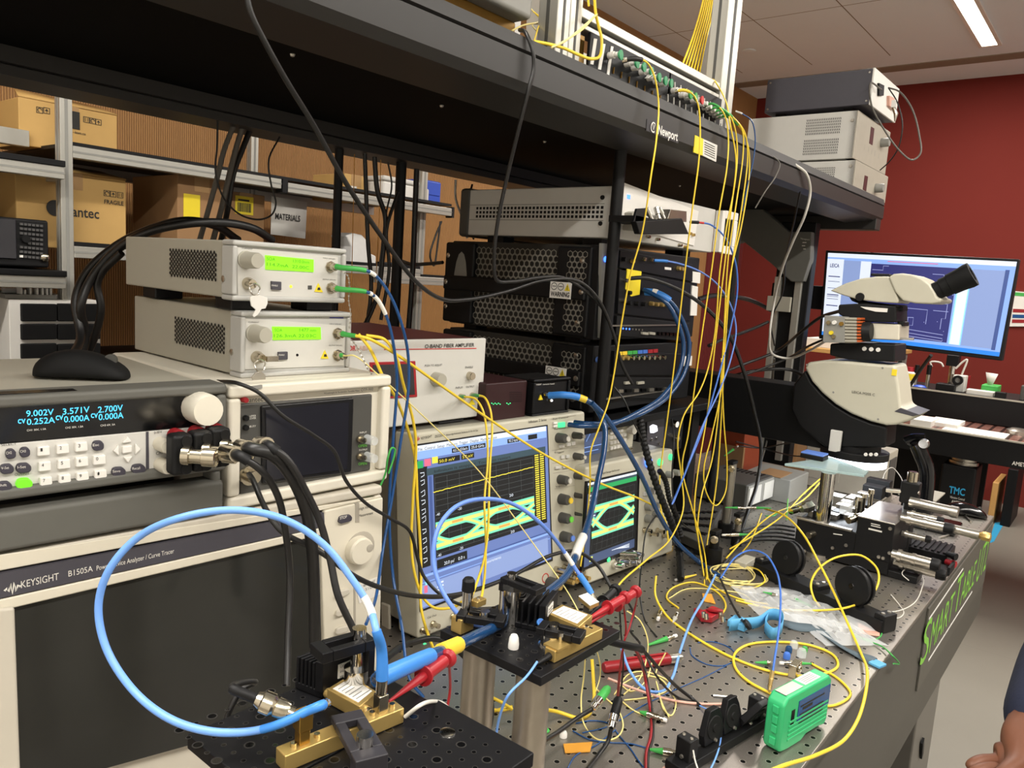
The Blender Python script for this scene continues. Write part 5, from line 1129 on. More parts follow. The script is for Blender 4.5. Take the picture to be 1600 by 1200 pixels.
MB().box(XM+.034,XM+.075,.55,.70,1.46,1.56).build('mount_plate','black',mt,bev=.003)
q0,q1 = at(1250,445,x=XM+.06),at(1298,485,x=XM+.06)
MB().box(XM+.05,XM+.085,q1.y-.2,q0.y,q1.z,q0.z).build('arm','black',mt,bev=.004); MB().box(xc+.03,XM+.055,q0.y-.005,q0.y+.05,q1.z,q0.z).build('arm','black',mt,bev=.004)
# == stereo microscope,seen from its left flank
XQ = 2.03
W_ = .115
t = thing('stereo_microscope','cream and black stereo microscope on a black boom above the lit chip stage','microscope',at(1345,690,x=XQ+.06))
def prof(name,m,pts,w=W_,x=XQ,bev=.008,par=None,xo=0.): return MB().prism([at(px,py,x=x) for px,py in pts],(w,0,0)).build(name,m,par or t,bev=bev,bseg=3,sharp=50)
def smooth_prof(pts,k=5):
 P = [V(px,py,0) for px,py in pts]; n = len(P); out = []
 for i in range(n):
  p0,p1,p2,p3 = P[i-1],P[i],P[(i+1) % n],P[(i+2) % n]
  for j in range(k):
   u = j/k; out.append(.5*((2*p1)+(p2-p0)*u+(2*p0-5*p1+4*p2-p3)*u*u+(3*p1-p0-3*p2+p3)*u**3))
 return [(p.x,p.y) for p in out]
bodyp = [(1257,575),(1262,566),(1290,563),(1330,565),(1370,569),(1398,571),(1404,600),(1408,636),(1424,645),(1436,648),(1422,657),(1400,664),(1385,665),(1360,659),(1330,647),(1305,632),(1284,614),(1268,596)]
zb_ = prof('zoom_body','scope_white',bodyp,.125,XQ,.010)
MB().prism([at(1397,643,x=XQ-.0012),at(1407,637.5,x=XQ-.0012),at(1437,648,x=XQ-.0012),at(1426,650.5,x=XQ-.0012)],(.12,0,0)).build('nose_badge','panel_dk',zb_,bev=.001)
for c in ((1379,575),(1302,613),(1372,655),(1261,570)): MB().lathe(at(*c,x=XQ),(-1,0,0),[(0,.0028),(.0012,.0024)],8).build('body_screw','grey_mid',zb_)
m_ = MB(); x_ = XQ-.0014; q0,q1 = at(1331,614,x=x_),at(1367,616.5,x=x_); q1.z = q0.z; lettering(m_,'LEICA M205 C',q0,q1,(0,0,1)); m_.build('lettering','text_dk',zb_)
MB().box(XQ-.0014,XQ,at(1402,578,x=XQ).y,at(1394,578,x=XQ).y,at(1398,587,x=XQ).z,at(1398,577,x=XQ).z).build('hazard_sticker','yellow_lbl',zb_)
prof('rear_shroud','black',[(1258,578),(1268,598),(1284,616),(1305,634),(1330,649),(1360,661),(1386,667),(1384,700),(1290,700),(1250,668),(1236,640),(1240,600)],.10,XQ+.012,.006)
prof('filter_block','black',[(1296,555),(1297,537),(1324,535),(1399,538),(1398,566),(1325,562)],.115,XQ+.004,.004)
prof('camera_tube','beige_lt',[(1361,504),(1406,507),(1405,532),(1358,530)],.10,XQ+.012,.004)
prof('tube_block','black',[(1309,490),(1310,476),(1345,474),(1400,478),(1401,504),(1330,503)],.115,XQ+.004,.004)
for c in ((1408,482),(1410,506)): prof('clamp_tab','black',[(c[0]-8,c[1]-4),(c[0]+3,c[1]-3),(c[0]+3,c[1]+4),(c[0]-8,c[1]+3)],.05,XQ+.03,.002)
MB().cyl(at(1395,528.5,x=XQ+.02),at(1428,530,x=XQ+.02),.0028,10).build('light_path_rod','steel',t)
prof('tube_label','white',[(1344,479),(1387,482),(1386,488),(1368,487),(1352,483)],.002,XQ-.0,.0)
for k in range(3): MB().lathe(at(1350.5+k*10.8,545+k*.8,x=XQ+.004),(-1,0,0),[(0,.0055),(.002,.005)],12).build('button','white',t)
prof('trinocular_head','scope_white',[(1297,454),(1320,443),(1345,435),(1370,432),(1388,432),(1396,450),(1405,470),(1402,474),(1370,472),(1340,468),(1316,461)],.12,XQ,.012)
prof('head_base','black',[(1326,463),(1340,470),(1372,474),(1403,476),(1403,480),(1345,476),(1330,470)],.10,XQ+.01,.003)
MB().lathe(at(1343,464,x=XQ-.004),(1,0,0),[(0,.010),(.01,.012)],16).build('clamp_screw','black',t)
hd = prof('binocular_housing','scope_white',[(1388,433),(1396,428),(1410,427),(1425,429),(1440,435),(1452,444),(1461,458),(1464,465),(1472,467),(1470,473),(1455,475),(1430,474),(1410,470),(1398,456)],.13,XQ-.005,.014)
prof('rear_cap','black',[(1360,431),(1361,427),(1390,428),(1388,432)],.08,XQ+.02,.002)
for xo,nm in ((XQ+.022,0),(XQ+.092,1)):
 p0,p1 = at(1452,460,x=xo),at(1520,428,x=xo); d = (p1-p0); L_ = d.length
 MB().lathe(p0,d,[(0,.021),(L_*.30,.021),(L_*.31,.0235),(L_*.48,.0235),(L_*.49,.0255),(L_*.72,.0265),(L_*.9,.029),(L_,.0285),(L_*1.0001,.017),(L_*.96,.016)],26).build('eyepiece','black_matte',t)
cq = thing('microscope_camera','small grey ribbed camera with orange fin edges attached to the microscope side','camera',at(1315,535,x=XQ-.02))
MB().prism([at(1288,493,x=XQ-.035),at(1320,495,x=XQ-.035),at(1320,536,x=XQ-.035),at(1285,535,x=XQ-.035)],(.055,0,0)).build('camera_body','grey_mid',cq,bev=.002)
m_ = MB()
for k in range(8): m_.prism([at(1320,496+k*5,x=XQ-.035),at(1344,496.5+k*5,x=XQ-.035),at(1344,499.5+k*5,x=XQ-.035),at(1320,499+k*5,x=XQ-.035)],(.055,0,0))
m_.build('cooling_fin','case_grey',cq); m_ = MB()
for k in range(8): m_.prism([at(1339,496.4+k*5,x=XQ-.0355),at(1344.5,496.5+k*5,x=XQ-.0355),at(1344.5,499.6+k*5,x=XQ-.0355),at(1339,499.5+k*5,x=XQ-.0355)],(.0555,0,0))
m_.build('fin_edge','orange',cq); MB().prism([at(1320,496,x=XQ-.03),at(1338,497,x=XQ-.03),at(1338,536,x=XQ-.03),at(1320,536,x=XQ-.03)],(.045,0,0)).build('camera_core','case_grey',cq)
p0,p1 = at(1344,518,x=XQ-.008),at(1362,518,x=XQ-.008); MB().lathe(p0,p1-p0,[(0,.024),((p1-p0).length*.8,.024),((p1-p0).length,.021)],22).build('camera_adapter','black',cq)
for c,m in (((1295,504),'nickel'),((1304,504),'white'),((1315,506),'brass'),((1303,526),'nickel'),((1299,520),'yellow_lbl')): MB().lathe(at(*c,x=XQ-.035),(-1,0,0),[(0,.0055),(.006,.005)],12).build('camera_socket',m,cq)
pr = at(1338,682,x=XQ+.075); c0 = at(1338,715,x=XQ+.075)
lens_axis = V(pr.x,pr.y,0)
def zq(py): return at(1338,py,x=XQ+.075).z
MB().lathe((pr.x,pr.y,zq(664)),(0,0,-1),[(0,.056),(zq(664)-zq(690),.056),(zq(664)-zq(690),.062),(zq(664)-zq(703),.062)],32).build('objective','black',t)
rl = thing('ring_light','black ring light glowing white under the microscope above the chip stage','ring light',(pr.x,pr.y,zq(725)))
zr0,zr1 = zq(701),zq(713)
MB().ring((pr.x,pr.y,zr1),(0,0,1),.083,.03,zr0-zr1,40).build('ring_housing','black',rl,bev=.002)
MB().ring((pr.x,pr.y,zr1-.018),(0,0,1),.080,.024,.018,40).build('ring_diffuser','ringlight',rl)
for k in range(3): MB().lathe(at(1353+k*8,710,x=pr.x-.08),(-1,.05,0),[(0,.0045),(.004,.004)],10).build('button','white',rl)
p = at(1307,684,x=pr.x-.07); MB().box(p.x-.01,p.x,p.y-.014,p.y+.014,zr0-.004,p.z+.02).build('clamp_bracket','case_white',rl,bev=.002)
lg = bpy.data.lights.new('ring_glow','AREA'); lg.shape = 'DISK'; lg.size = .14; lg.energy = RING_W if 'RING_W' in globals() else 7; lg.color = (.88,.94,1)
lo_ = bpy.data.objects.new('ring_glow',lg); COL.objects.link(lo_); lo_.parent = rl; lo_.location = (0,0,zr1-.020-zq(725))
bm_ = MB(); ya = at(1250,600,x=XQ+.10).y; zt_ = at(1200,594,x=XQ+.10).z; zbm = at(1230,686,x=XQ+.10).z
bm_.box(XQ+.05,XQ+.15,ya-.09,1.30,zbm,zt_).build('boom','black',t,bev=.004)
MB().box(XQ+.03,XQ+.17,1.22,1.36,ZT,zt_+.02).build('boom_column','black',t,bev=.006)
MB().box(XQ+.0,XQ+.20,1.16,1.42,ZT,ZT+.02).build('boom_base','black',t,bev=.004)
# == the chip alignment stage
XG = 1.83
def gx(px,py,x=XG): return at(px,py,x=x)
yl,yr = gx(1243,830).y,gx(1393,850).y; ym = gx(1338,830).y
zR = gx(1393,817).z; zL = gx(1243,809).z
t = thing('alignment_stage','black fibre alignment stage with steel micrometers under the ring light','stage',(XG+.12,(yl+yr)/2,ZT))
MB().box(XG,XG+.22,yr,yl,ZT+.004,zL).build('stage_body','black',t,bev=.003)
rb = MB().box(XG-.002,XG+.18,yr-.002,ym,zL-.05,zR-.002).build('actuator_block','black',t,bev=.002)
MB().box(XG-.003,XG+.182,yr-.003,ym+.001,zR-.003,zR).build('top_plate','steel',t,bev=.001)
MB().box(XG-.003,XG+.01,ym+.01,yl+.002,zL-.001,zL+.004).build('edge_rail','steel',t,bev=.001)
m_ = MB()
for px,py in ((1394,826),(1390,864),(1301,856),(1252,861),(1257,861),(1373,870),(1380,872),(1322,852)): m_.lathe(gx(min(px,1391),py,XG-.002),(-1,0,0),[(0,.0042),(.003,.0036)],10)
m_.build('screw','steel',t)
m_ = MB()
for k,(a,b) in enumerate((((1361,818),(1375,821)),((1361,821),(1376,824.5)),((1357,826),(1378,831)))): m_.bar(gx(*a,XG-.0025),gx(*b,XG-.0025),.0006,.0035 if k == 2 else .0018)
m_.bar(gx(1302,834,XG-.0006),gx(1316,836,XG-.0006),.0006,.002); m_.build('lettering','text_lt',t)
def micro(c,L,r,y0,x,par=t,m='steel',cap=True):
 p = at(*c,x=x); p = V(p.x,y0,p.z); o = MB().lathe(p,(0,-1,0),[(0,r*.8),(L*.12,r*.8),(L*.12,r*1.15),(L*.2,r*1.15),(L*.2,r*.9),(L*.42,r*.9),(L*.42,r*1.05),(L*.5,r*1.05),(L*.5,r*.95),(L*.82,r*.95)],18).build('micrometer',m,par)
 MB().lathe(p+V(0,-L*.82,0),(0,-1,0),[(0,r*1.1),(L*.13,r*1.1),(L*.18,r*.95)],18).build('thimble','black',o); return o
for c,L,r,x in (((1424,803),.075,.0075,XG+.10),((1422,812),.105,.011,XG+.04),((1422,836),.06,.0075,XG+.07),((1405,868),.095,.0125,XG+.0),((1412,882),.105,.012,XG+.03)): micro(c,L,r,yr-.004,x)
p = at(1432,786,x=XG+.13); MB().lathe(V(p.x,yr-.0,p.z),(0,-1,-.02),[(0,.012),(.085,.012),(.085,.0135),(.10,.0135)],18).build('micrometer','steel',t)
p = at(1462,820,x=XG+.06); MB().lathe(V(p.x,yr-.10,p.z),(0,-1,-.02),[(0,.010),(.04,.010),(.04,.011),(.055,.011)],18).build('micrometer','steel',t)
MB().lathe(V(p.x,yr-.155,p.z-.001),(0,-1,0),[(0,.006),(.006,.010),(.02,.010),(.022,.005)],8).build('gold_tip','gold',t)
for c,dx in (((1268,835),-.004),((1330,812),-.004),((1240,798),.04)):
 p = gx(*c,XG+dx+.0); d = V(-.85,.35,-.12); MB().lathe(p+V(.03,-.012,.004),d,[(0,.009),(.012,.009),(.012,.0065),(.024,.0065),(.024,.0085),(.042,.0082)],14).build('adjuster_knob','nickel',t)
MB().lathe(gx(1268,789,XG+.05),V(-.8,.5,-.3),[(0,.014),(.02,.014),(.02,.010),(.03,.010)],6).build('hex_holder','steel',t)
random.seed(5)
for px,py,w,d,h in ((1275,803,.03,.03,.012),(1290,798,.03,.04,.016),(1300,806,.025,.03,.012),(1318,796,.04,.03,.02),(1330,790,.05,.02,.03),(1322,805,.03,.03,.01),(1350,780,.03,.03,.024),(1308,788,.04,.03,.03),(1340,798,.03,.04,.012)):
 p = at(px,py,z=zL+.005); MB().box(p.x-w/2,p.x+w/2,p.y-d/2,p.y+d/2,zL-.002,zL+h).build('stage_plate','steel',t,bev=.001)
for px,py,w,d,h in ((1283,806,.035,.03,.018),(1310,803,.035,.03,.014),(1346,788,.05,.05,.012),(1365,772,.04,.05,.03),(1372,768,.03,.06,.04)):
 p = at(px,py,z=zL+.005); MB().box(p.x-w/2,p.x+w/2,p.y-d/2,p.y+d/2,zL-.003,zL+h).build('stage_block','black',t,bev=.001)
p = at(1322,795,z=zL+.03); MB().box(p.x-.012,p.x+.012,p.y-.012,p.y+.012,zL+.018,zL+.05).build('chip_block','clear',t,bev=.001)
for px,py in ((1349,780),(1361,774),(1341,785)): p = at(px,py,z=zL+.04); MB().lathe((p.x,p.y,zL),(0,0,1),[(0,.006),(.045,.006),(.045,.008),(.055,.007)],12).build('holder_post','nickel',t)
p = at(1424,760,x=XG+.16); a_ = thing('probe_holder','black clamp with a steel knob and cross rod behind the alignment stage','holder',(p.x,p.y,ZT))
MB().cyl((p.x,p.y,ZT),(p.x,p.y,p.z-.02),.012).build('post','black',a_)
MB().box(p.x-.016,p.x+.016,p.y-.02,p.y+.02,p.z-.04,p.z+.012).build('clamp','black',a_,bev=.004); MB().lathe((p.x,p.y,p.z+.012),(0,0,1),[(0,.012),(.022,.012),(.024,.009)],16).build('knob','nickel',a_)
r0,r1 = at(1385,766,x=XG+.15),at(1437,770,x=XG+.15); MB().cyl(r0,r1,.0055,12).build('cross_rod','steel',a_)
c = at(1292,760,x=XG+.02); gz = at(1302,736,x=XG+.02).z
t = thing('glass_stand','glass plate on a polished steel post beside the ring light','stand',(c.x,c.y,ZT))
MB().cyl((c.x,c.y,ZT),(c.x,c.y,gz-.006),.0165,24).build('post','chrome',t); MB().cyl((c.x,c.y,ZT),(c.x,c.y,ZT+.01),.03,24).build('post_base','steel',t)
g4 = [at(*q,z=gz) for q in ((1226,724),(1350,742),(1357,736),(1298,714))]
MB().prism(g4,(0,0,-.006)).build('glass_plate','glass',t,bev=.001)
p = at(1272,716,z=gz+.001); t = thing('chip_box','small dark chip box lying on the glass plate','box',(p.x,p.y,gz)); MB().box(p.x-.022,p.x+.022,p.y-.028,p.y+.028,gz+.0005,gz+.012).build('box_base','black',t,bev=.002); MB().box(p.x-.021,p.x+.021,p.y-.027,p.y+.027,gz+.012,gz+.016).build('box_lid','violet',t,bev=.001)
def paddles(name,label,p0,p1,items,h=.045,w=.034,m='black'):
 p0 = at(*p0,z=ZT); p1 = at(*p1,z=ZT); u = (p1-p0); L = u.length; u.normalize(); n = V(-u.y,u.x,0); z = V(0,0,1)
 if n.x > 0: n = -n
 t = thing(name,label,'polarisation controller',(p0+p1)/2,'paddle polarisation controllers')
 MB().obox((p0+p1)/2+z*.0125,u*L/2,n*w/2,z*.012).build('base',m,t,bev=.002)
 for f in items['posts']:
  c = p0+u*L*f; o = MB().obox(c+z*h*.5,u*.011,n*w*.42,z*h*.5).build('end_post',m,t,bev=.002); m_ = MB()
  for k in (-1,1): m_.lathe(c+z*h+n*k*w*.2,z,[(0,.004),(.002,.0035)],10)
  m_.lathe(c+z*h*.45+n*w*.42,n,[(0,.0042),(.0025,.0035)],10); m_.build('screw','steel',o)
 for f,ang,r,th in items['wheels']:
  c = p0+u*L*f+z*.03; a = math.radians(ang); d = (n*math.cos(a)+z*math.sin(a)); up = (-n*math.sin(a)+z*math.cos(a))
  o = MB().lathe(c+up*r*.75-d*th/2,d,[(0,r*.96),(.001,r),(th*.3,r),(th*.32,r*.9),(th*.68,r*.9),(th*.7,r),(th-.001,r),(th,r*.96)],36).build('paddle',m,t)
  MB().obox(c+up*r*.1,u*r*.55,d*th*.35,up*r*.5).build('paddle_stem',m,o,bev=.002); MB().lathe(c+up*r*.75+d*th/2,d,[(0,.006),(.001,.005)],12).build('hub','black_gloss',o)
 return t
paddles('paddle_controller','black paddle polarisation controller with two round spools in front of the stage',(1187,893),(1388,988),{'posts': (.03,.5,.97),'wheels': ((.22,8,.036,.022),(.74,4,.038,.022))},.034,.045)
def paddle2():
 p0 = at(1060,1204,z=ZT); p1 = at(1186,1128,z=ZT); u = (p1-p0); L = u.length; u.normalize(); n = V(-u.y,u.x,0); z = V(0,0,1); n = n if n.y < 0 else -n
 t = thing('paddle_controller','black paddle polarisation controller with flat tilted paddles left of the green box','polarisation controller',(p0+p1)/2,'paddle polarisation controllers')
 MB().obox((p0+p1)/2+z*.007,u*L*.56,n*.014,z*.0065).build('base','black',t,bev=.0015)
 for f in (.07,.95):
  c = p0+u*L*f; o = MB().obox(c+z*.022,u*.009,n*.011,z*.02).build('end_post','black',t,bev=.0015); m_ = MB()
  for k in (-1,1): m_.lathe(c+z*.042+n*k*.006,z,[(0,.0026),(.0015,.002)],8)
  m_.lathe(c+z*.018-u*.009,-u,[(0,.003),(.002,.0025)],8).lathe(c+z*.02+n*.011,n,[(0,.0024),(.002,.002)],8); m_.build('screw','steel',o)
 for f,tl in ((.36,6),(.60,10),(.80,-32)):
  c = p0+u*L*f+z*.016; a = math.radians(tl); up = (z*math.cos(a)-n*math.sin(a)); d = n*math.cos(a)+z*math.sin(a)
  P = []
  for (x,y) in ((-.020,.0),(-.022,.014),(-.014,.032),(-.008,.044),(.012,.044),(.018,.032),(.022,.014),(.020,.0)): P.append(c+u*x+up*y-d*.005)
  o = MB().prism(P,d*.010).build('paddle','anod',t,bev=.0015); MB().lathe(c+up*.020+d*.0052,d,[(0,.016),(.0012,.015),(.0012,.011)],22).lathe(c+up*.020+d*.005,d,[(0,.006),(.003,.005)],14).build('spool','black_matte',o)
  MB().lathe(c+up*.004+d*.006,d,[(0,.0028),(.003,.0022)],8).build('pivot_screw','steel',o)
 p = p0+u*L*.74+z*.045-n*.018; MB().cyl(p,p-n*.022-u*.012-z*.004,.0032,10).build('lock_pin','steel',t)
paddle2()
c0,c1,c2 = at(1193,1171,z=ZT),at(1216,1181,z=ZT),at(1291,1134,z=ZT)
u = (c2-c1).normalized(); n = V(-u.y,u.x,0); n = n if (c0-c1).dot(n) > 0 else -n
L = (c2-c1).length; hgt = .078; T = Matrix((( u.x,n.x,0,c1.x),(u.y,n.y,0,c1.y),(0,0,1,ZT),(0,0,0,1)))
def topz(px,py,base): return at(px,py,x=base.x).z
hgt = at(1217,1104,y=c1.y).z-ZT
t = thing('fibre_cleaner','bright green fibre cleaning cassette with a blue label standing at the table edge','fibre cleaner',c1)
th = min(.036,max(.026,(c0-c1).dot(n)+.004))
MB(T).prism([(0,0,.010),(.004,0,.002),(.02,0,.0),(L*.45,0,.0),(L*.55,0,.006),(L*.8,0,.006),(L-.006,0,.003),(L,0,.012),(L,0,hgt-.008),(L-.008,0,hgt),(.010,0,hgt),(0,0,hgt-.010)],(0,th,0)).build('cassette','green_box',t,bev=.004,bseg=3)
MB(T).box(L*.30,L-.004,-.0008,.001,hgt*.46,hgt-.014).build('blue_label','blue_dk',t); m_ = MB(T)
for k in range(5): m_.box(L*.34+.006*(k % 2),L*.34+L*(.5 if k != 1 else .25),-.0012,0,hgt-.024-k*.006,hgt-.022-k*.006+(.002 if k == 1 else 0))
m_.build('label_text','text_dk',t)
MB(T).box(L*.17,L*.235,-.0006,.001,hgt*.45,hgt*.72).build('window','black_gloss',t); m_ = MB(T)
for k in range(5): m_.box(.018,L-.006,-.0012,.001,.014+k*.0065,.0172+k*.0065)
m_.build('grip_rib','green_box',t,bev=.0006)
m_ = MB(T)
for z0_,w_ in ((hgt*.70,.009),(hgt*.52,.008),(hgt*.36,.008),(hgt*.14,.009)): m_.box(-.0024,.002,th*.25,th*.25+w_,z0_,z0_+hgt*.13)
m_.build('latch','lime' if False else 'green_box',t,bev=.0008)
MB(T).box(L*.08,L*.42,th*.18,th*.82,hgt,hgt+.0008).build('metal_shutter','steel',t); lbq = MB(T).box(L*.48,L*.80,th*.2,th*.85,hgt,hgt+.0006).build('top_label','paper',t); m_ = MB(T)
for k in range(4): m_.box(L*.52,L*.76,th*(.3+k*.12),th*(.34+k*.12),hgt,hgt+.0009)
m_.build('label_text','grey_mid',t)
# == raised breadboards in the foreground
def board(label,pts,z,th,hole0,pitch,nx,ny,posts,big,small):
 P = [at(*p,z=z) for p in pts] if not isinstance(pts[0],Vector) else pts
 t = thing('breadboard',label,'breadboard',(P[0].x,P[0].y,ZT),'raised black breadboards')
 MB().prism(P,(0,0,-th)).build('plate','anod',t,bev=.0012)
 mb_,mc_ = MB(),MB()
 for i in range(nx):
  for j in range(ny):
   for (k,r,ring) in ((0,.0031,.0041),(1,.0016,.0021)):
    if k == 0 and (i % 2 or j % 2): continue
    if k == 1 and not (i % 2 or j % 2): continue
    c = V(hole0.x+i*pitch/2,hole0.y+j*pitch/2,z)
    mb_.add([c+V(math.cos(a*PI/6)*r,math.sin(a*PI/6)*r,.00025) for a in range(12)],[tuple(range(12))]); mc_.ring((c.x,c.y,z),(0,0,1),ring,ring-r,.0002,12)
 mb_.build('hole','black_gloss',t); mc_.build('hole_rim','rail_black',t)
 return t
Z1,Z2 = 1.165,1.112
xa,xb = at(298,1152,z=Z1).x,at(772,1141,z=Z1).x; yb0 = .300; ysm = at(560,1160,z=Z1).y; ysm = .4035; yt = at(298,1152,z=Z1).y
yt = max(yt,.492)
h0 = at(697.5,1122.5,z=Z1); hx = h0.x-.15; 
def brect(x0,x1,y0,y1,z): return [V(x0,y0,z),V(x1,y0,z),V(x1,y1,z),V(x0,y1,z)]
b1 = board('rear one of the two adjoining foreground breadboards, carrying the finned heat sink',brect(xa,xb-.006,ysm+.0008,yt+.004,Z1),Z1,.0115,V(h0.x-.15,h0.y+.05,0),.0254,12,7,0,0,0)
b2 = board('front one of the two adjoining foreground breadboards, carrying the gold bar',brect(xa+.012,xb,.302,ysm-.0008,Z1),Z1,.0115,V(h0.x-.15+.0+.0063,h0.y-.0254*2-.006,0),.0254,12,7,0,0,0)
for b_,pts in ((b1,((xa+.03,yt-.03),(xb-.03,yt-.03))),(b2,((xb-.022,.36),(xa+.05,.34)))):
 for (x,y) in pts: MB().lathe((x,y,ZT),(0,0,1),[(0,.019),(Z1-.0116-ZT,.019)],26).build('post','steel_post',b_)
sc_ = at(699,1145,z=Z1); MB().lathe((sc_.x,sc_.y,Z1),(0,0,1),[(0,.0062),(.001,.006),(.0014,.0035)],20).build('post_screw','chrome',b2)
P2 = [at(850,1056,z=Z2),at(683,986,z=Z2)]
xa2,ya2 = (P2[0].x+P2[1].x)/2,P2[0].y; yb2 = P2[1].y; xb2 = at(985,991,z=Z2).x
b3 = board('black breadboard on two steel posts in front of the large oscilloscope',brect(xa2,xb2,ya2,yb2,Z2),Z2,.0105,V(xa2+.0127,ya2+.0127,0),.0254,13,11,0,0,0)
for px,py in ((731,1032),(812,1075)):
 p = at(px,py,z=Z2-.02); p.x = max(p.x,xa2+.02); p.y = min(max(p.y,ya2+.02),yb2-.02); MB().lathe((p.x,p.y,ZT),(0,0,1),[(0,.0185),(Z2-.0106-ZT,.0185)],26).build('post','steel_post',b3)
def fork(label,a,b,z,w=.026,th=.0085,m='anod',foot=None,screw=.5,zscrew=.014):
 p,q = at(*a,z=z),at(*b,z=z); u = (q-p); L = u.length; u.normalize(); n = V(-u.y,u.x,0); k = V(0,0,1)
 t = thing('clamp',label,'clamp',V((p.x+q.x)/2,(p.y+q.y)/2,z-th),'slotted clamps on the breadboards')
 A = MB(); w2 = w/2; s = .0042
 for sg in (-1,1): A.obox((p+q)/2-k*th/2+n*sg*(w2+s)/2,u*L*.30,n*(w2-s)/2,k*th/2)
 for e,f in ((p+u*L*.1,.1),(q-u*L*.1,.1)): A.obox(e-k*th/2,u*L*.1001,n*w2,k*th/2)
 A.build('clamp_arm',m,t,bev=.001)
 if foot: 
  e = p if foot[0] == 0 else q; MB().obox(e+u*(.006 if foot[0] == 0 else -.006)-k*(th+foot[1])/2-k*th/2*0-k*0,u*.006,n*w2,k*(foot[1]/2)).build('clamp_foot',m,t,bev=.001)
 c = p+u*L*screw; MB().lathe(c-k*.001,k,[(-th,.003),(0,.003),(0,.0058),(zscrew*.6,.0058),(zscrew*.6,.0035)],18).build('clamp_screw','chrome',t)
 return t,p,q,u,n
fork('dark slotted clamp holding the gold bar on the front foreground breadboard',(541,1112),(582,1184),Z1+.020,.023,.006,'clamp_grey',(1,.014),.72)
t_,p,q,u,n = fork('black slotted clamp above the finned heat sink on the rear foreground breadboard',(494,1013),(577,990),Z1+.050,.022,.009,'anod',None,.80)
c = p+u*((q-p).length*.80); MB().lathe((c.x,c.y,Z1),(0,0,1),[(0,.0112),(.024,.0112),(.024,.006),(.041,.006)],24).build('pedestal','chrome',t_); MB().obox(q-u*.003-V(0,0,.020),u*.003,n*.011,V(0,0,.012)).build('clamp_foot','anod',t_,bev=.001)
hs = [at(460,1076,z=Z1),at(503,1093,z=Z1),at(557,1069,z=Z1)]
u = (hs[2]-hs[1]).normalized(); n = (hs[0]-hs[1]).normalized(); L = (hs[2]-hs[1]).length; Wd = (hs[0]-hs[1]).length; hh = .030
t = thing('heat_sink','black finned heat sink with a white printed label on the rear foreground breadboard','heat sink',hs[1])
m_ = MB(); k = V(0,0,1); o0 = hs[1]+V(0,0,.0005)
m_.obox(o0+u*L/2+n*.004+k*hh/2,u*L/2,n*.004,k*hh/2)
for i in range(5): m_.obox(o0+u*L/2+n*(.010+i*(Wd-.010)/4.6)+k*(hh/2-.001),u*L/2,n*.0013,k*(hh/2-.001))
m_.obox(o0+u*L/2+n*Wd/2+k*.003,u*L/2,n*Wd/2,k*.003); m_.build('fin','anod',t,bev=.0008)
pl_ = MB().obox(o0+u*L*.64-n*.0006+k*hh*.60,u*L*.22,n*.0004,k*hh*.2).build('label','paper',t); m_ = MB()
for i,s_ in enumerate(('Control SW','available at','www.ph-s.us')): 
 a0 = o0+u*L*.46-n*.0012+k*(hh*.70-i*.0045); lettering(m_,s_,a0,a0+u*L*.36,(0,0,1),.0028)
m_.build('printing','text_dk',pl_)
def gold_module(label,c4,z,h,lab_txt,grp='gold driver modules'):
 P = [at(*c,z=z+h) for c in c4]; t = thing('driver_module',label,'module',V(P[0].x,P[0].y,z),grp)
 MB().prism(P,(0,0,-h)).build('module_case','gold',t,bev=.0008)
 ctr = sum(P,V(0,0,0))/4; Q = [ctr.lerp(p,.78)+V(0,0,.0004) for p in P]; lb = MB().prism([V(*q) for q in Q],(0,0,-.0003)).build('label','paper',t); m_ = MB()
 e = (Q[1]-Q[0]); f = (Q[3]-Q[0])
 for i in range(6): m_.bar(Q[0]+e*.1+f*(.15+.14*i)+V(0,0,.0002),Q[0]+e*(.9 if i % 2 else .6)+f*(.15+.14*i)+V(0,0,.0002),.0007,.0003)
 m_.build('printing','grey_mid',lb); return t,P
t1,PG = gold_module('gold microwave driver with a white label beside the finned heat sink',((511,1076),(547,1054),(590,1081),(562,1104)),Z1+.001,.012,0)
e = (PG[3]-PG[0]).normalized()
MB().lathe(PG[3].lerp(PG[2],.35)-V(0,0,.009),(PG[3]-PG[0]),[(0,.0055),(.006,.0055),(.006,.0045),(.014,.0045)],14).build('coax_socket','nickel',t1)
for f in (.25,.75): MB().lathe(PG[0].lerp(PG[1],f)-V(0,0,.009),(PG[0]-PG[3]),[(0,.004),(.008,.004)],12).build('coax_socket','gold',t1)
def gold_bar(label,a,b,c,z,h):
 p,q = at(*a,z=z),at(*b,z=z); u = (q-p); L = u.length; u.normalize(); n = V(-u.y,u.x,0); w = .014
 t = thing('modulator',label,'modulator',p,'gold fibre modulators'); k = V(0,0,1)
 MB().obox((p+q)/2+n*w/2+k*(h/2+.0003),u*L/2,n*w/2,k*h/2).build('modulator_case','gold',t,bev=.001); return t,p,q,u,n,L,w
t2,p,q,u,n,L,w = gold_bar('long gold modulator bar under the dark clamp on the front foreground breadboard',(445,1209),(631,1130),0,Z1,.0125)
for f in (.18,.83):
 c = p+u*L*f+n*w*.5+V(0,0,.0125)
 for s_ in (-.008,.010): MB().lathe(c+u*s_,(0,0,1),[(0,.0022),(.003,.0022)],10).build('screw','nickel',t2)
c = p+u*L*.17+n*w*.55+V(0,0,.0128); el = MB().obox(c+V(0,0,.006),u*.004,n*.004,V(0,0,.006)).obox(c+V(0,0,.017),u*.0052,n*.0052,V(0,0,.0065)).build('right_angle_adapter','brass',t2,bev=.0006)
ax = (-u*.55+n*.55+V(0,0,.28)).normalized(); s0 = c+V(0,0,.018)
bn = thing('coax_connector','chunky nickel coax connector on the gold right angle adapter of the front gold bar','connector',s0)
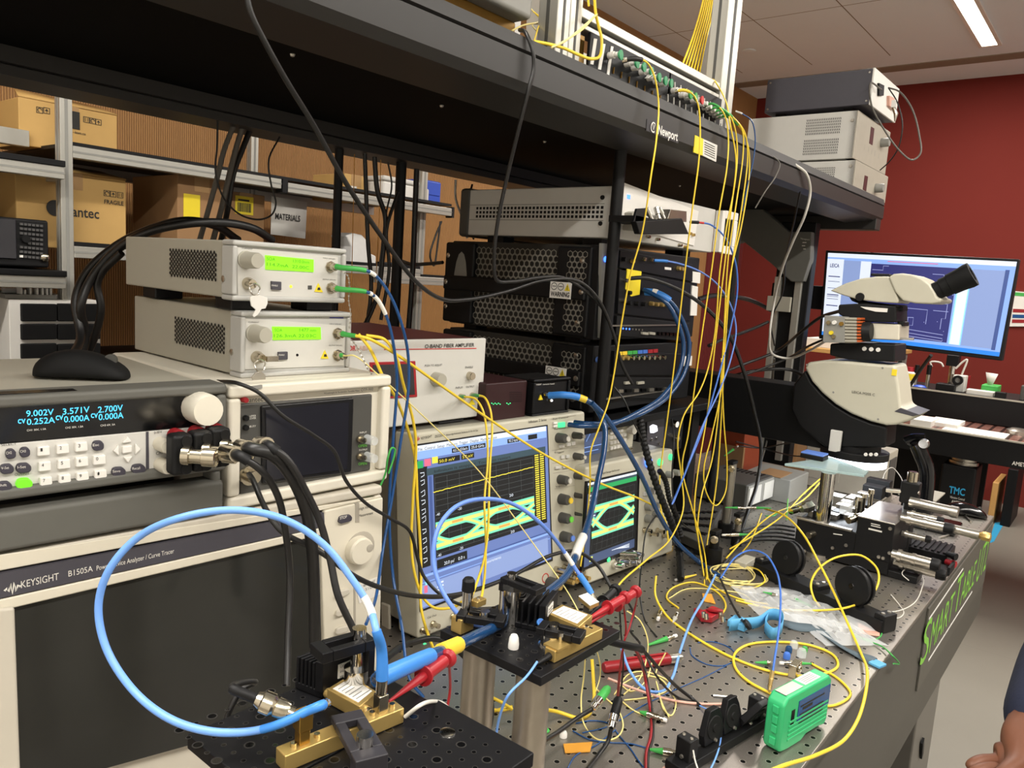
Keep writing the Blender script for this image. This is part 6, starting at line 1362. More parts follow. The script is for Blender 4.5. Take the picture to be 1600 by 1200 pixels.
MB().lathe(s0+ax*.004,ax,[(0,.0034),(.003,.0034),(.003,.0048),(.007,.0048),(.007,.0062),(.010,.0070),(.016,.0070),(.0165,.0062),(.019,.0080),(.026,.0080),(.027,.0066),(.031,.005)],20).build('connector_shell','nickel',bn)
bnc_end = s0+ax*.035
c = p+u*L*.83+n*w*.55+V(0,0,.0126); MB().obox(c+V(0,0,.007),u*.0042,n*.0042,V(0,0,.007)).build('coax_launch','nickel',t2,bev=.0005)
launch = c+V(0,0,.014)
boot1 = MB().lathe(p-u*.0,-u,[(0,.0035),(.02,.0022)],10).build('strain_relief','black',t2)
c = at(728,980,z=Z2); t = thing('thumbscrew_post','thin steel post with a black cap at the left of the second breadboard','post',c)
MB().cyl((c.x,c.y,Z2+.0003),(c.x,c.y,at(728,925,y=c.y).z),.0062,16).build('post','chrome',t); zc_ = at(728,924,y=c.y).z; MB().lathe((c.x,c.y,zc_),(0,0,1),[(0,.0075),(.012,.0072),(.015,.005)],16).build('cap','black',t)
fork('flat black slotted clamp beside the thin capped post on the second breadboard',(716,955),(790,966),Z2+.022,.021,.008,'anod',None,.56,.010)
c = at(799,970,z=Z2); pz = at(797,920,y=c.y).z; t = thing('pedestal_post','wide steel pedestal post under the raised black clamp on the second breadboard','post',c)
MB().lathe((c.x,c.y,Z2+.0003),(0,0,1),[(0,.016),(pz-Z2,.016)],28).build('post','chrome',t)
t_,p,q,u,n = fork('raised black slotted clamp on the wide steel pedestal post',(790,898),(846,919),pz+.016,.020,.007,'anod',None,.18,.010)
MB().obox(p+u*.002-V(0,0,.0115),u*.003,n*.010,V(0,0,.0045)).build('clamp_foot','anod',t_)
h4 = [at(824,985,z=Z2),at(850,990,z=Z2),at(866,968,z=Z2)]
u = (h4[2]-h4[1]).normalized(); n = V(-u.y,u.x,0); hz = at(850,950,y=h4[1].y).z-Z2; L = max(.05,(h4[2]-h4[1]).length)
t = thing('heat_sink','black finned heat sink with a small printed label on the second breadboard','heat sink',h4[1]); m_ = MB(); k = V(0,0,1); o0 = h4[1]+k*.0003
m_.obox(o0+u*L/2+n*.004+k*hz/2,u*L/2,n*.004,k*hz/2)
for i in range(4): m_.obox(o0+u*L/2+n*(.012+i*.008)+k*hz/2,u*L/2,n*.0013,k*hz/2)
m_.obox(o0+u*L/2+n*.018+k*.003,u*L/2,n*.018,k*.003); m_.build('fin','anod',t,bev=.0008); lb = MB().obox(o0+u*L*.35-n*.0005+k*hz*.7,u*L*.2,n*.0004,k*hz*.17).build('label','paper',t); m_ = MB()
for i in range(3): a0 = o0+u*L*.2-n*.0012+k*(hz*.76-i*.0035); m_.bar(a0,a0+u*L*.28,.0002,.0009)
m_.build('printing','text_dk',lb)
t3,PG2 = gold_module('gold microwave driver with a white label on the second breadboard',((853,957),(878,944),(926,961),(905,979)),Z2+.004,.013,0)
MB().lathe(PG2[3].lerp(PG2[2],.4)-V(0,0,.007),(PG2[3]-PG2[0]),[(0,.0045),(.006,.0045),(.006,.0038),(.012,.0038)],14).build('coax_socket','nickel',t3)
P = [at(*c,z=Z2+.022) for c in ((904,931),(918,926),(936,940),(922,946))]; t = thing('label_tag','small white printed tag on a gold plate behind the red test clips','tag',V(P[0].x,P[0].y,Z2+.0)); MB().prism([V(p.x,p.y,Z2+.021) for p in P],(0,0,-.004)).build('tag_block','gold',t); MB().prism(P,(0,0,-.0008)).build('tag_paper','paper',t); MB().prism([V(p.x,p.y,Z2+.017) for p in [sum(P,V(0,0,0))/4+V(a,b,0) for a,b in ((-.004,-.004),(.004,-.004),(.004,.004),(-.004,.004))]],(0,0,-.0168)).build('tag_post','steel',t)
fork('black slotted clamp over the gold bar on the second breadboard',(843,974),(912,990),Z2+.024,.023,.008,'anod',None,.34,.008)
c = at(862,1012,z=Z2); t = thing('pedestal_post','short steel pedestal post under the clamp near the gold bar of the second breadboard','post',c); MB().lathe((c.x,c.y,Z2+.0003),(0,0,1),[(0,.0155),(.003,.0155),(.003,.013),(.0165,.013)],28).build('post','chrome',t)
t4,p,q,u,n,L,w = gold_bar('gold modulator bar with a blue fibre tail on the second breadboard',(866,1037),(941,999),0,Z2,.013)
MB().obox(p+u*.012+n*.008+V(0,0,.014),u*.010,n*.010,V(0,0,.0012)).build('case_lug','gold',t4); c = p+u*.018+n*.008+V(0,0,.015); MB().lathe(c,(0,0,1),[(0,.002),(.007,.002),(.007,.0035),(.011,.0035)],10).build('screw','chrome',t4); MB().lathe(p+n*.007+V(0,0,.006),-u-V(0,0,.1),[(0,.004),(.022,.0018)],10).build('strain_relief','black',t4)
gold2 = p+n*.007+V(0,0,.006)-u*.02
for lab_,a,z,s_,h_ in (('small gold block standing near the capped post',(747,946),Z2+.024,.008,.008),('gold angle block under the blue loop at the left of the second breadboard',(722,985),Z2,.011,.018),('gold block on the far table edge of the smaller oscilloscope',(1040,862),ZT,.016,.014)):
 p = at(*a,z=z); t = thing('gold_block',lab_,'block',p,'small gold blocks'); MB().box(p.x-s_,p.x+s_,p.y-s_*.7,p.y+s_*.7,z+.0005,z+h_).build('block','gold',t,bev=.001); MB().lathe((p.x,p.y,z+h_),(0,0,1),[(0,.0022),(.002,.0018)],8).build('screw','nickel',t)
for lab_,a in (('white plastic stopper standing at the middle of the second breadboard',(802,1013)),('white plastic stopper standing behind the blue loop on the second breadboard',(805,972))):
 p = at(*a,z=Z2); tag(MB().lathe((p.x,p.y,Z2+.0004),(0,0,1),[(0,.0058),(.004,.006),(.012,.005),(.015,.0035)],16).build('white_stopper','white'),lab_,'stopper','white plastic stoppers')
def clip(label,tip,ringp,tail,m,zt=None,D0=None,D1=None,s=.82):
 a,b,c = at(*tip,D=D0),at(*ringp,D=(D0+D1)/2),at(*tail,D=D1); d = (c-a).normalized(); L = (c-a).length; f = (b-a).length/L
 t = thing('test_clip',label,'test clip',a,'spring hook test clips')
 MB().lathe(a,d,[(0,.0012),(L*.1,.0016),(L*f*.97,.0052*s),(L*f,.0052*s)],14).build('nose',m,t); MB().lathe(a+d*L*f,d,[(0,.0105*s),(.0022,.0105*s),(.0022,.007*s),(L*(1-f)*.75,.0068*s)],18).build('collar',m,t)
 MB().lathe(a+d*(L*.93),d,[(0,.0068*s),(.002,.0100*s),(.0055*s,.0100*s),(.0065*s,.006*s)],18).build('plunger',m,t)
 return t,c,d
dA = depth(launch); k1,e1,d1 = clip('red hook test clip reaching to the front gold bar beside the blue cable',(608,1096),(668,1048),(703,1026),'red',D0=dA+.015,D1=dA+.11)
dB = depth(PG2[2]); k2,e2,d2 = clip('upper of the two red hook test clips over the second breadboard',(912,980),(972,940),(997,922),'red',D0=dB,D1=dB+.10); k3,e3,d3 = clip('lower of the two red hook test clips over the second breadboard',(908,974),(955,946),(979,932),'red',D0=dB-.005,D1=dB+.07)
k4,e4,d4 = clip('black hook test clip beside the two red ones',(918,965),(944,938),(963,920),'black',D0=dB+.02,D1=dB+.11)
# == cables
FG = 'yellow optical fibres'
def boot(o,f0,f1,r,m='green',r2=None,nm='boot'): return sleeve(o,nm,m,f0,f1,r,10,r2)
yS = ('y',.735)
def Y(px,py,y=.735): return (px,py,'y',y)
c = cable('fibre_cable','yellow fibre falling from the black boot on the left patch panel',[(972,95,'y',.775),(988,92,'y',.76),(1010,97,'y',.75),(1022,118,'y',.745),(1029,160,'y',.742),Y(1026,215),Y(1018,270),Y(1003,365,.75),Y(985,430,.76),Y(972,500,.77),Y(960,580,.775),Y(950,630,.775),Y(936,668,.775),Y(923,705,.775),Y(922,755,.775),Y(915,830,.775),(907,885,'y',.77)],.0016,'fibre',group=FG)
boot(c,0,.10,.0042,'cable_black'); sleeve(c,'connector','nickel',0,.03,.0048)
c = cable('fibre_cable','yellow fibre leaving the right patch panel and crossing the yellow warning sticker',[(1055,143,'y',.77),(1068,141,'y',.755),(1082,147,'y',.745),(1091,165,'y',.742),(1094,200,'y',.74),Y(1092,250),Y(1080,340,.74),Y(1066,460,.75),Y(1051,590,.76),Y(1040,675,.77),Y(1032,735,.77),(1030,770,'y',.76),(1035,810,'y',.74)],.0016,'fibre',group=FG); sleeve(c,'connector','nickel',0,.03,.0042); sleeve(c,'boot','yellow',.03,.14,.003)
F = [([(1100,166,'y',.785),(1112,162,'y',.765),(1124,168,'y',.75),(1134,185,'y',.745),(1138,215,'y',.742),Y(1136,260),Y(1124,330),Y(1112,420),Y(1097,520),Y(1086,600,.74),Y(1075,680,.745),Y(1066,730,.745),(1080,790,'y',.72),(1098,850,'y',.70),(1106,905,'t')],'first yellow fibre from the green boots at the right end of the right patch panel'),
     ([(1105,172,'y',.785),(1120,168,'y',.765),(1138,178,'y',.75),(1148,200,'y',.745),(1152,240,'y',.742),Y(1146,300),Y(1136,350),Y(1125,420),Y(1117,520),Y(1105,580),Y(1092,613),Y(1068,650),Y(1059,690),Y(1064,740),(1068,790,'y',.72),(1050,838,'y',.69),(1010,875,'y',.64),(975,905,'y',.60),(962,920,'y',.585)],'yellow fibre bowing out to the left below the chassis and ending at the red clips'),
     ([(1110,176,'y',.785),(1128,172,'y',.765),(1146,184,'y',.75),(1160,205,'y',.745),(1161,240,'y',.742),Y(1150,320),Y(1138,400),Y(1132,500),Y(1128,600),Y(1112,680),(1100,730,'y',.735),(1102,765,'y',.73),(1118,790,'y',.72),(1133,770,'y',.72),(1136,730,'y',.725),(1131,660,'y',.73),(1127,560,'y',.735)],'yellow fibre making a small hanging loop above the cylindrical post'),
     ([(1115,180,'y',.785),(1132,177,'y',.765),(1152,190,'y',.75),(1165,212,'y',.745),(1168,245,'y',.742),Y(1158,330),Y(1143,420),Y(1133,540),Y(1127,650),Y(1121,740,.73),(1113,800,'y',.72),(1104,855,'y',.71),(1104,905,'t')],'yellow fibre hanging nearest the red wall from the green boots'),
     ([(1118,183,'y',.785),(1135,182,'y',.765),(1155,198,'y',.75),(1168,225,'y',.745),(1171,265,'y',.742),Y(1160,345),Y(1141,430),Y(1130,540),Y(1122,650),(1112,720,'y',.73),(1096,775,'y',.72),(1090,830,'y',.71),(1098,880,'y',.70),(1101,915,'t')],'outermost yellow fibre from the green boots of the right patch panel')]
for P,l in F:
 c = cable('fibre_cable',l,P,.0016,'fibre',group=FG); boot(c,0,.12 if len(P) > 15 else .14,.0030,'green',.0024); sleeve(c,'connector','steel',0,.02,.0042)
c = cable('fibre_cable','yellow fibre coming down over the right frame upright and past the patch panel',[(1109,126,'y',.86),(1118,128,'y',.80),(1128,145,'y',.79),(1136,165,'y',.76),(1141,195,'y',.745),Y(1150,250),Y(1142,330),Y(1130,430),Y(1117,540),Y(1106,640),(1090,740,'y',.725),(1085,800,'y',.715),(1092,850,'y',.705),(1100,900,'t')],.0016,'fibre',group=FG)
for k in range(7):
 cable('fibre_cable',('leftmost','second','third','middle','fifth','sixth','rightmost')[k]+' of seven yellow fibres slanting up behind the aluminium frame rail',[(1066+k*4.4,102+k*2.4,'y',.86),(1082+k*3.6,60,'y',.88),(1094+k*3.2,20,'y',.9),(1102+k*2.6,-14,'y',.92)],.0022,'fibre',group='yellow fibres rising behind the frame',k=4)
cable('fibre_cable','thick yellow fibre looping from the shelf edge round the left frame uprights',[(834,65,'y',.775),(852,68,'y',.77),(880,75,'y',.77),(905,86,'y',.765),(925,92,'y',.77),(938,86,'y',.775),(940,60,'y',.78),(935,40,'y',.785),(931,22,'y',.785),(929,0,'y',.785),(928,-14,'y',.785)],.0026,'fibre',group=FG)
cable('fibre_cable','yellow fibre stretched in a V from the shelf edge up to the frame rail',[(862,74,'y',.765),(880,66,'y',.77),(905,47,'y',.775),(933,22,'y',.785),(925,30,'y',.78),(910,46,'y',.775),(872,70,'y',.77)],.0016,'fibre_pale',group=FG)
cable('fibre_cable','short yellow fibre hanging from the top edge to the left frame rail',[(918,-14,'y',.79),(919,0,'y',.79),(920,10,'y',.79)],.002,'fibre',group=FG)
cable('fibre_cable','yellow fibre crossing behind the grey shelf instrument to the shelf edge',[(834,66,'y',.78),(842,40,'y',.84),(847,30,'y',.86),(838,22,'y',.88),(833,18,'y',.9)],.0014,'fibre',group=FG)
cable('fibre_cable','yellow fibre tangle strand between the instrument and the left frame upright',[(800,48,'y',.80),(816,40,'y',.82),(846,32,'y',.86),(850,15,'y',.9),(844,-6,'y',.92)],.0014,'fibre_pale',group=FG)
cable('fibre_cable','pale yellow strand dropping diagonally beside the left frame upright',[(830,14,'y',.9),(846,34,'y',.88),(832,40,'y',.87),(848,58,'y',.85)],.0012,'fibre_pale',group=FG)
c = cable('fibre_cable','dark blue fibre arching over the shelf end beside the white power supplies',[(1150,174,'y',.78),(1160,178,'y',.76),(1175,190,'y',.75),(1180,215,'y',.745),(1177,250,'y',.742),(1168,290,'y',.74),(1160,330,'y',.74)],.0014,'blue_dk',group='blue fibres'); sleeve(c,'fibre_label','white',.02,.16,.002)
c = cable('fibre_cable','blue fibre arching from the small black module down to the table',[at(1079,347,y=.80),(1095,348,'y',.79),(1112,352,'y',.78),(1132,370,'y',.76),(1149,410,'y',.75),(1152,455,'y',.745),(1142,510,'y',.74),(1122,590,'y',.73),(1098,670,'y',.72),(1072,735,'y',.71),(1052,785,'y',.70)],.0020,'blue_fibre',group='blue fibres'); sleeve(c,'boot','black',0,.07,.0036); sleeve(c,'boot_tip','red_lbl',.07,.13,.0024)
c = cable('fibre_cable','light violet blue fibre arching from the upper chassis front to the table',[at(1022,407,y=.865),(1040,408,'y',.85),(1065,413,'y',.83),(1095,425,'y',.80),(1122,446,'y',.78),(1142,478,'y',.76),(1150,515,'y',.75),(1142,560,'y',.74),(1124,610,'y',.73),(1098,665,'y',.72),(1070,740,'y',.71),(1050,788,'y',.70)],.0020,'violet',group='blue fibres'); sleeve(c,'boot','blue_boot',0,.10,.0034)
for (pts,l,lab0) in (([up.w(523,416,-.014),(532,418,'y',.735),(572,423,'y',.715),(590,434,'y',.715),(612,466,'y',.715),(630,515,'y',.715),(638,560,'y',.72),(637,620,'y',.72),(626,690,'y',.72),(612,780,'y',.72),(598,860,'y',.70),(588,930,'y',.66),(572,975,'y',.60)],'blue fibre from the upper port of the upper optical amplifier',0),([up.w(524,450,-.014),(532,452,'y',.735),(572,456,'y',.715),(588,466,'y',.715),(604,495,'y',.715),(615,540,'y',.715),(620,600,'y',.72),(614,690,'y',.72),(608,800,'y',.72),(614,900,'y',.70),(628,980,'y',.66),(640,1060,'y',.62),(662,1090,'y',.6)],'blue fibre from the lower port of the upper optical amplifier',1)):
 c = cable('fibre_cable',l,pts,.0020,'blue_dk',group='blue fibres'); boot(c,.04,.165,.0036,'green',.0028); sleeve(c,'connector','nickel',0,.045,.0034); sleeve(c,'fibre_label','white',.19,.225 if lab0 == 0 else .21,.0026)
 if lab0: sleeve(c,'fibre_label','white',.235,.32,.0026)
c = cable('fibre_cable','long yellow fibre running diagonally from the lower optical amplifier across the oscilloscopes',[lw.w(533,521,-.014),(542,523,'y',.735),(572,528,'y',.715),(610,548,'y',.72),(680,596,'y',.74),(760,652,'y',.76),(850,710,'y',.76),(940,756,'y',.76),(1005,782,'y',.75),(1028,796,'y',.74),(1040,815,'y',.73),(1044,845,'y',.72)],.0020,'fibre',group=FG); boot(c,.03,.14,.0036,'green',.0026); sleeve(c,'connector','nickel',0,.035,.0034)
c = cable('fibre_cable','pale thin yellow fibre running straight from the short green boot to the red clips',[lw.w(533,555,-.014),(540,556,'y',.735),(554,556,'y',.72),(600,594,'y',.72),(680,668,'y',.72),(750,738,'y',.71),(830,845,'y',.66),(890,930,'y',.60),(925,1000,'y',.55),(936,1030,'y',.55),(937,1060,'y',.56),(928,1088,'y',.57)],.0009,'fibre_pale',group=FG); boot(c,.01,.05,.003,'green',.0015)
cable('fibre_cable','yellow fibre dropping along the left edge of the large oscilloscope screen',[(560,522,'y',.74),(578,545,'y',.73),(600,592,'y',.73),(620,625,'y',.74),(640,680,'y',.75),(649,720,'y',.75),(652,780,'y',.75),(657,860,'y',.75),(658,900,'y',.74),(658,950,'y',.72),(672,1000,'y',.70),(690,1040,'y',.68)],.0020,'fibre',group=FG)
cable('fibre_cable','yellow fibre bowing left of the large oscilloscope screen and under the second breadboard',[(572,524,'y',.73),(600,530,'y',.72),(618,555,'y',.72),(630,600,'y',.73),(646,660,'y',.74),(650,700,'y',.745),(645,780,'y',.75),(643,860,'y',.75),(650,905,'y',.74),(662,935,'y',.73),(680,950,'y',.72),(710,948,'y',.71),(722,940,'y',.70)],.0020,'fibre',group=FG)
c = cable('fibre_cable','yellow fibre from the right output port of the silver fibre amplifier',[oba.w(737,618,-.012),(745,618,'y',.86),(757,621,'y',.84),(766,640,'y',.82),(769,670,'y',.81),(766,720,'y',.79),(764,775,'y',.77),(763,820,'y',.74),(757,870,'y',.70),(747,905,'y',.66),(738,930,'y',.62),(735,943,'y',.60)],.0018,'fibre',group=FG); boot(c,.02,.12,.0034,'green',.0026)
c = cable('fibre_cable','yellow fibre from the left input port of the silver fibre amplifier',[oba.w(719,620,-.012),(726,620,'y',.86),(742,623,'y',.84),(754,640,'y',.82),(760,670,'y',.81),(762,720,'y',.79),(757,780,'y',.77),(759,840,'y',.74),(758,890,'y',.69),(754,925,'y',.64),(750,942,'y',.61)],.0018,'fibre',group=FG); boot(c,.02,.10,.0034,'green',.0026)
cable('cable_tie','bright green plastic tie looped by the right edge of the tunable filter',[(562,772,'y',.715),(575,774,'y',.712),(590,765,'y',.71),(602,740,'y',.705),(606,715,'y',.70),(612,700,'y',.70),(617,702,'y',.70),(616,712,'y',.70),(607,740,'y',.70)],.0013,'green',cat='cable tie')
w0 = drv.w(858,618,-.004)
c = cable('coax_cable','thick navy coax cable arching from the black driver box to the front breadboard',[w0,(880,617,'y',.84),(905,621,'y',.82),(926,632,'y',.80),(943,660,'y',.78),(944,700,'y',.76),(932,760,'y',.74),(918,820,'y',.70),(904,855,'y',.67),(888,895,'y',.63),(850,930,'y',.585),(795,968,'y',.53),(745,993,'y',.49),(705,1012,'y',.46),(660,1030,'y',.435),(615,1050,'y',.42),(588,1063,'y',.415)],.0058,'cable_navy',cat='coax cable',n=12); sleeve(c,'boot','blue_boot',0,.125,.0068); sleeve(c,'cable_label','yellow',.125,.16,.0066); sleeve(c,'cable_label','white',.475,.525,.0078); sleeve(c,'cable_label','yellow',.80,.838,.0078); sleeve(c,'boot','blue_boot',.865,.985,.0070,14); sleeve(c,'connector','nickel',.975,1,.0045)
cable('coax_cable','thick navy coax cable falling from the yellow labelled plug to the middle of the table',[(925,630,'y',.795),(945,650,'y',.78),(975,695,'y',.76),(1003,745,'y',.745),(1030,805,'y',.73),(1060,850,'y',.72),(1095,880,'y',.71),(1120,898,'y',.70),(1132,902,'t')],.0052,'cable_navy',cat='coax cable',n=12)
for k,(l,dx) in enumerate((('outer',0),('inner',-9))):
 c = cable('coax_cable',l+' of two navy coax cables curving down from the upper chassis front',[cu.w(1008+dx*.3,456+dx*.4,-.01),(1024+dx*.4,458-dx*.2,'y',.85),(1046+dx*.6,470-dx*.3,'y',.82),(1066+dx,500,'y',.80),(1077+dx,540,'y',.79),(1070+dx,580,'y',.785),(1045+dx,618,'y',.785),(1005+dx,645,'y',.785),(960+dx,660-dx*.4,'y',.79),(915+dx,662-dx*.4,'y',.81),(898+dx,660-dx*.4,'y',.835)],.0050,'cable_navy',cat='coax cable',group='navy coax cables at the chassis',n=12)
 if k == 0: sleeve(c,'boot','blue_boot',0,.20,.0085); sleeve(c,'cable_label','white',.075,.115,.0092)
P = spline(pts3([(1000,655,'y',.80),(1006,690,'y',.79),(1018,735,'y',.77),(1034,780,'y',.75),(1050,820,'y',.735),(1060,855,'y',.73),(1064,905,'t')],.008),12)
rs = [.0085 if i % 2 else .0068 for i in range(len(P))]
tag(MB().tube(P,.008,12,rs).build('corrugated_conduit','black',None,sharp=20),'black corrugated conduit hanging in front of the smaller oscilloscope','conduit')
P = spline(pts3([(1030,735,'y',.77),(1040,752,'y',.765),(1046,780,'y',.755),(1058,812,'y',.74),(1064,840,'y',.73)],.008),12)
tag(MB().tube(P,.008,12,[.0065 if i % 2 else .0052 for i in range(len(P))]).build('corrugated_conduit','black',None,sharp=20),'shorter corrugated branch beside the black conduit','conduit')
B = [('cable','black cable slanting from the top left over the shelf to the chassis strap',[(384,-12,'y',.74),(392,20,'y',.738),(412,62,'y',.738),(447,125,'y',.745),(490,195,'y',.76),(540,285,'y',.78),(600,375,'y',.80),(650,440,'y',.81),(690,467,'y',.82),(730,468,'y',.83),(790,456,'y',.84),(850,438,'y',.845),(905,440,'y',.84),(935,468,'y',.83),(958,520,'y',.825),(972,570,'y',.82),(988,600,'y',.82)],.0032),
     ('cable','glossy black cable falling over the shelf front and down to the chassis strap',[(812,47,'y',.80),(822,52,'y',.765),(832,78,'y',.752),(834,105,'y',.75),(826,140,'y',.752),(812,195,'y',.765),(795,265,'y',.79),(778,345,'y',.81),(772,400,'y',.82),(775,436,'y',.825),(800,440,'y',.83),(840,434,'y',.84),(880,434,'y',.845),(915,455,'y',.84),(940,480,'y',.835),(950,500,'y',.83)],.0031),
     ('cable','black cable curving from the upper chassis front down past the monitor boom to the table',[cu.w(985,435,-.012),(1005,434,'y',.85),(1030,440,'y',.83),(1065,455,'y',.80),(1105,483,'y',.78),(1140,525,'y',.76),(1162,580,'y',.75),(1178,640,'y',.74),(1189,700,'y',.73),(1184,750,'y',.72),(1168,800,'y',.70),(1150,850,'y',.68),(1128,885,'y',.67),(1112,902,'t')],.0046),
     ('cable','thin black cable from the lower chassis hanging over the smaller oscilloscope',[(960,605,'y',.84),(975,625,'y',.82),(990,660,'y',.80),(1005,690,'y',.79),(1015,720,'y',.78)],.0018),
     ('cable','thin black wire hanging between the clips and the upper table area',[(1050,655,'y',.79),(1053,690,'y',.76),(1050,740,'y',.75),(1052,780,'y',.74),(1064,815,'y',.73),(1095,840,'y',.72),(1100,880,'y',.71)],.0016),
     ('cable','black wire bowing in front of the smaller oscilloscope controls',[(1034,795,'y',.76),(1010,830,'y',.74),(1004,870,'y',.72),(1000,930,'y',.66),(1008,970,'y',.64),(1026,995,'t')],.0016),
     ('cable','thick black cable along the back of the microscope boom to the column',[(1090,468,'y',.95),(1115,462,'y',1.0),(1150,464,'y',1.05),(1180,472,'y',1.08),(1205,485,'y',1.07)],.0075),
     ('cable','black cable with a moulded plug reaching the column rails',[(1108,540,'y',.95),(1130,530,'y',1.0),(1160,520,'y',1.03),(1185,510,'y',1.03),(1200,503,'y',1.02)],.0055),
     ('cable','black power cable between the column and the microscope camera',[(1110,590,'y',.95),(1160,570,'y',.95),(1215,548,'y',.90),(1250,520,'y',.80),(1280,497,'y',.74),(1312,486,'y',.66)],.0048),
     ('cable','second black cable from the column to the camera socket',[(1120,600,'y',.98),(1180,580,'y',.95),(1230,560,'y',.88),(1265,540,'y',.76),(1300,525,'y',.69)],.0036),
     ('cable','black cable lying over the microscope boom',[(1120,596,'y',1.10),(1150,586,'y',1.0),(1190,578,'y',.95),(1235,578,'y',.88),(1262,590,'y',.82)],.0055),
     ('cable','thin black wire leading to the ring light',[(1155,697,'y',.9),(1190,700,'y',.85),(1235,692,'y',.75),(1275,692,'y',.68),(1300,694,'y',.64)],.002),
     ('cable','black wire under the boom curling towards the glass plate',[(1150,690,'y',.9),(1200,703,'y',.85),(1250,713,'y',.72),(1280,708,'y',.66)],.002)]
for nm,l,P,r in B: cable(nm,l,P,r,'cable_black',group='black cables')
for k,(l,P,r) in enumerate((('outermost',[(80,600,'y',1.05),(110,560,'y',1.15),(126,525,'y',1.2),(118,470,'y',1.22),(136,425,'y',1.22),(180,385,'y',1.2),(235,358,'y',1.15),(290,345,'y',1.1),(335,352,'y',1.1),(372,375,'y',1.12)],.0062),('middle',[(128,560,'y',1.22),(133,520,'y',1.22),(126,480,'y',1.2),(140,440,'y',1.2),(175,397,'y',1.18),(225,365,'y',1.13),(290,350,'y',1.08),(350,348,'y',1.06),(395,357,'y',1.06),(425,375,'y',1.08)],.0062),('innermost',[(132,565,'y',1.24),(150,520,'y',1.22),(158,480,'y',1.2),(152,445,'y',1.2),(160,425,'y',1.19),(190,395,'y',1.16)],.0055))):
 cable('cable',l+' of three thick black cables arching over the two optical amplifiers',P,r,'cable_black',group='thick black cables over the amplifiers',n=10)
for k,(l,P,r,m) in enumerate((('leftmost grey cable hanging from the shelf in front of the cardboard boxes',[(366,194,'y',1.40),(350,235,'y',1.40),(340,275,'y',1.40),(325,330,'y',1.40),(312,375,'y',1.38)],.0052,'cable_grey'),('second grey cable hanging from the shelf in front of the cardboard boxes',[(379,198,'y',1.40),(368,235,'y',1.40),(358,275,'y',1.40),(345,330,'y',1.40),(333,375,'y',1.38)],.0056,'cable_grey'),('black cable hanging beside the grey ones in front of the barcode label',[(392,200,'y',1.41),(378,235,'y',1.41),(365,270,'y',1.41),(355,330,'y',1.41),(345,378,'y',1.39)],.0058,'cable_black'),('thin black wire hanging straight left of the grey cables',[(340,186,'y',1.37),(339,230,'y',1.37),(337,270,'y',1.37),(350,310,'y',1.37),(375,335,'y',1.37),(405,343,'y',1.37),(425,335,'y',1.37),(431,318,'y',1.37),(424,290,'y',1.37),(420,250,'y',1.37),(437,214,'y',1.37)],.0018,'cable_black'),
  ('black cable hanging left of the rear shelf post',[(570,240,'y',1.38),(572,300,'y',1.38),(575,380,'y',1.38),(580,450,'y',1.38),(572,520,'y',1.38)],.0048,'cable_black'),('black cable bending beside the rear shelf post',[(585,245,'y',1.37),(590,300,'y',1.37),(602,340,'y',1.37),(598,400,'y',1.37),(590,460,'y',1.37),(565,520,'y',1.37)],.0055,'cable_black'),('thin wire pair crossing near the rear shelf post',[(606,253,'y',1.37),(612,290,'y',1.37),(604,330,'y',1.37),(596,390,'y',1.37),(588,470,'y',1.37)],.002,'cable_black'),('black cable crossing the rear shelf post',[(622,300,'y',1.36),(604,360,'y',1.36),(608,420,'y',1.36),(595,500,'y',1.36)],.004,'cable_black'),
  ('black rod like cable right of the rear shelf post',[(651,264,'y',1.38),(648,340,'y',1.38),(645,420,'y',1.38),(638,520,'y',1.38)],.0065,'cable_black'),('white cable hanging right of the rear post before the orange wall',[(712,281,'y',1.40),(712,310,'y',1.40),(724,345,'y',1.40),(730,372,'y',1.40)],.003,'cable_white'),('black cable hanging before the orange wall beside the white instrument',[(738,288,'y',1.40),(732,310,'y',1.40),(728,335,'y',1.40),(737,360,'y',1.40),(740,374,'y',1.40)],.0026,'cable_black'),('black cable from the rack shelf to the left flank of the chassis',[(628,408,'y',1.6),(645,413,'y',1.55),(670,412,'y',1.5),(692,410,'y',1.45)],.0048,'cable_black'),('bundle of thin black leads hanging from the right rack end',[(690,346,'y',2.25),(680,370,'y',2.25),(672,400,'y',2.25),(678,415,'y',2.25),(684,380,'y',2.25),(688,346,'y',2.25)],.004,'cable_black'))):
 cable('cable',l,P,r,m,group='cables hanging behind the instruments')
for px0,px1 in ((552,553),(593,590)): cable('thread','thin orange thread hanging from the shelf, '+('left one' if px0 == 552 else 'one by the post'),[(px0+2,240,'y',1.42),(px0,330,'y',1.42),(px1-4,460,'y',1.42)],.0009,'kapton',cat='thread')
c = cable('cable','glossy white cable falling over the far shelf end and on to the microscope camera',[(1226,245,'y',.80),(1242,257,'y',.765),(1260,272,'y',.75),(1266,300,'y',.75),(1258,335,'y',.76),(1240,375,'y',.80),(1222,420,'y',.85),(1210,470,'y',.9),(1203,520,'y',.9),(1206,552,'y',.9),(1230,560,'y',.86),(1262,549,'y',.78),(1290,533,'y',.70),(1301,527,'y',.68)],.0036,'cable_white',n=10)
cable('cable','thin grey cable looping over the shelf edge near the white power supplies',[(1190,244,'y',.80),(1205,243,'y',.765),(1218,255,'y',.752),(1212,275,'y',.75),(1195,300,'y',.75),(1180,325,'y',.76)],.0018,'cable_grey')
cable('cable','black cable running down beside the white one to the column',[(1250,300,'y',.765),(1240,350,'y',.80),(1228,400,'y',.86),(1222,460,'y',.92),(1205,500,'y',.95),(1210,540,'y',.95)],.0025,'cable_black')
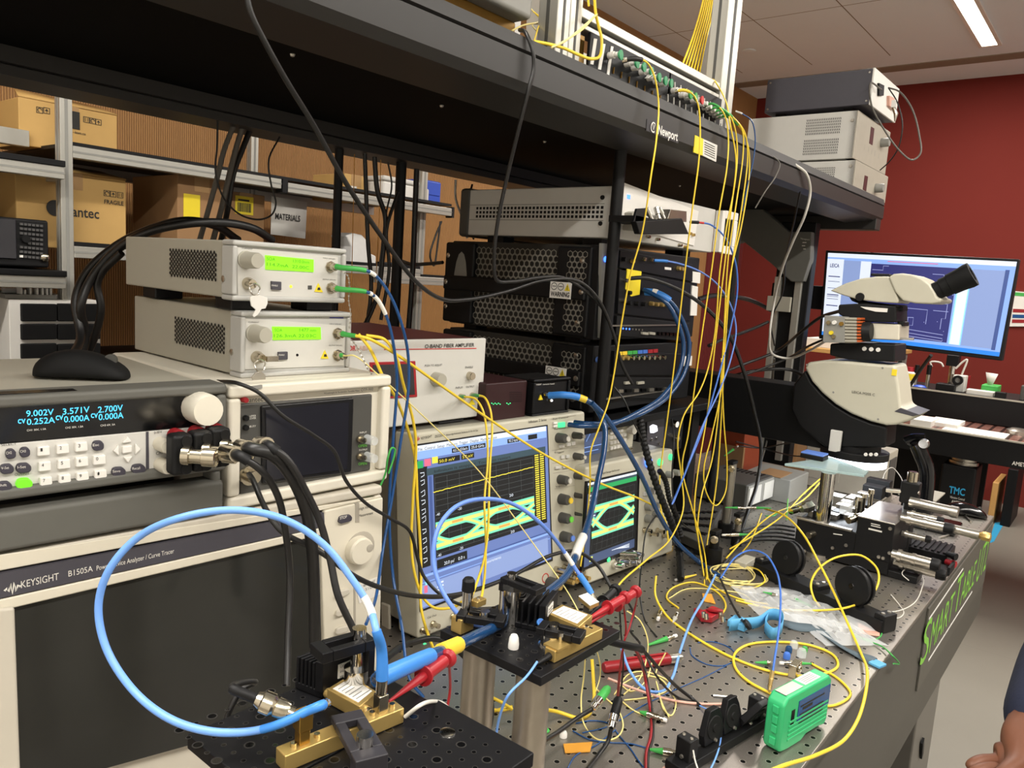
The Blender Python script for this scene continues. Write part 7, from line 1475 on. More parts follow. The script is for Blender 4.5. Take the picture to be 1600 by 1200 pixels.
k_ = cable('cable','thick grey cable looping in the air beside the dark control box',[cbx.w(1377,140,-.02),(1360,130,'x',2.68),(1362,165,'x',2.66),(1380,200,'x',2.66),(1405,235,'x',2.68),(1425,250,'x',2.70),(1438,240,'x',2.72),(1436,210,'x',2.73),(1425,170,'x',2.74),(1405,143,'x',2.75),(1388,137,'x',2.75)],.0027,'cable_grey',n=10)
cable('cable','thin black cable hanging from the dark control box past the red wall',[(1388,137,'x',2.75),(1402,160,'x',2.74),(1410,195,'x',2.74),(1404,230,'x',2.75),(1390,252,'x',2.78),(1375,266,'x',2.8)],.002,'cable_black')
t = thing('alligator_clip','small metal alligator clip hanging at the front of the dark control box','clip',at(1398,170,x=2.74)); MB().bar(at(1397,157,x=2.74),at(1396,168,x=2.74),.012,.012).build('sleeve','white',t); MB().tube([at(1396,168,x=2.74),at(1400,178,x=2.74),at(1398,190,x=2.74)],.004,8,[.006,.007,.002]).build('jaw','steel',t)
cable('wire','white wire curving from the column foot to the table corner',[(1210,560,'y',.92),(1206,610,'y',1.0),(1200,680,'y',1.0),(1190,720,'y',.98)],.003,'cable_grey')
cable('cable','grey hose curving behind the boom near the cardboard',[(1225,650,'y',1.05),(1210,675,'y',1.05),(1190,695,'y',1.02),(1165,712,'y',1.0),(1140,725,'y',.98)],.006,'cable_grey')
cable('cable','orange fibre loop on the tan box behind the fibres',[(1150,690,'y',1.0),(1155,678,'y',1.0),(1170,669,'y',1.0),(1176,668,'y',1.0)],.0025,'orange',group='orange fibres'); cable('cable','orange fibre end beside the green connector behind the fibres',[(1150,695,'y',.95),(1160,697,'y',.95),(1174,690,'y',.95)],.002,'orange',group='orange fibres')
for l,P,r in (('thick black coax from the middle adapter falling before the curve tracer',[psu.w(375,697,-.08),(395,702,'y',.61),(425,710,'y',.60),(452,738,'y',.60),(476,790,'y',.61),(487,850,'y',.62),(491,930,'y',.63),(492,1010,'y',.63)],.0062),('black coax from the right adapter falling to the clamp of the rear foreground board',[psu.w(404,693,-.08),(424,699,'y',.60),(450,720,'y',.59),(478,768,'y',.585),(500,815,'y',.58),(515,870,'y',.57),(528,930,'y',.555),(553,985,'y',.54)],.0036),('black coax from the left adapter falling in front of the dark screen',[psu.w(352,705,-.08),(378,714,'y',.61),(408,735,'y',.60),(434,775,'y',.61),(446,830,'y',.62),(453,900,'y',.62),(450,1000,'y',.60),(448,1072,'y',.58)],.0034)):
 c = cable('coax_cable',l,P,r,'cable_black',group='coax leads of the blue digit power supply',n=10); sleeve(c,'connector','nickel',0,.10,.0072,14); sleeve(c,'boot','black',.10,.2,.0050)
cable('coax_cable','black coax from the round socket of the tunable filter crossing to the large oscilloscope',[otf.w(389,741,-.016),(396,752,'y',.69),(415,795,'y',.66),(440,830,'y',.64),(500,862,'y',.62),(550,898,'y',.61),(600,920,'y',.62),(660,932,'y',.64),(720,928,'y',.65),(800,900,'y',.66),(860,868,'y',.67),(905,863,'y',.67),(935,885,'y',.65),(955,918,'y',.62)],.0030,'cable_black',cat='cable',group='black cables')
cable('cable','black mouse cable winding over the tunable filter down to the second breadboard',[(340,596,'y',.76),(375,600,'y',.71),(405,614,'y',.70),(440,648,'y',.69),(490,680,'y',.69),(522,705,'y',.69),(540,750,'y',.69),(570,785,'y',.69),(610,810,'y',.69),(640,830,'y',.69),(652,870,'y',.69),(662,900,'y',.68),(690,930,'y',.66),(740,950,'y',.64),(775,950,'y',.62)],.0022,'cable_black',group='black cables')
cable('cable','black cable lying behind the front foreground boards',[(600,1030,'y',.62),(640,1005,'y',.66),(690,1000,'y',.66),(740,1040,'y',.62),(765,1090,'y',.58),(760,1150,'y',.52),(735,1200,'y',.46)],.0042,'cable_black',group='black cables')
c = cable('coax_cable','black coax arching from the chunky nickel connector on the front breadboard',[bnc_end,bnc_end+ax*.018,(398,1067,'y',.50),(378,1077,'y',.505),(362,1103,'y',.505),(352,1130,'y',.505)],.0024,'cable_black',group='black cables')
sleeve(c,'boot','black',0,.2,.0036)
c = cable('coax_cable','big light blue cable loop in front of the dark screen of the curve tracer',[at(512,1099,z=Z1+.008),(500,1103,'y',.405),(480,1111,'y',.41),(440,1130,'y',.42),(390,1143,'y',.44),(330,1143,'y',.46),(265,1123,'y',.49),(205,1075,'y',.53),(165,1010,'y',.555),(154,945,'y',.565),(172,888,'y',.56),(215,840,'y',.55),(285,808,'y',.52),(365,797,'y',.50),(440,810,'y',.48),(505,850,'y',.46),(550,905,'y',.44),(577,948,'y',.425),(588,985,'y',.405),launch+V(-.001,.001,.036),launch+V(.0,.0,.016),launch],.0028,'blue_loop',cat='coax cable',n=12)
sleeve(c,'boot','blue_boot',.03,.17,.0036,12,.0030); sleeve(c,'boot','blue_boot',.86,.965,.0036,14,.0048); sleeve(c,'cable_label','white',.795,.83,.0031); sleeve(c,'connector','nickel',.96,1,.0042); sleeve(c,'connector','nickel',0,.04,.0036)
c = cable('coax_cable','smaller light blue cable loop over the second breadboard before the large oscilloscope',[at(845,972,z=Z2+.014),(835,975,'y',.50),(800,985,'y',.515),(760,983,'y',.53),(722,965,'y',.56),(692,925,'y',.59),(678,880,'y',.61),(683,830,'y',.62),(708,795,'y',.625),(750,780,'y',.63),(800,787,'y',.625),(845,818,'y',.61),(880,860,'y',.60),(900,890,'y',.585),(920,920,'y',.565),(928,936,'y',.555)],.0028,'violet',cat='coax cable',n=12); sleeve(c,'boot','blue_boot',.0,.08,.0042); sleeve(c,'boot','blue_boot',.89,.97,.0046); sleeve(c,'cable_label','white',.815,.85,.0034); sleeve(c,'connector','nickel',.97,1.,.0038)
c = cable('fibre_cable','thin blue fibre tail from the gold bar of the second breadboard down to the table',[gold2,gold2.lerp(at(820,1060,y=.43),.5)+V(0,0,-.001),(820,1060,'y',.43),(795,1085,'y',.43),(782,1115,'y',.44),(775,1150,'y',.45),(770,1200,'y',.46)],.0013,'blue_loop',group='blue fibres')
cable('wire','white sleeved wire curving off the end of the gold bar on the front breadboard',[at(633,1120,z=Z1+.006),(655,1103,'y',.385),(680,1096,'y',.40),(700,1106,'y',.42),(712,1124,'y',.43)],.0016,'cable_white')
cable('wire','red lead of the clip on the front breadboard',[e1,(702,1040,'y',.47),(703,1080,'y',.48),(698,1110,'y',.48)],.0014,'red_dk',group='clip leads')
cable('wire','red lead falling from the upper red clip into the cable bundle',[e2,(992,950,'y',.50),(982,985,'y',.50),(976,1000,'y',.50),(970,1040,'y',.505),(966,1090,'y',.52)],.0014,'red_dk',group='clip leads'); cable('wire','red lead falling from the lower red clip into the cable bundle',[e3,(975,950,'y',.50),(978,985,'y',.50),(972,1020,'y',.505),(967,1060,'y',.515),(964,1095,'y',.53)],.0014,'red_dk',group='clip leads'); cable('wire','black lead falling from the black clip into the cable bundle',[e4,(968,950,'y',.52),(970,985,'y',.52),(974,1040,'y',.52),(968,1095,'y',.53)],.0014,'cable_black',group='clip leads')
b1_ = [(928,990,'y',.50),(960,1003,'y',.49),(990,1013,'y',.49),(1000,1030,'y',.49),(1008,1060,'y',.50),(1016,1110,'y',.50),(1017,1150,'y',.49),(1010,1175,'y',.48),(1009,1206,'y',.46)]
cable('wire','dark red lead of a twisted pair falling to the bottom edge of the table',b1_,.0022,'red_dk',group='clip leads'); cable('wire','black lead of a twisted pair falling to the bottom edge of the table',[(p[0]+3,p[1]+3,*p[2:]) for p in b1_],.0020,'cable_black',group='clip leads')
c = cable('cable','black sleeved cable pair from the second breadboard to the table middle',[(915,985,'y',.50),(950,1001,'y',.49),(985,1010,'y',.48),(1003,1015,'y',.48),(1030,1045,'y',.47),(1060,1075,'y',.46),(1082,1092,'y',.455),(1093,1102,'t')],.0026,'cable_black',group='black cables'); sleeve(c,'heat_shrink','black',.12,.42,.0052); sleeve(c,'heat_shrink','red_dk',.04,.12,.0036)
cable('cable','black cable bending round the clip bundle to the table',[(975,930,'y',.55),(990,960,'y',.54),(985,985,'y',.53),(1000,1005,'y',.52),(1025,1055,'y',.48),(1060,1090,'t'),(1092,1100,'t')],.0018,'cable_black',group='black cables')
for l,a,b,c3,m in (('black sleeved nickel coax connector hanging in the cable bundle below the red clips',(967,1090),(961,1118),(955,1138),'black'),('nickel coax connector leaning beside the yellow fibre under the second breadboard',(950,1075),(938,1092),(925,1108),'green')):
 yc_ = .475 if m == 'black' else .515; P0,P1,P2_ = at(*a,y=yc_+.005),at(*b,y=yc_),at(*c3,y=yc_-.005); d = (P2_-P0).normalized(); L_ = (P2_-P0).length
 t = thing('coax_connector',l,'connector',P2_); MB().lathe(P0,d,[(0,.0045),(L_*.1,.0065),(L_*.55,.0065),(L_*.58,.0060)],14).build('sleeve',m,t); MB().lathe(P0+d*L_*.58,d,[(0,.0072),(L_*.2,.0072),(L_*.22,.0055),(L_*.4,.0058),(L_*.42,.003)],16).build('shell','chrome',t)
cable('cable','black cable from the hanging coax connector to the bottom edge',[(955,1138,'y',.47),(950,1158,'y',.47),(935,1180,'y',.47),(915,1206,'y',.46)],.0030,'cable_black',group='black cables'); cable('cable','black cable from the leaning coax connector to the lower left',[(925,1108,'y',.51),(905,1120,'y',.52),(870,1145,'y',.52),(832,1168,'y',.51)],.0030,'cable_black',group='black cables')
cable('fibre_cable','thick yellow cable bending below the second breadboard',[(925,1030,'y',.56),(927,1060,'y',.55),(928,1092,'y',.54),(920,1116,'y',.54),(905,1122,'y',.545),(870,1112,'y',.56),(835,1107,'y',.57)],.0026,'yellow',group=FG)
for k,P in enumerate(([(752,1082,'t',.03),(785,1098,'t',.03),(800,1108,'t',.02)],[(755,1104,'t',.02),(780,1110,'t',.02),(800,1106,'t',.02)],[(752,1118,'t'),(775,1110,'t'),(800,1104,'t')])): cable('fibre_cable',('upper','middle','lower')[k]+' of three yellow strands between the two steel posts',P,.0022,'fibre',group=FG)
def tcable(l,pts,r,m,grp=None,cat='cable',nm='fibre_cable',h=0.): return cable(nm,l,[(p[0],p[1],'t',(p[2] if len(p) > 2 else h)) for p in pts],r,m,cat=cat,group=grp)
tcable('long thick yellow fibre sweeping over the table towards the black paddles',[(1025,900,.05),(1024,930,.02),(1040,960),(1070,985),(1110,1010),(1150,1030),(1200,1048),(1250,1056),(1290,1052),(1309,1040),(1300,1022),(1265,1008),(1215,1003),(1170,1007),(1148,1022),(1150,1045),(1170,1065),(1205,1084)],.0022,'fibre',FG)
tcable('yellow fibre leaving the right green connector and bending behind the green box',[(1268,1037),(1285,1046),(1305,1057),(1322,1072),(1329,1084),(1318,1096),(1296,1103),(1280,1100)],.0020,'fibre',FG)
tcable('yellow fibre forming a big upright loop in front of the round spools',[(1150,938),(1200,950),(1260,954),(1320,950,.02),(1355,935,.03),(1372,912,.045),(1368,885,.06),(1345,868,.07),(1310,870,.065),(1280,888,.05),(1267,915,.03),(1272,935,.01),(1281,948)],.0022,'fibre',FG)
c = cable('fibre_cable','yellow fibre crossing the stage and falling over the table edge past the green box',[(1195,795,'t',.06),(1225,805,'t',.08),(1255,835,'t',.08),(1280,880,'t',.06),(1305,930,'t',.03),(1325,975,'t',.012),(1345,1020,'t',.004),(1355,1050,'y',.262),(1352,1085,'y',.245),(1340,1125,'y',.235),(1320,1155,'y',.235),(1275,1180,'y',.24),(1225,1196,'y',.245),(1200,1206,'y',.25)],.0024,'fibre',group=FG)
tcable('thin pale yellow fibre winding near the clear bag',[(1045,935),(1075,920),(1125,922),(1160,928),(1180,945)],.0012,'fibre_pale',FG); tcable('yellow fibre circle around the orange film piece',[(1060,950),(1042,935),(1052,918),(1085,910),(1120,925),(1134,945),(1128,958),(1120,960)],.0018,'fibre',FG)
tcable('yellow fibre dropping in two bends behind the clear bag',[(1100,880),(1110,910),(1130,925),(1160,937),(1200,944)],.0016,'fibre',FG)
tcable('pair of yellow fibres arriving at the stage from the left, upper one',[(1140,858,.02),(1175,838,.05),(1215,812,.075),(1255,772,.09),(1284,746,.10)],.0018,'fibre',FG); tcable('pair of yellow fibres arriving at the stage from the left, lower one',[(1135,872,.02),(1165,840,.04),(1205,805,.07),(1250,785,.08),(1286,749,.10)],.0018,'fibre',FG); tcable('yellow fibre from the post top to the white ferrule',[(1190,802,.07),(1180,830,.045),(1170,850,.02),(1160,862)],.0016,'fibre',FG)
for k in range(5): tcable(('first','second','third','fourth','fifth')[k]+' of five black wires leading flat to the stage',[(1150,830+k*5),(1185,822+k*5.5),(1215,820+k*6),(1242,824+k*6)],.0022,'cable_black','black wires at the stage',nm='wire')
P = []
random.seed(21)
for i in range(150):
 a = i*.24; r_ = .052*(1+.10*math.sin(i*.37)); c0 = at(1152,902,z=ZT); P.append(V(c0.x+math.cos(a)*r_*1.05+.008*math.sin(i*.11),c0.y+math.sin(a)*r_*.9+.008*math.cos(i*.13),ZT+.003+.0012*(i//26)+.001*math.sin(i)))
tag(MB().tube(spline(P,3),.0012,6).build('fibre_coil','fibre_pale',None),'coil of pale yellow fibre lying on the table before the round spools','fibre')
tcable('yellow end of the coil curving to the paddles',[(1140,915),(1170,920),(1195,908,.01),(1190,895,.02),(1170,885)],.0015,'fibre',FG)
tcable('white wire loop lying at the table edge beside the long paddles',[(1392,929,.004),(1405,945),(1412,958),(1400,966),(1375,958),(1355,950)],.0011,'cable_white',nm='wire',grp='white wires'); tcable('white wire swinging along the table edge from the stage',[(1360,955),(1395,956),(1425,945),(1440,920),(1440,900),(1425,890,.01),(1410,898,.02),(1420,907,.01)],.0011,'cable_white',nm='wire',grp='white wires')
tcable('thin white wire arching over the stage holders',[(1378,760,.09),(1382,740,.12),(1395,731,.13),(1405,742,.11),(1412,756,.10)],.0013,'cable_white',nm='wire',grp='white wires')
tcable('blue fibre arching up and down to the gold ferrule near the green box',[(1125,905,.01),(1150,870,.05),(1172,860,.065),(1195,866,.07),(1212,890,.06),(1219,920,.05),(1219,960,.035),(1215,1000,.02),(1211,1025,.012),(1206,1060,.006)],.0019,'blue_fibre','blue fibres')
tcable('light blue cable running from the bundle past the red pen into the strands',[(1118,898,.02),(1100,935,.02),(1080,970,.015),(1062,1020,.012),(1050,1060,.006),(1035,1080),(1010,1078),(985,1050,.01),(970,1010,.04)],.0022,'blue_loop','blue fibres')
tcable('thin dark blue fibre ring lying right of the red pen',[(1078,1012),(1082,1025),(1105,1038),(1130,1040),(1150,1028),(1140,1012),(1115,1003),(1090,1004)],.0009,'blue_dk','thin blue fibres'); tcable('thin blue fibre straight across the table to the strands',[(1135,1040),(1100,1058),(1050,1080),(1000,1105),(950,1135),(910,1145)],.0008,'blue_dk','thin blue fibres'); tcable('thin blue fibre curl by the bottom orange film',[(900,1130),(925,1126),(950,1130),(968,1150),(985,1170),(1000,1192),(1012,1206)],.0009,'blue_dk','thin blue fibres'); tcable('second thin blue fibre curl crossing the bottom orange film',[(895,1142),(920,1155),(950,1160),(985,1162),(1015,1170),(1030,1174)],.0009,'blue_dk','thin blue fibres'); tcable('thin blue fibre bent at the bottom left of the table',[(962,1140),(930,1165),(900,1180),(885,1204)],.0009,'blue_dk','thin blue fibres')
tcable('blue fibre curve in front of the flat tilted paddles',[(1092,1102),(1110,1112,.006),(1122,1130,.01),(1126,1155,.012),(1118,1185,.008),(1108,1206)],.0012,'blue_loop','blue fibres'); tcable('white fibre in front of the flat tilted paddles',[(1083,1172,.03),(1086,1188,.02),(1092,1206,.01)],.0011,'cable_white','white wires'); tcable('pink fibre bow at the bottom of the flat tilted paddles',[(1030,1206),(1045,1194),(1062,1190),(1080,1197),(1090,1206)],.0013,'rose'); tcable('salmon cable crossing the table to the flat tilted paddles',[(950,1060,.02),(980,1072,.01),(1020,1086),(1060,1096),(1100,1100),(1128,1100)],.0020,'rose')
Q = [[(915,1020,.10),(912,1060,.05),(908,1095,.02),(912,1130),(935,1156),(960,1154),(973,1138),(966,1110),(940,1085),(926,1070)],[(970,1070),(1000,1056),(1030,1060),(1048,1080),(1056,1100),(1048,1118),(1038,1110),(1030,1085)],[(960,1085),(985,1052),(1010,1050),(1045,1065),(1040,1080),(1010,1090),(975,1094)],[(1040,1020,.03),(1025,1050),(1028,1075),(1035,1100),(1045,1120)],[(965,1065),(985,1080),(1010,1062),(1020,1030,.02)],[(972,1096),(990,1110),(1008,1118)],[(980,955,.10),(1000,970,.08),(1012,1000,.05),(1010,1030,.02),(1000,1060),(975,1085)]]
for k,P in enumerate(Q): tcable(('large pale yellow fibre ring left of the red lead','pale yellow fibre loop right of the red lead','flat yellow fibre oval under the red lead','pale yellow strand dropping through the fibre loops','short pale yellow strand across the fibre loops','pale yellow strand ending in the lying green connector','pale yellow strand from the red clips into the fibre loops')[k],P,.0011,'fibre_pale','pale yellow strands on the table')
tcable('green fibre arc at the table edge with a bent tip',[(1330,992),(1360,1000),(1375,995),(1376,985),(1368,984)],.0013,'green','green ties'); c = cable('cable_tie','green tie drooping over the table edge near the lettered panel',[(1330,990,'t'),(1352,1000,'t'),(1378,1010,'t',.004),(1395,1025,'t',.004),(1405,1037,'y',.255),(1396,1037,'y',.252)],.0013,'green',cat='cable tie',group='green ties')
tcable('bright green tie standing before the stage',[(1229,812,.07),(1230,795,.085),(1231,780,.09)],.0016,'lime','green ties',nm='cable_tie'); tcable('green tie lying beside the left post base',[(1196,806,.02),(1208,806,.02),(1214,802,.02)],.0016,'green','green ties',nm='cable_tie')
tcable('small green tie lying left of the orange film',[(836,1128),(850,1136),(857,1142),(850,1145)],.0018,'green','green ties',nm='cable_tie'); tcable('tiny green tie by the second steel post',[(838,1084),(845,1082),(842,1088)],.0016,'green','green ties',nm='cable_tie')
def plug(label,a,b,m='green',body='nickel',r=.0032,lift=.004,ring=.4,tip='white'):
 p,q = at(*a,z=ZT+lift),at(*b,z=ZT+lift); d = (q-p).normalized(); L = (q-p).length
 t = thing('fibre_connector',label,'connector',p,'loose fibre connectors'); MB().lathe(p,d,[(0,r*.35),(L*ring,r*.9),(L*(ring+.02),r*1.0)],12).build('boot',m,t); MB().lathe(p+d*L*(ring+.02),d,[(0,r*1.05),(L*(.70-ring),r*1.05),(L*(.71-ring),r*.8),(L*(.86-ring),r*.8)],12).build('body',body,t); MB().lathe(p+d*L*.86,d,[(0,r*.7),(L*.14,r*.6)],10).build('dust_cap',tip,t); return t
plug('green booted fibre connector lying above the red pen',(1012,1008),(1057,993),r=.005,ring=.62); plug('small green booted connector lying among the pale yellow loops',(1000,1112),(1042,1126),r=.0045,ring=.25); plug('green booted connector lying left of the flat tilted paddles',(1015,1171),(1062,1178),r=.0048,ring=.42)
plug('green booted connector left of the gold ferrule near the green box',(1180,1035),(1208,1036),r=.0035,ring=.6); plug('green booted connector right of the gold ferrule near the green box',(1268,1037),(1218,1036),r=.0042,ring=.55); plug('green booted connector lying on the clear bag',(1268,948),(1225,928),r=.004,ring=.55); plug('left green booted connector at the top of the clear bag',(1192,925),(1215,930),r=.003,ring=.6,lift=.012)
plug('green booted connector on the post between the fibres, left half',(1133,793),(1166,794),lift=.085,r=.0036,ring=.55); plug('green booted connector on the post between the fibres, right half',(1205,794),(1166,793),lift=.085,r=.0036,ring=.6); plug('green booted connector on the second mount by the black posts',(1172,835),(1128,836),lift=.045,r=.0038,ring=.4); plug('slanted green connector behind the fibres',(1132,712),(1153,697),lift=.16,r=.004,ring=.6)
plug('gold tipped ferrule standing beside the green box',(1211,1022),(1202,1080),m='steel',body='gold',r=.0035,lift=.008,ring=.5,tip='gold'); plug('yellow booted connector lying under the corrugated conduit',(1088,898),(1055,906),m='yellow',r=.004,ring=.7)
plug('small nickel coax plug standing near the yellow fibre',(1033,950),(1028,968),m='nickel',r=.005,ring=.4,lift=.006); plug('white tipped clear plug near the long yellow fibre',(1052,972),(1058,958),m='clear',r=.0045,ring=.4,lift=.006)
for k,(l,a,m,s_) in enumerate((('blue dust cap lying left of the green connector',(1229,1029),'blue_fibre',.006),('blue dust cap standing behind the other blue one',(1232,1019),'cable_navy',.006),('clear plastic cap lying beside the blue caps',(1252,1026),'clear',.008),('orange dust cap near the capped ties',(1240,1012),'clear',.007),('green cap by the blue caps',(1257,1018),'green',.005),('white screw lying left of the orange film',(880,1152),'white',.005))):
 p = at(*a,z=ZT); tag(MB().lathe((p.x,p.y,ZT+.0004),(0,0,1),[(0,s_),(s_*1.2,s_),(s_*1.7,s_*.7)],14).build('dust_cap',m),l,'cap','small caps on the table')
p = at(1241,1055,z=ZT); tag(MB().box(p.x-.014,p.x+.014,p.y-.006,p.y+.006,ZT+.0005,ZT+.022).ring((p.x,p.y-.0065,ZT+.014),(0,-1,0),.007,.003,.003,16).build('fibre_bracket','nickel',None,bev=.0008),'small nickel mating bracket behind the green box','bracket')
p,q = at(943,1043,z=ZT+.009),at(1066,1027,z=ZT+.009); d = (q-p).normalized(); L = (q-p).length
t = thing('fault_locator_pen','red metal pen shaped light source with a silver tip lying on the table','pen',p); MB().lathe(p,d,[(0,.007),(.004,.0088),(L*.82,.0088),(L*.83,.0076)],20).build('barrel','red_dk',t); MB().lathe(p+d*L*.83,d,[(0,.008),(L*.13,.008),(L*.14,.005),(L*.17,.004)],20).build('tip','steel',t); MB().bar(p+d*L*.25+V(0,0,.0105),p+d*L*.80+V(0,0,.0105),.004,.0015).build('pocket_clip','red',t)
for l,c4 in (('piece of orange film lying at the bottom of the table',((880,1162),(926,1159),(922,1174),(883,1176))),('piece of orange film lying inside the yellow fibre circle',((1097,927),(1112,928),(1118,943),(1100,939)))): tag(MB().prism([at(*q,z=ZT+.0022) for q in c4],(0,0,-.0012)).build('film_piece','kapton'),l,'film','orange film pieces')
Q = [at(*q,z=ZT+.001) for q in ((1083,958),(1095,972),(1112,974),(1130,962),(1112,955),(1098,962))]; t = thing('red_clamp','red spring clip with nickel fittings lying in the middle of the table','clip',Q[0]); MB().prism(Q,(0,0,.012)).build('clip_tray','red',t,bev=.002); c = at(1116,956,z=ZT+.012); MB().lathe(c,V(.3,.2,1),[(0,.014),(.003,.015),(.006,.012)],16).build('clip_wing','red_dk',t); m_ = MB()
for a in ((1100,965),(1104,968),(1126,966),(1130,972)): p = at(*a,z=ZT+.012); m_.lathe(p,(.2,.3,1),[(0,.004),(.01,.004),(.011,.002)],10)
m_.build('fitting','nickel',t)
P = spline(pts3([(1140,977,'t',.012),(1160,975,'t',.012),(1185,972,'t',.014),(1205,960,'t',.02),(1218,962,'t',.02),(1222,978,'t',.016),(1208,990,'t',.012),(1196,978,'t',.012),(1200,966,'t',.016)],0),6)
def strip(name,m,P,w,par=None,th=.0012):
 m_ = MB(); b = 0; k = len(P)
 for j,p in enumerate(P): m_.v += [p+V(0,0,w),p-V(0,0,w)]
 m_.f += [(2*j,2*j+1,2*j+3,2*j+2) for j in range(k-1)]; return m_.build(name,m,par,solid=th)
t = thing('wrist_strap','light blue antistatic wrist strap with a grey band lying across the table','wrist strap',at(1180,975,z=ZT)); strip('band_loop','cyan_strap',P,.011,t)
p = at(1152,979,z=ZT); MB().box(p.x-.016,p.x+.018,p.y-.02,p.y+.014,ZT+.001,ZT+.014).build('buckle','cyan_strap',t,bev=.002); MB().lathe(at(1166,977,z=ZT+.016),(.2,-.6,.6),[(0,.010),(.005,.010),(.006,.008)],18).build('snap','black',t)
P = spline(pts3([(1222,972,'t',.006),(1245,980,'t',.004),(1275,983,'t',.004),(1295,996,'t',.004),(1318,1012,'t',.003),(1345,1025,'t',.003),(1364,1034,'t',.003)],0),6)
m_ = MB(); k = len(P)
for j,p in enumerate(P):
 d = (P[min(j+1,k-1)]-P[max(j-1,0)]).normalized(); n = V(-d.y,d.x,0).normalized(); a = .010; m_.v += [p+n*a+V(0,0,.004*math.sin(j*.22)),p-n*a-V(0,0,.003*math.sin(j*.22))]
m_.f += [(2*j,2*j+1,2*j+3,2*j+2) for j in range(k-1)]; m_.build('grey_band','strap_grey',t,solid=.0012)
p = at(1373,1037,z=ZT+.004); u_ = (P[-1]-P[-6]).normalized(); MB().obox(P[-1]+u_*.008,u_*.010,V(-u_.y,u_.x,0)*.011,V(0,0,.0022)).build('end_tab','cyan_strap',t,bev=.001)
cable('cable','black cord ending in the round snap of the light blue wrist strap',[(1124,900,'t',.01),(1135,925,'t',.01),(1150,955,'t',.015),(1160,970,'t',.018),(1166,976,'t',.02)],.0024,'cable_black',group='black cables')
def bag(label,c4,nx,ny,amp,seed):
 random.seed(seed); A = [at(*q,z=ZT) for q in c4]; m_ = MB(); H = {}
 for i in range(nx+1):
  for j in range(ny+1):
   p = A[0].lerp(A[1],i/nx).lerp(A[3].lerp(A[2],i/nx),j/ny); e = min(i,j,nx-i,ny-j)
   h = .0015+(abs(math.sin(i*1.7+seed)*math.cos(j*1.3+seed*.7))*.6+random.random()*.5)*amp*min(1,e/2); m_.v.append(V(p.x+random.uniform(-.002,.002),p.y+random.uniform(-.002,.002),ZT+h))
 m_.f += [(i*(ny+1)+j,(i+1)*(ny+1)+j,(i+1)*(ny+1)+j+1,i*(ny+1)+j+1) for i in range(nx) for j in range(ny)]
 return tag(m_.build('plastic_bag','bag',None,sharp=25),label,'bag','clear plastic bags')
bag('large crumpled clear plastic bag lying before the long paddle controller',((1140,915),(1300,925),(1385,990),(1190,968)),26,16,.012,4); bag('clear plastic bag end wrinkled under the grey strap band',((1225,955),(1325,975),(1390,1010),(1290,1010)),18,10,.010,9)
Q = [at(*q,z=ZT+.0165) for q in ((1338,948),(1378,960),(1376,982),(1345,978))]; t = thing('instruction_card','black and pink printed card half under the clear bag','card',Q[0]); MB().prism([V(q.x,q.y,ZT+.002) for q in Q],(0,0,-.0012)).build('card','rose',t); MB().prism([V(*(Q[0].lerp(Q[3],f0).lerp(Q[1].lerp(Q[2],f0),g)).xy,ZT+.0024) for f0,g in ((0,.2),(0,1),(.5,1),(.5,.2))],(0,0,-.0006)).build('black_field','black',t); MB().prism([V(*(Q[0].lerp(Q[3],f0).lerp(Q[1].lerp(Q[2],f0),g)).xy,ZT+.0028) for f0,g in ((.02,.0),(.02,.6),(.16,.6),(.16,.0))],(0,0,-.0006)).build('red_field','red_lbl',t)
for l,a,top,r,m,m2 in (('steel post on a black base holding the green connector pair',(1150,852),805,.0075,'steel','black'),('black post mount left of the steel one among the fibres',(1113,880),832,.011,'black','black'),('tall slim steel post rising behind the fibres',(1132,838),722,.011,'steel','black')):
 p = at(*a,z=ZT); zt_ = at(a[0],top,x=p.x).z; t = thing('optic_post',l,'post',p,'optic posts'); MB().lathe((p.x,p.y,ZT+.0004),(0,0,1),[(0,r*1.7),(.035,r*1.7),(.036,r),(zt_-ZT,r)],18).build('post',m,t); MB().lathe((p.x,p.y,ZT+.0004),(0,0,1),[(0,r*1.75),(.036,r*1.75)],18).build('post_holder',m2,t); MB().box(p.x-.015,p.x+.015,p.y-.008,p.y+.008,zt_,zt_+.008).build('top_plate','black',t,bev=.001)
 m_ = MB().lathe((p.x-.012,p.y-.004,zt_-.01),(-1,-.3,0),[(0,.009),(.004,.009),(.005,.006),(.012,.006)],14); m_.build('lens_mount','nickel',t)
p = at(1164,884,z=ZT); tag(MB().box(p.x-.03,p.x+.03,p.y-.014,p.y+.014,ZT+.0004,ZT+.016).build('metal_block','case_grey',None,bev=.002),'small grey metal block lying behind the fibre coil','block')
p,q = at(1062,800,z=ZT),at(1160,812,z=ZT); ht = at(1180,752,y=at(1190,800,z=ZT).y)
a = at(1062,795,z=ZT); b = at(1163,808,z=ZT)
O = at(1163,799,z=ZT); I = Inst('grey_instrument','flat grey instrument with pale windows on its end behind the fibres','instrument',O,-2,.16,at(1161,757,x=O.x).z-ZT,at(1078,800,x=O.x).y-O.y)
I.W = I.uv(1206,770)[0]
I.mb().box(0,I.W,0,I.Dp,.006,I.H).build('case','grey_dark',I.t,bev=.004); I.mb().box(.004,I.W-.004,-.004,.001,.010,I.H-.003).build('end_panel','grey_mid',I.t,bev=.002)
for a_,b_ in ((.008,I.W*.48),(I.W*.60,I.W-.008)): I.mb().box(a_,b_,-.006,-.003,.014,I.H-.010).build('pale_window','scr_sky' if False else 'case_white',I.t)
m_ = I.mb()
for k in range(9): m_.box(I.W-.05,I.W-.012,.02+k*.014,.025+k*.014,I.H,I.H+.002)
m_.build('vent_slot','black',I.t); I.mb().box(.01,I.W-.01,.01,I.Dp-.01,0,.007).build('foot','black',I.t)
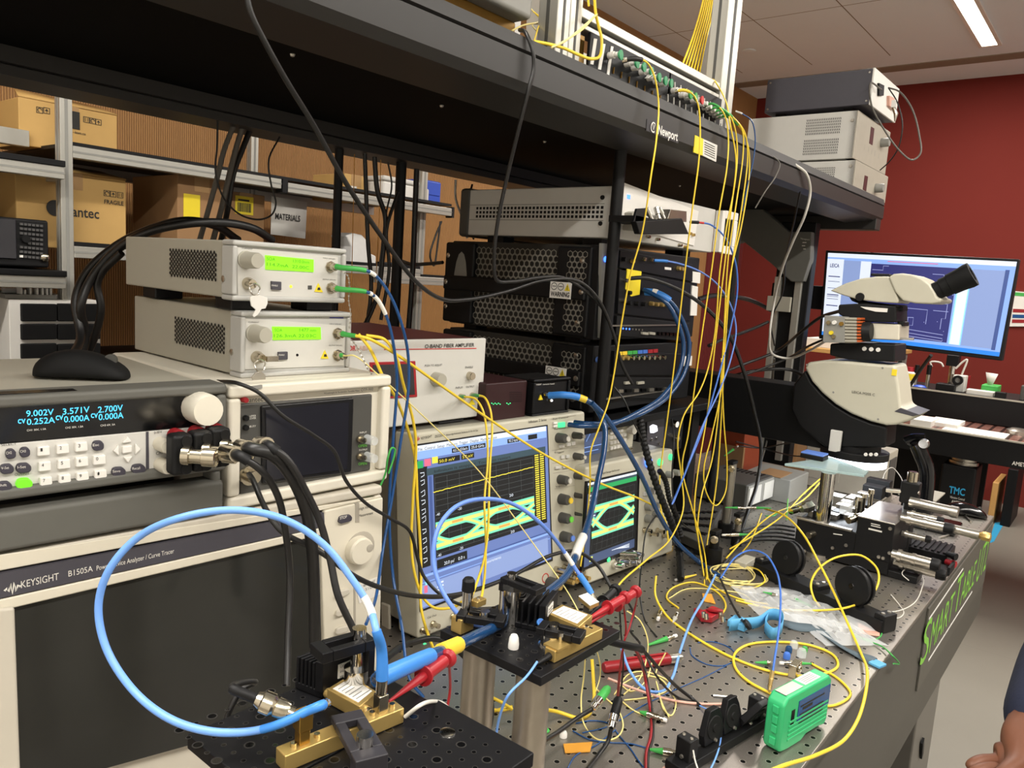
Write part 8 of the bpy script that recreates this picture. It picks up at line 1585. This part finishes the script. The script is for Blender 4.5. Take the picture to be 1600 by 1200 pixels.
a,b = at(1205,782,z=ZT),at(1236,768,z=ZT); zt_ = at(1215,745,y=a.y).z
t = thing('tan_box','small tan cardboard box behind the flat grey instrument','box',a); MB().box(a.x,a.x+.16,a.y-.05,a.y+.09,ZT+.0005,zt_+.005).build('carton','grey_mid',t,bev=.003); MB().box(a.x-.001,a.x+.10,a.y-.02,a.y+.05,zt_+.0052,zt_+.0065).build('top_flap','card_dk',t)
a = at(1180,800,z=ZT); t = thing('orange_carton','tan and orange carton standing behind the fibres under the boom','box',at(1150,740,x=2.3)); p,q = at(1122,735,x=2.35),at(1166,665,x=2.35); MB().box(2.35,2.5,q.y,p.y,ZT+.0005,q.z).build('carton','orange_box',t,bev=.003); MB().box(2.348,2.36,q.y-.001,p.y+.001,ZT+.001,ZT+(q.z-ZT)*.62).build('carton_band','card_dk',t)
a = at(1085,860,z=ZT); t = thing('keyboard','dark blue grey flat keyboard leaning behind the fibres beside the smaller oscilloscope','keyboard',a)
K = [at(*q,z=ZT+.03) for q in ((1040,800),(1128,795),(1098,850),(1060,832))]; MB().prism(K,(0,0,-.022)).build('keyboard_body','cable_navy' if False else 'grey_dark',t,bev=.003); m_ = MB()
for i in range(9):
 for j in range(4): c_ = K[0].lerp(K[1],(i+.5)/9.5).lerp(K[3].lerp(K[2],(i+.5)/9.5),(j+.5)/4.5); m_.box(c_.x-.007,c_.x+.007,c_.y-.006,c_.y+.006,ZT+.03,ZT+.033)
m_.build('key','black',t); MB().box(K[2].x,K[2].x+.02,K[2].y,K[2].y+.02,ZT+.0005,ZT+.01).build('keyboard_foot','black',t)
a = at(1243,790,z=ZT); b = at(1280,762,z=ZT)
t = thing('beige_cabinet','beige metal cabinet with a lit side standing behind the glass plate','cabinet',(2.45,.62,ZT))
MB().box(2.52,2.64,at(1385,740,x=2.52).y,at(1255,740,x=2.52).y,ZT+.0005,at(1385,708,x=2.52).z).build('cabinet_shell','beige_dk',t,bev=.004); MB().box(2.518,2.521,at(1312,740,x=2.52).y,at(1262,740,x=2.52).y,ZT+.03,at(1380,722,x=2.52).z).build('door_panel','beige_dk',t,bev=.001); yq = at(1385,740,x=2.52).y; MB().box(2.54,2.62,yq-.003,yq,ZT+.02,at(1385,720,x=2.52).z).build('side_opening','grey_dark',t)
a = at(1450,752,x=2.35); t = thing('black_gripper','glossy black articulated holder leaning behind the stage','holder',(a.x,a.y,ZT))
MB().tube(spline([V(a.x,a.y,ZT+.012),at(1448,735,x=2.35),at(1440,712,x=2.35),at(1433,695,x=2.35)]),.02,12,None).build('arm','black_gloss',t,bev=.0); MB().tube(spline([at(1415,688,x=2.35),at(1428,684,x=2.35),at(1445,684,x=2.35)]),.012,10).build('jaw','black_gloss',t); MB().tube(spline([at(1412,686,x=2.35),at(1425,698,x=2.35),at(1436,700,x=2.35)]),.007,8).build('finger','black_gloss',t); MB().lathe(at(1444,693,x=2.33),(-1,0,0),[(0,.014),(.012,.012)],14).build('pivot','steel',t); MB().box(a.x-.05,a.x+.06,a.y-.09,a.y+.04,ZT+.0004,ZT+.02).build('foot_plate','black_gloss',t,bev=.006)
p = at(1440,766,z=ZT+.06); t = thing('grey_plate','flat violet grey plate lying behind the probe holder','plate',(p.x,p.y,ZT)); MB().box(p.x-.06,p.x+.08,p.y-.05,p.y+.05,ZT+.045,ZT+.05).build('plate','case_grey',t,bev=.001); MB().box(p.x-.05,p.x+.07,p.y-.04,p.y+.04,ZT+.0004,ZT+.045).build('plate_block','anod',t)
mc2 = at(1514,806,z=ZT); mouse('glossy black computer mouse at the far right corner of the optical table',(mc2.x,mc2.y+.01,ZT+.0006),math.radians(-75),'black_gloss',.95)
a = at(1455,875,z=ZT); t = thing('control_pad','small dark blue box with a ribbed top beside the micrometers','box',a); MB().box(a.x-.02,a.x+.085,a.y-.035,a.y+.06,ZT+.0005,ZT+.026).build('box_body','anod',t,bev=.002); m_ = MB()
for k in range(7): m_.box(a.x-.015,a.x+.08,a.y-.03+k*.0125,a.y-.024+k*.0125,ZT+.026,ZT+.030)
m_.build('rib','black',t)
for c_,m in (((1478,865),'black'),((1465,874),'red')): p = at(*c_,x=a.x-.02); MB().lathe(V(p.x,a.y-.034,p.z),(-.4,-1,0),[(0,.007),(.014,.007),(.014,.0085),(.022,.0085)],14).build('button',m,t)
p = at(1478,893,z=ZT); tag(MB().box(p.x-.03,p.x+.03,p.y-.012,p.y+.04,ZT+.0005,ZT+.007).box(p.x-.03,p.x+.03,p.y-.012,p.y-.006,ZT+.007,ZT+.02).build('angle_bracket','black',None,bev=.001),'black angle foot plate at the table edge below the micrometers','bracket')
for l,a,b in (('steel tweezers lying at the right of the stage',(1468,840),(1510,830)),('metal hex key lying towards the black mouse',(1500,800),(1517,815))): cable('hand_tool',l,[(a[0],a[1],'t'),((a[0]+b[0])/2,(a[1]+b[1])/2-1,'t'),(b[0],b[1],'t')],.003,'steel',cat='tool',group='small hand tools')
p = at(1425,905,z=ZT); tag(MB().box(p.x-.03,p.x+.025,p.y-.015,p.y+.06,ZT+.0005,ZT+.016).build('mount_block','black',None,bev=.002),'black mounting block on the table under the white wire loop','block')
# == second table,shelf and clutter behind
xt = at(1600,690,z=.9).x
XT = 4.2
ya2,yb2_ = -1.6,1.15; zt2_ = at(1600,692,x=XT).z
t = thing('rear_optical_table','second black optical table with a reddish perforated top near the red wall','table',(XT+.6,-.3,0))
grid_mat('red_top','96685c','3a2420',(.05,.05),.007,off=(.01,.02),rough=.3,metal=.35)
MB().box(XT,XT+1.15,ya2,yb2_,zt2_-.006,zt2_).build('tabletop','red_top',t); MB().box(XT,XT+1.15,ya2,yb2_,zt2_-.125,zt2_-.006).build('table_core','black',t,bev=.004); MB().box(XT-.004,XT+.01,ya2,yb2_,zt2_-.006,zt2_+.001).build('edge_trim','case_grey',t); MB().box(XT+.5,XT+.53,at(1535,780,x=XT+.5).y,yb2_,.02,zt2_-.13).build('under_table_dark_sheet','black',t)  # last box: black sheet added to make the space under the table dark
for yy in (at(1500,720,x=XT).y,-1.2):
 lg = MB().box(XT+.04,XT+.22,yy-.07,yy+.08,0,zt2_-.165).build('leg','black',t,bev=.01); MB().lathe((XT+.12,yy,zt2_-.165),(0,0,1),[(0,.065),(.015,.065),(.015,.055),(.04,.055)],24).build('isolator','steel',lg)
q0,q1 = at(1482,770,x=XT+.036),at(1507,774,x=XT+.036); m_ = MB(); q1.z = q0.z-.004; lettering(m_,'TMC',V(XT+.0385,q0.y,q0.z),V(XT+.0385,q1.y,q0.z),(0,0,1),.035,bold=.02); m_.build('lettering','tape_blue',t)
m_ = MB(); a0,a1 = at(1484,778,x=XT+.036),at(1507,781,x=XT+.036); lettering(m_,'Vibration Control',V(XT+.0385,a0.y,a0.z),V(XT+.0385,a1.y,a0.z),(0,0,1),.011); a0,a1 = at(1486,786,x=XT+.036),at(1504,788,x=XT+.036); lettering(m_,'AMETEK',V(XT+.0385,a0.y,a0.z),V(XT+.0385,a1.y,a0.z),(0,0,1),.016,bold=.02); a0,a1 = at(1581,726,x=XT),at(1600,729,x=XT); lettering(m_,'AMETEK',V(XT-.002,a0.y,a0.z),V(XT-.002,a1.y-.03,a0.z),(0,0,1),.018,bold=.02); m_.build('lettering','text_lt',t)
zs_ = at(1600,628,x=XT+.45).z
sh = thing('rear_shelf','long black raised shelf on the second table carrying small tools and boxes','shelf',(XT+.6,-.3,zt2_)); xs_ = XT+.45
zs_ = at(1600,628,x=xs_).z
MB().box(xs_,xs_+.40,ya2,yb2_,zs_-.14,zs_).build('shelf_board','black',sh,bev=.004); MB().box(xs_-.004,xs_+.004,ya2,yb2_,zs_-.006,zs_+.002).build('edge_trim','case_grey',sh)
for yy in (at(1585,660,x=xs_).y,yb2_-.1): MB().box(xs_+.05,xs_+.20,yy-.04,yy+.02,zt2_,zs_-.139).build('shelf_support','black',sh)
p = at(1592,665,x=xs_+.02); MB().lathe((XT+.25,at(1592,665,x=XT+.25).y,zt2_),(0,0,1),[(0,.05),(.02,.05),(.03,.03)],20).build('support_foot','steel',sh)
def onshelf(px,py,dx=.1): return at(px,py,x=xs_+dx)
def bx(label,name,cat,a,b,m,d=.06,dx=.08,bev=.004,parts=()):
 p,q = onshelf(*a,dx),onshelf(*b,dx); t = thing(name,label,cat,((p.x),(p.y+q.y)/2,zs_)); y0_,y1_ = sorted((p.y,q.y)); MB().box(p.x,p.x+d,y0_,y1_,zs_+.0006,max(p.z,q.z)).build('body',m,t,bev=bev); return t,p.x,y0_,y1_,max(p.z,q.z)
t,x,y0_,y1_,z_ = bx('green tissue box with a white tissue sticking out on the rear shelf','tissue_box','tissue box',(1531,618),(1560,604),'green',.12); p = onshelf(1546,604); MB().add([V(x+.03,p.y-.012,z_),V(x+.05,p.y+.012,z_),V(x+.07,p.y+.03,onshelf(1543,583).z),V(x+.03,p.y-.03,onshelf(1552,584).z)],[(0,1,2,3)]).build('tissue','paper',t,solid=.004); m_ = MB(); q0,q1 = at(1536,611.5,x=x-.001),at(1550,612.5,x=x-.001); q1.z = q0.z; lettering(m_,'Kleenex',q0,q1,(0,0,1)); m_.build('lettering','text_lt',t)
bx('long flat clear and white box before the green tissue box','component_box','box',(1508,621),(1553,613),'case_white',.06,.02); t,x,y0_,y1_,z_ = bx('small white control box with a black knob on the rear shelf','control_unit','box',(1485,616),(1509,588),'case_white',.08,.08); p = at(1497,594,x=x-.001); MB().ring((x-.001,p.y,p.z),(-1,0,0),.026,.012,.02,16).build('knob','black',t); bx('dark red box behind the white control box','red_box','box',(1509,612),(1514,588),'red_dk',.06,.16); bx('black tool tray on the rear shelf in front of the steel post','tool_tray','tray',(1460,615),(1492,602),'black',.08,.03); bx('small black clamp body near the tissue box','black_clamp','clamp',(1553,623),(1572,614),'black',.04,.0); bx('grey and black mount at the right end of the rear shelf','optic_mount','mount',(1592,626),(1602,603),'grey_dark',.06,.05)
p = onshelf(1481,606); t = thing('steel_stand','steel post with a black clamp under the monitor on the rear shelf','stand',(p.x,p.y,zs_)); zt_ = onshelf(1482,572).z; MB().cyl((p.x+.05,p.y,zs_+.0005),(p.x+.05,p.y,zt_),.016,16).build('post','chrome',t); MB().box(p.x+.02,p.x+.08,p.y-.03,p.y+.03,zt_,zt_+.06).build('clamp','black',t,bev=.004); MB().cyl((p.x+.05,p.y,zs_+.0005),(p.x+.05,p.y,zs_+.012),.035,20).build('stand_base','black',t)
for k,(l,a,h) in enumerate((('left steel handled screwdriver standing upright on the rear shelf',1428,570),('right steel handled screwdriver standing upright on the rear shelf',1447,570))):
 p = onshelf(a,612); zt_ = onshelf(a+3,h).z; zm = zs_+(zt_-zs_)*.58; t = thing('screwdriver',l,'screwdriver',(p.x,p.y,zs_),'upright screwdrivers'); MB().cyl((p.x,p.y,zs_+.0005),(p.x,p.y,zm),.011,12).build('shaft','steel',t); MB().cyl((p.x,p.y,zm),(p.x,p.y,zt_),.012,12).build('grip','black',t)
p = onshelf(1418,608); zt_ = onshelf(1419,573).z; t = thing('spray_can','yellow and white spray can with a red cap behind the microscope','spray can',(p.x,p.y,zs_)); hh = zt_-zs_; MB().lathe((p.x,p.y,zs_+.0005),(0,0,1),[(0,.034),(hh*.7,.034),(hh*.76,.02)],20).build('can','white',t); MB().lathe((p.x,p.y,zs_+hh*.3),(0,0,1),[(0,.0345),(hh*.35,.0345)],20).build('yellow_band','yellow_lbl',t); MB().lathe((p.x,p.y,zs_+hh*.765),(0,0,1),[(0,.022),(hh*.22,.02)],16).build('cap','red',t)
tag(MB().ball(onshelf(1437,607),.03,12,(1,1.6,.7)).build('blue_cloth','blue_bin'),'small blue lump between the screwdrivers on the rear shelf','cloth')
for k,P in enumerate(([(1456,573),(1454,566),(1470,567),(1474,573)],[(1493,576),(1505,565),(1511,562),(1503,585)])): cable('wire',('left','right')[k]+' white wire loop hanging by the steel stand under the monitor',[(a,b,'x',xs_+.12) for a,b in P],.005,'cable_white',group='white wire loops')
cable('cable','thick black cable slanting from the monitor down behind the microscope',[(1455,555,'x',3.0),(1440,575,'x',3.05),(1425,598,'x',3.1),(1412,618,'x',3.15),(1405,640,'x',3.2)],.006,'cable_black',group='black cables')
cable('cable','black cable dropping from the monitor underside beside the spray can',[(1405,552,'x',3.0),(1408,580,'x',3.05),(1414,610,'x',3.1),(1410,640,'x',3.15)],.007,'cable_black',group='black cables')
for k,(a,b,l) in enumerate((((1425,662),(1455,668),'stack of white papers on the second table near the microscope nose'),((1455,660),(1500,668),'white booklet lying on the second table'),((1470,672),(1570,686),'large sheet of paper lying at the front edge of the second table'))):
 p,q = at(*a,z=zt2_),at(*b,z=zt2_); c0 = (p+q)/2; tag(MB().box(max(XT+.01,c0.x-.1),max(XT+.2,c0.x+.12),min(p.y,q.y),max(p.y,q.y),zt2_+.0006,zt2_+(.03,.02,.004)[k]).build('paper_sheet','paper'),l,'paper','papers on the second table')
t = thing('rear_desk','light wooden desk standing against the red wall behind the column','desk',(5.6,1.9,0)); zd = at(1290,545,x=5.3).z
MB().box(5.3,6.3,at(1370,545,x=5.3).y,at(1238,545,x=5.3).y,zd-.03,zd).build('desktop','wood_lt',t,bev=.004)
for yy in (at(1365,545,x=5.3).y,at(1244,545,x=5.3).y-.05): MB().box(5.32,5.36,yy,yy+.05,0,zd-.03).box(6.2,6.26,yy,yy+.05,0,zd-.03).build('leg','grey_mid',t)
p,q = at(1252,562,x=5.32),at(1322,548,x=5.32); tag(MB().box(5.36,5.6,min(p.y,q.y),max(p.y,q.y),zd+.0006,zd+.06).build('paper_stack','paper',None,bev=.003),'white paper stack on the wooden desk behind the microscope','paper')
p,q = at(1242,575,x=4.9),at(1265,545,x=4.9); tag(MB().box(4.9,5.15,min(p.y,q.y),max(p.y,q.y),0,.95).build('brown_carton','card_dk',None,bev=.004),'tall brown carton on the floor behind the column','box')
A = [at(1577,454,x=XW-.02),at(1610,457,x=XW-.02),at(1607,510,x=XW-.02),at(1572,510,x=XW-.02)]; t = thing('wall_chart','white sheet with coloured rows hanging on the red wall at the right border','chart',A[0]); 
def wq(fx,fy,d): p = A[0].lerp(A[1],fx).lerp(A[3].lerp(A[2],fx),fy); return V(XW-.02-d,p.y,p.z)
MB().prism([wq(0,0,0),wq(1,0,0),wq(1,1,0),wq(0,1,0)],(.018,0,0)).build('sheet','paper',t)
for k,(fy,m) in enumerate(((.03,'green'),(.5,'red_dk'),(.66,'blue_dk'),(.80,'red_dk'))): MB().prism([wq(.25 if k else .05,fy,.002),wq(.95,fy,.002),wq(.95,fy+.10,.002),wq(.25 if k else .05,fy+.10,.002)],(.002,0,0)).build('coloured_row',m,t)
for l,a,b,m in (('tall dark cabinet standing under the second table at the right',(1562,818),(1592,735),'black'),('low tan wooden box behind the leg of the second table',(1547,780),(1561,755),'wood_lt')):
 p,q = at(*a,x=6.3),at(*b,x=6.3); tag(MB().box(6.3,6.7,min(p.y,q.y),max(p.y,q.y),0,max(q.z,.2)).build('floor_cabinet',m,None,bev=.006),l,'cabinet')
p = at(1552,830,z=0); q = at(1568,812,z=0); tag(MB().prism([at(1543,850,z=.0012),at(1553,846,z=.0012),at(1570,816,z=.0012),at(1555,816,z=.0012)],(0,0,-.0008)).build('floor_tape','tape_blue'),'strip of blue tape on the grey floor by the far table corner','tape')
p = at(1500,830,x=3.2); 
# == the seated person at the right border: forearm,hand and sleeve
def limb(pts,rad,name,m,par,sub=2,fing=None):
 me = bpy.data.meshes.new(name); vs = [tuple(FR[par].inverted() @ Vector(p)) for p in pts]; es = [(i,i+1) for i in range(len(pts)-1)]
 rd = list(rad)
 if fing:
  for (root,chain,r) in fing:
   last = root
   for p,rr in zip(chain,r): vs.append(tuple(FR[par].inverted() @ Vector(p))); rd.append(rr); es.append((last,len(vs)-1)); last = len(vs)-1
 me.from_pydata(vs,es,[]); o = bpy.data.objects.new(name,me); COL.objects.link(o); o.parent = par; FR[o] = FR[par]
 md = o.modifiers.new('skin','SKIN'); md.use_smooth_shade = True
 sv = me.skin_vertices[0].data
 for i,r in enumerate(rd): sv[i].radius = (r,r) if not isinstance(r,tuple) else r
 sv[0].use_root = True
 s_ = o.modifiers.new('sub','SUBSURF'); s_.levels = s_.render_levels = sub
 me.materials.append(M[m]); return o
DP = 1.0
wr = at(1603,1177,D=DP); el = at(1668,1010,D=DP+.14); shd = el+V(-.02,-.22,.28)
t = thing('person','person in a navy long sleeved top, only wrist and hand showing at the lower right','person',(el.x,el.y,0))
kn = [at(1561,1190,D=DP),at(1563,1201,D=DP-.015),at(1568,1213,D=DP-.022),at(1575,1224,D=DP-.025)]
P = [el,el.lerp(wr,.55),wr,wr.lerp(sum(kn,V(0,0,0))/4,.6)]
fg = []
for k_,(mx,my),(tx,ty) in zip(kn,((1534,1189),(1534,1202),(1542,1216),(1553,1228)),((1511,1202),(1513,1217),(1524,1231),(1538,1241))):
 dk = depth(k_); m1 = at(mx,my,D=dk-.012); m2 = at((mx+tx)/2-2,(my+ty)/2-2,D=dk-.018); fg.append((3,[k_,m1,m2,at(tx,ty,D=dk-.016)],[.0105,.0090,.0082,.0068]))
fg.append((2,[at(1592,1192,D=DP-.025),at(1572,1208,D=DP-.045),at(1552,1222,D=DP-.052),at(1538,1230,D=DP-.05)],[.015,.0115,.010,.008]))
limb(P,[.046,.038,(.031,.024),(.037,.017)],'body','skin',t,2,fg)
sl = limb([shd,el,el.lerp(wr,.60),el.lerp(wr,.90)],[.075,.060,.048,.043],'sleeve','navy',t,2)
tor = limb([V(shd.x+.03,shd.y-.15,.50),V(shd.x+.02,shd.y-.16,.75),V(shd.x+.0,shd.y-.15,shd.z-.06),V(shd.x,shd.y-.14,shd.z+.06),V(shd.x-.01,shd.y-.14,shd.z+.12)],[.17,.16,.17,.10,.06],'torso_top','navy',t,2,[(2,[V(shd.x,shd.y-.03,shd.z-.01),shd],[.10,.078])])
sx_,sy_ = shd.x+.02,shd.y-.16
for k in (-1,1): limb([V(sx_+k*.09,sy_,.56),V(sx_+k*.12,sy_+.30,.56),V(sx_+k*.12,sy_+.34,.10),V(sx_+k*.12,sy_+.40,.05)],[.10,.075,.05,.045],'trouser_leg','navy',t,2)
for k in (-1,1): MB().ball((sx_+k*.12,sy_+.42,.042),.05,14,(1,2.2,.84)).build('shoe','black',t)
limb([V(shd.x-.01,shd.y-.14,shd.z+.10),V(shd.x-.01,shd.y-.13,shd.z+.19),V(shd.x-.01,shd.y-.12,shd.z+.27)],[.055,.060,.095],'head','skin',t,2)
MB().ball((shd.x-.01,shd.y-.15,shd.z+.33),.105,18,(.92,1.0,.9)).build('hair','black_matte',t)
limb([V(shd.x-.20,shd.y-.14,shd.z),V(shd.x-.24,shd.y-.08,shd.z-.28),V(shd.x-.20,shd.y+.14,.66)],[.075,.058,.045],'sleeve','navy',t,2)
ch = thing('stool','round dark stool under the person, outside the picture','stool',(sx_,sy_,0)); MB().lathe((sx_,sy_,.40),(0,0,1),[(0,.17),(.05,.18),(.06,.16)],24).build('seat','black',ch); MB().cyl((sx_,sy_,.02),(sx_,sy_,.40),.03).build('column','steel',ch); MB().lathe((sx_,sy_,0),(0,0,1),[(0,.22),(.02,.20),(.03,.04)],24).build('base','black',ch)
# == light and view
w = bpy.data.worlds.new('room_air'); sc.world = w; w.use_nodes = True
w.node_tree.nodes['Background'].inputs[0].default_value = (.9,.85,.78,1); w.node_tree.nodes['Background'].inputs[1].default_value = .05
sc.view_settings.view_transform = 'Standard'; sc.view_settings.look = 'None'; sc.view_settings.gamma = 1; sc.view_settings.use_curve_mapping = False
sc.view_settings.exposure = .0
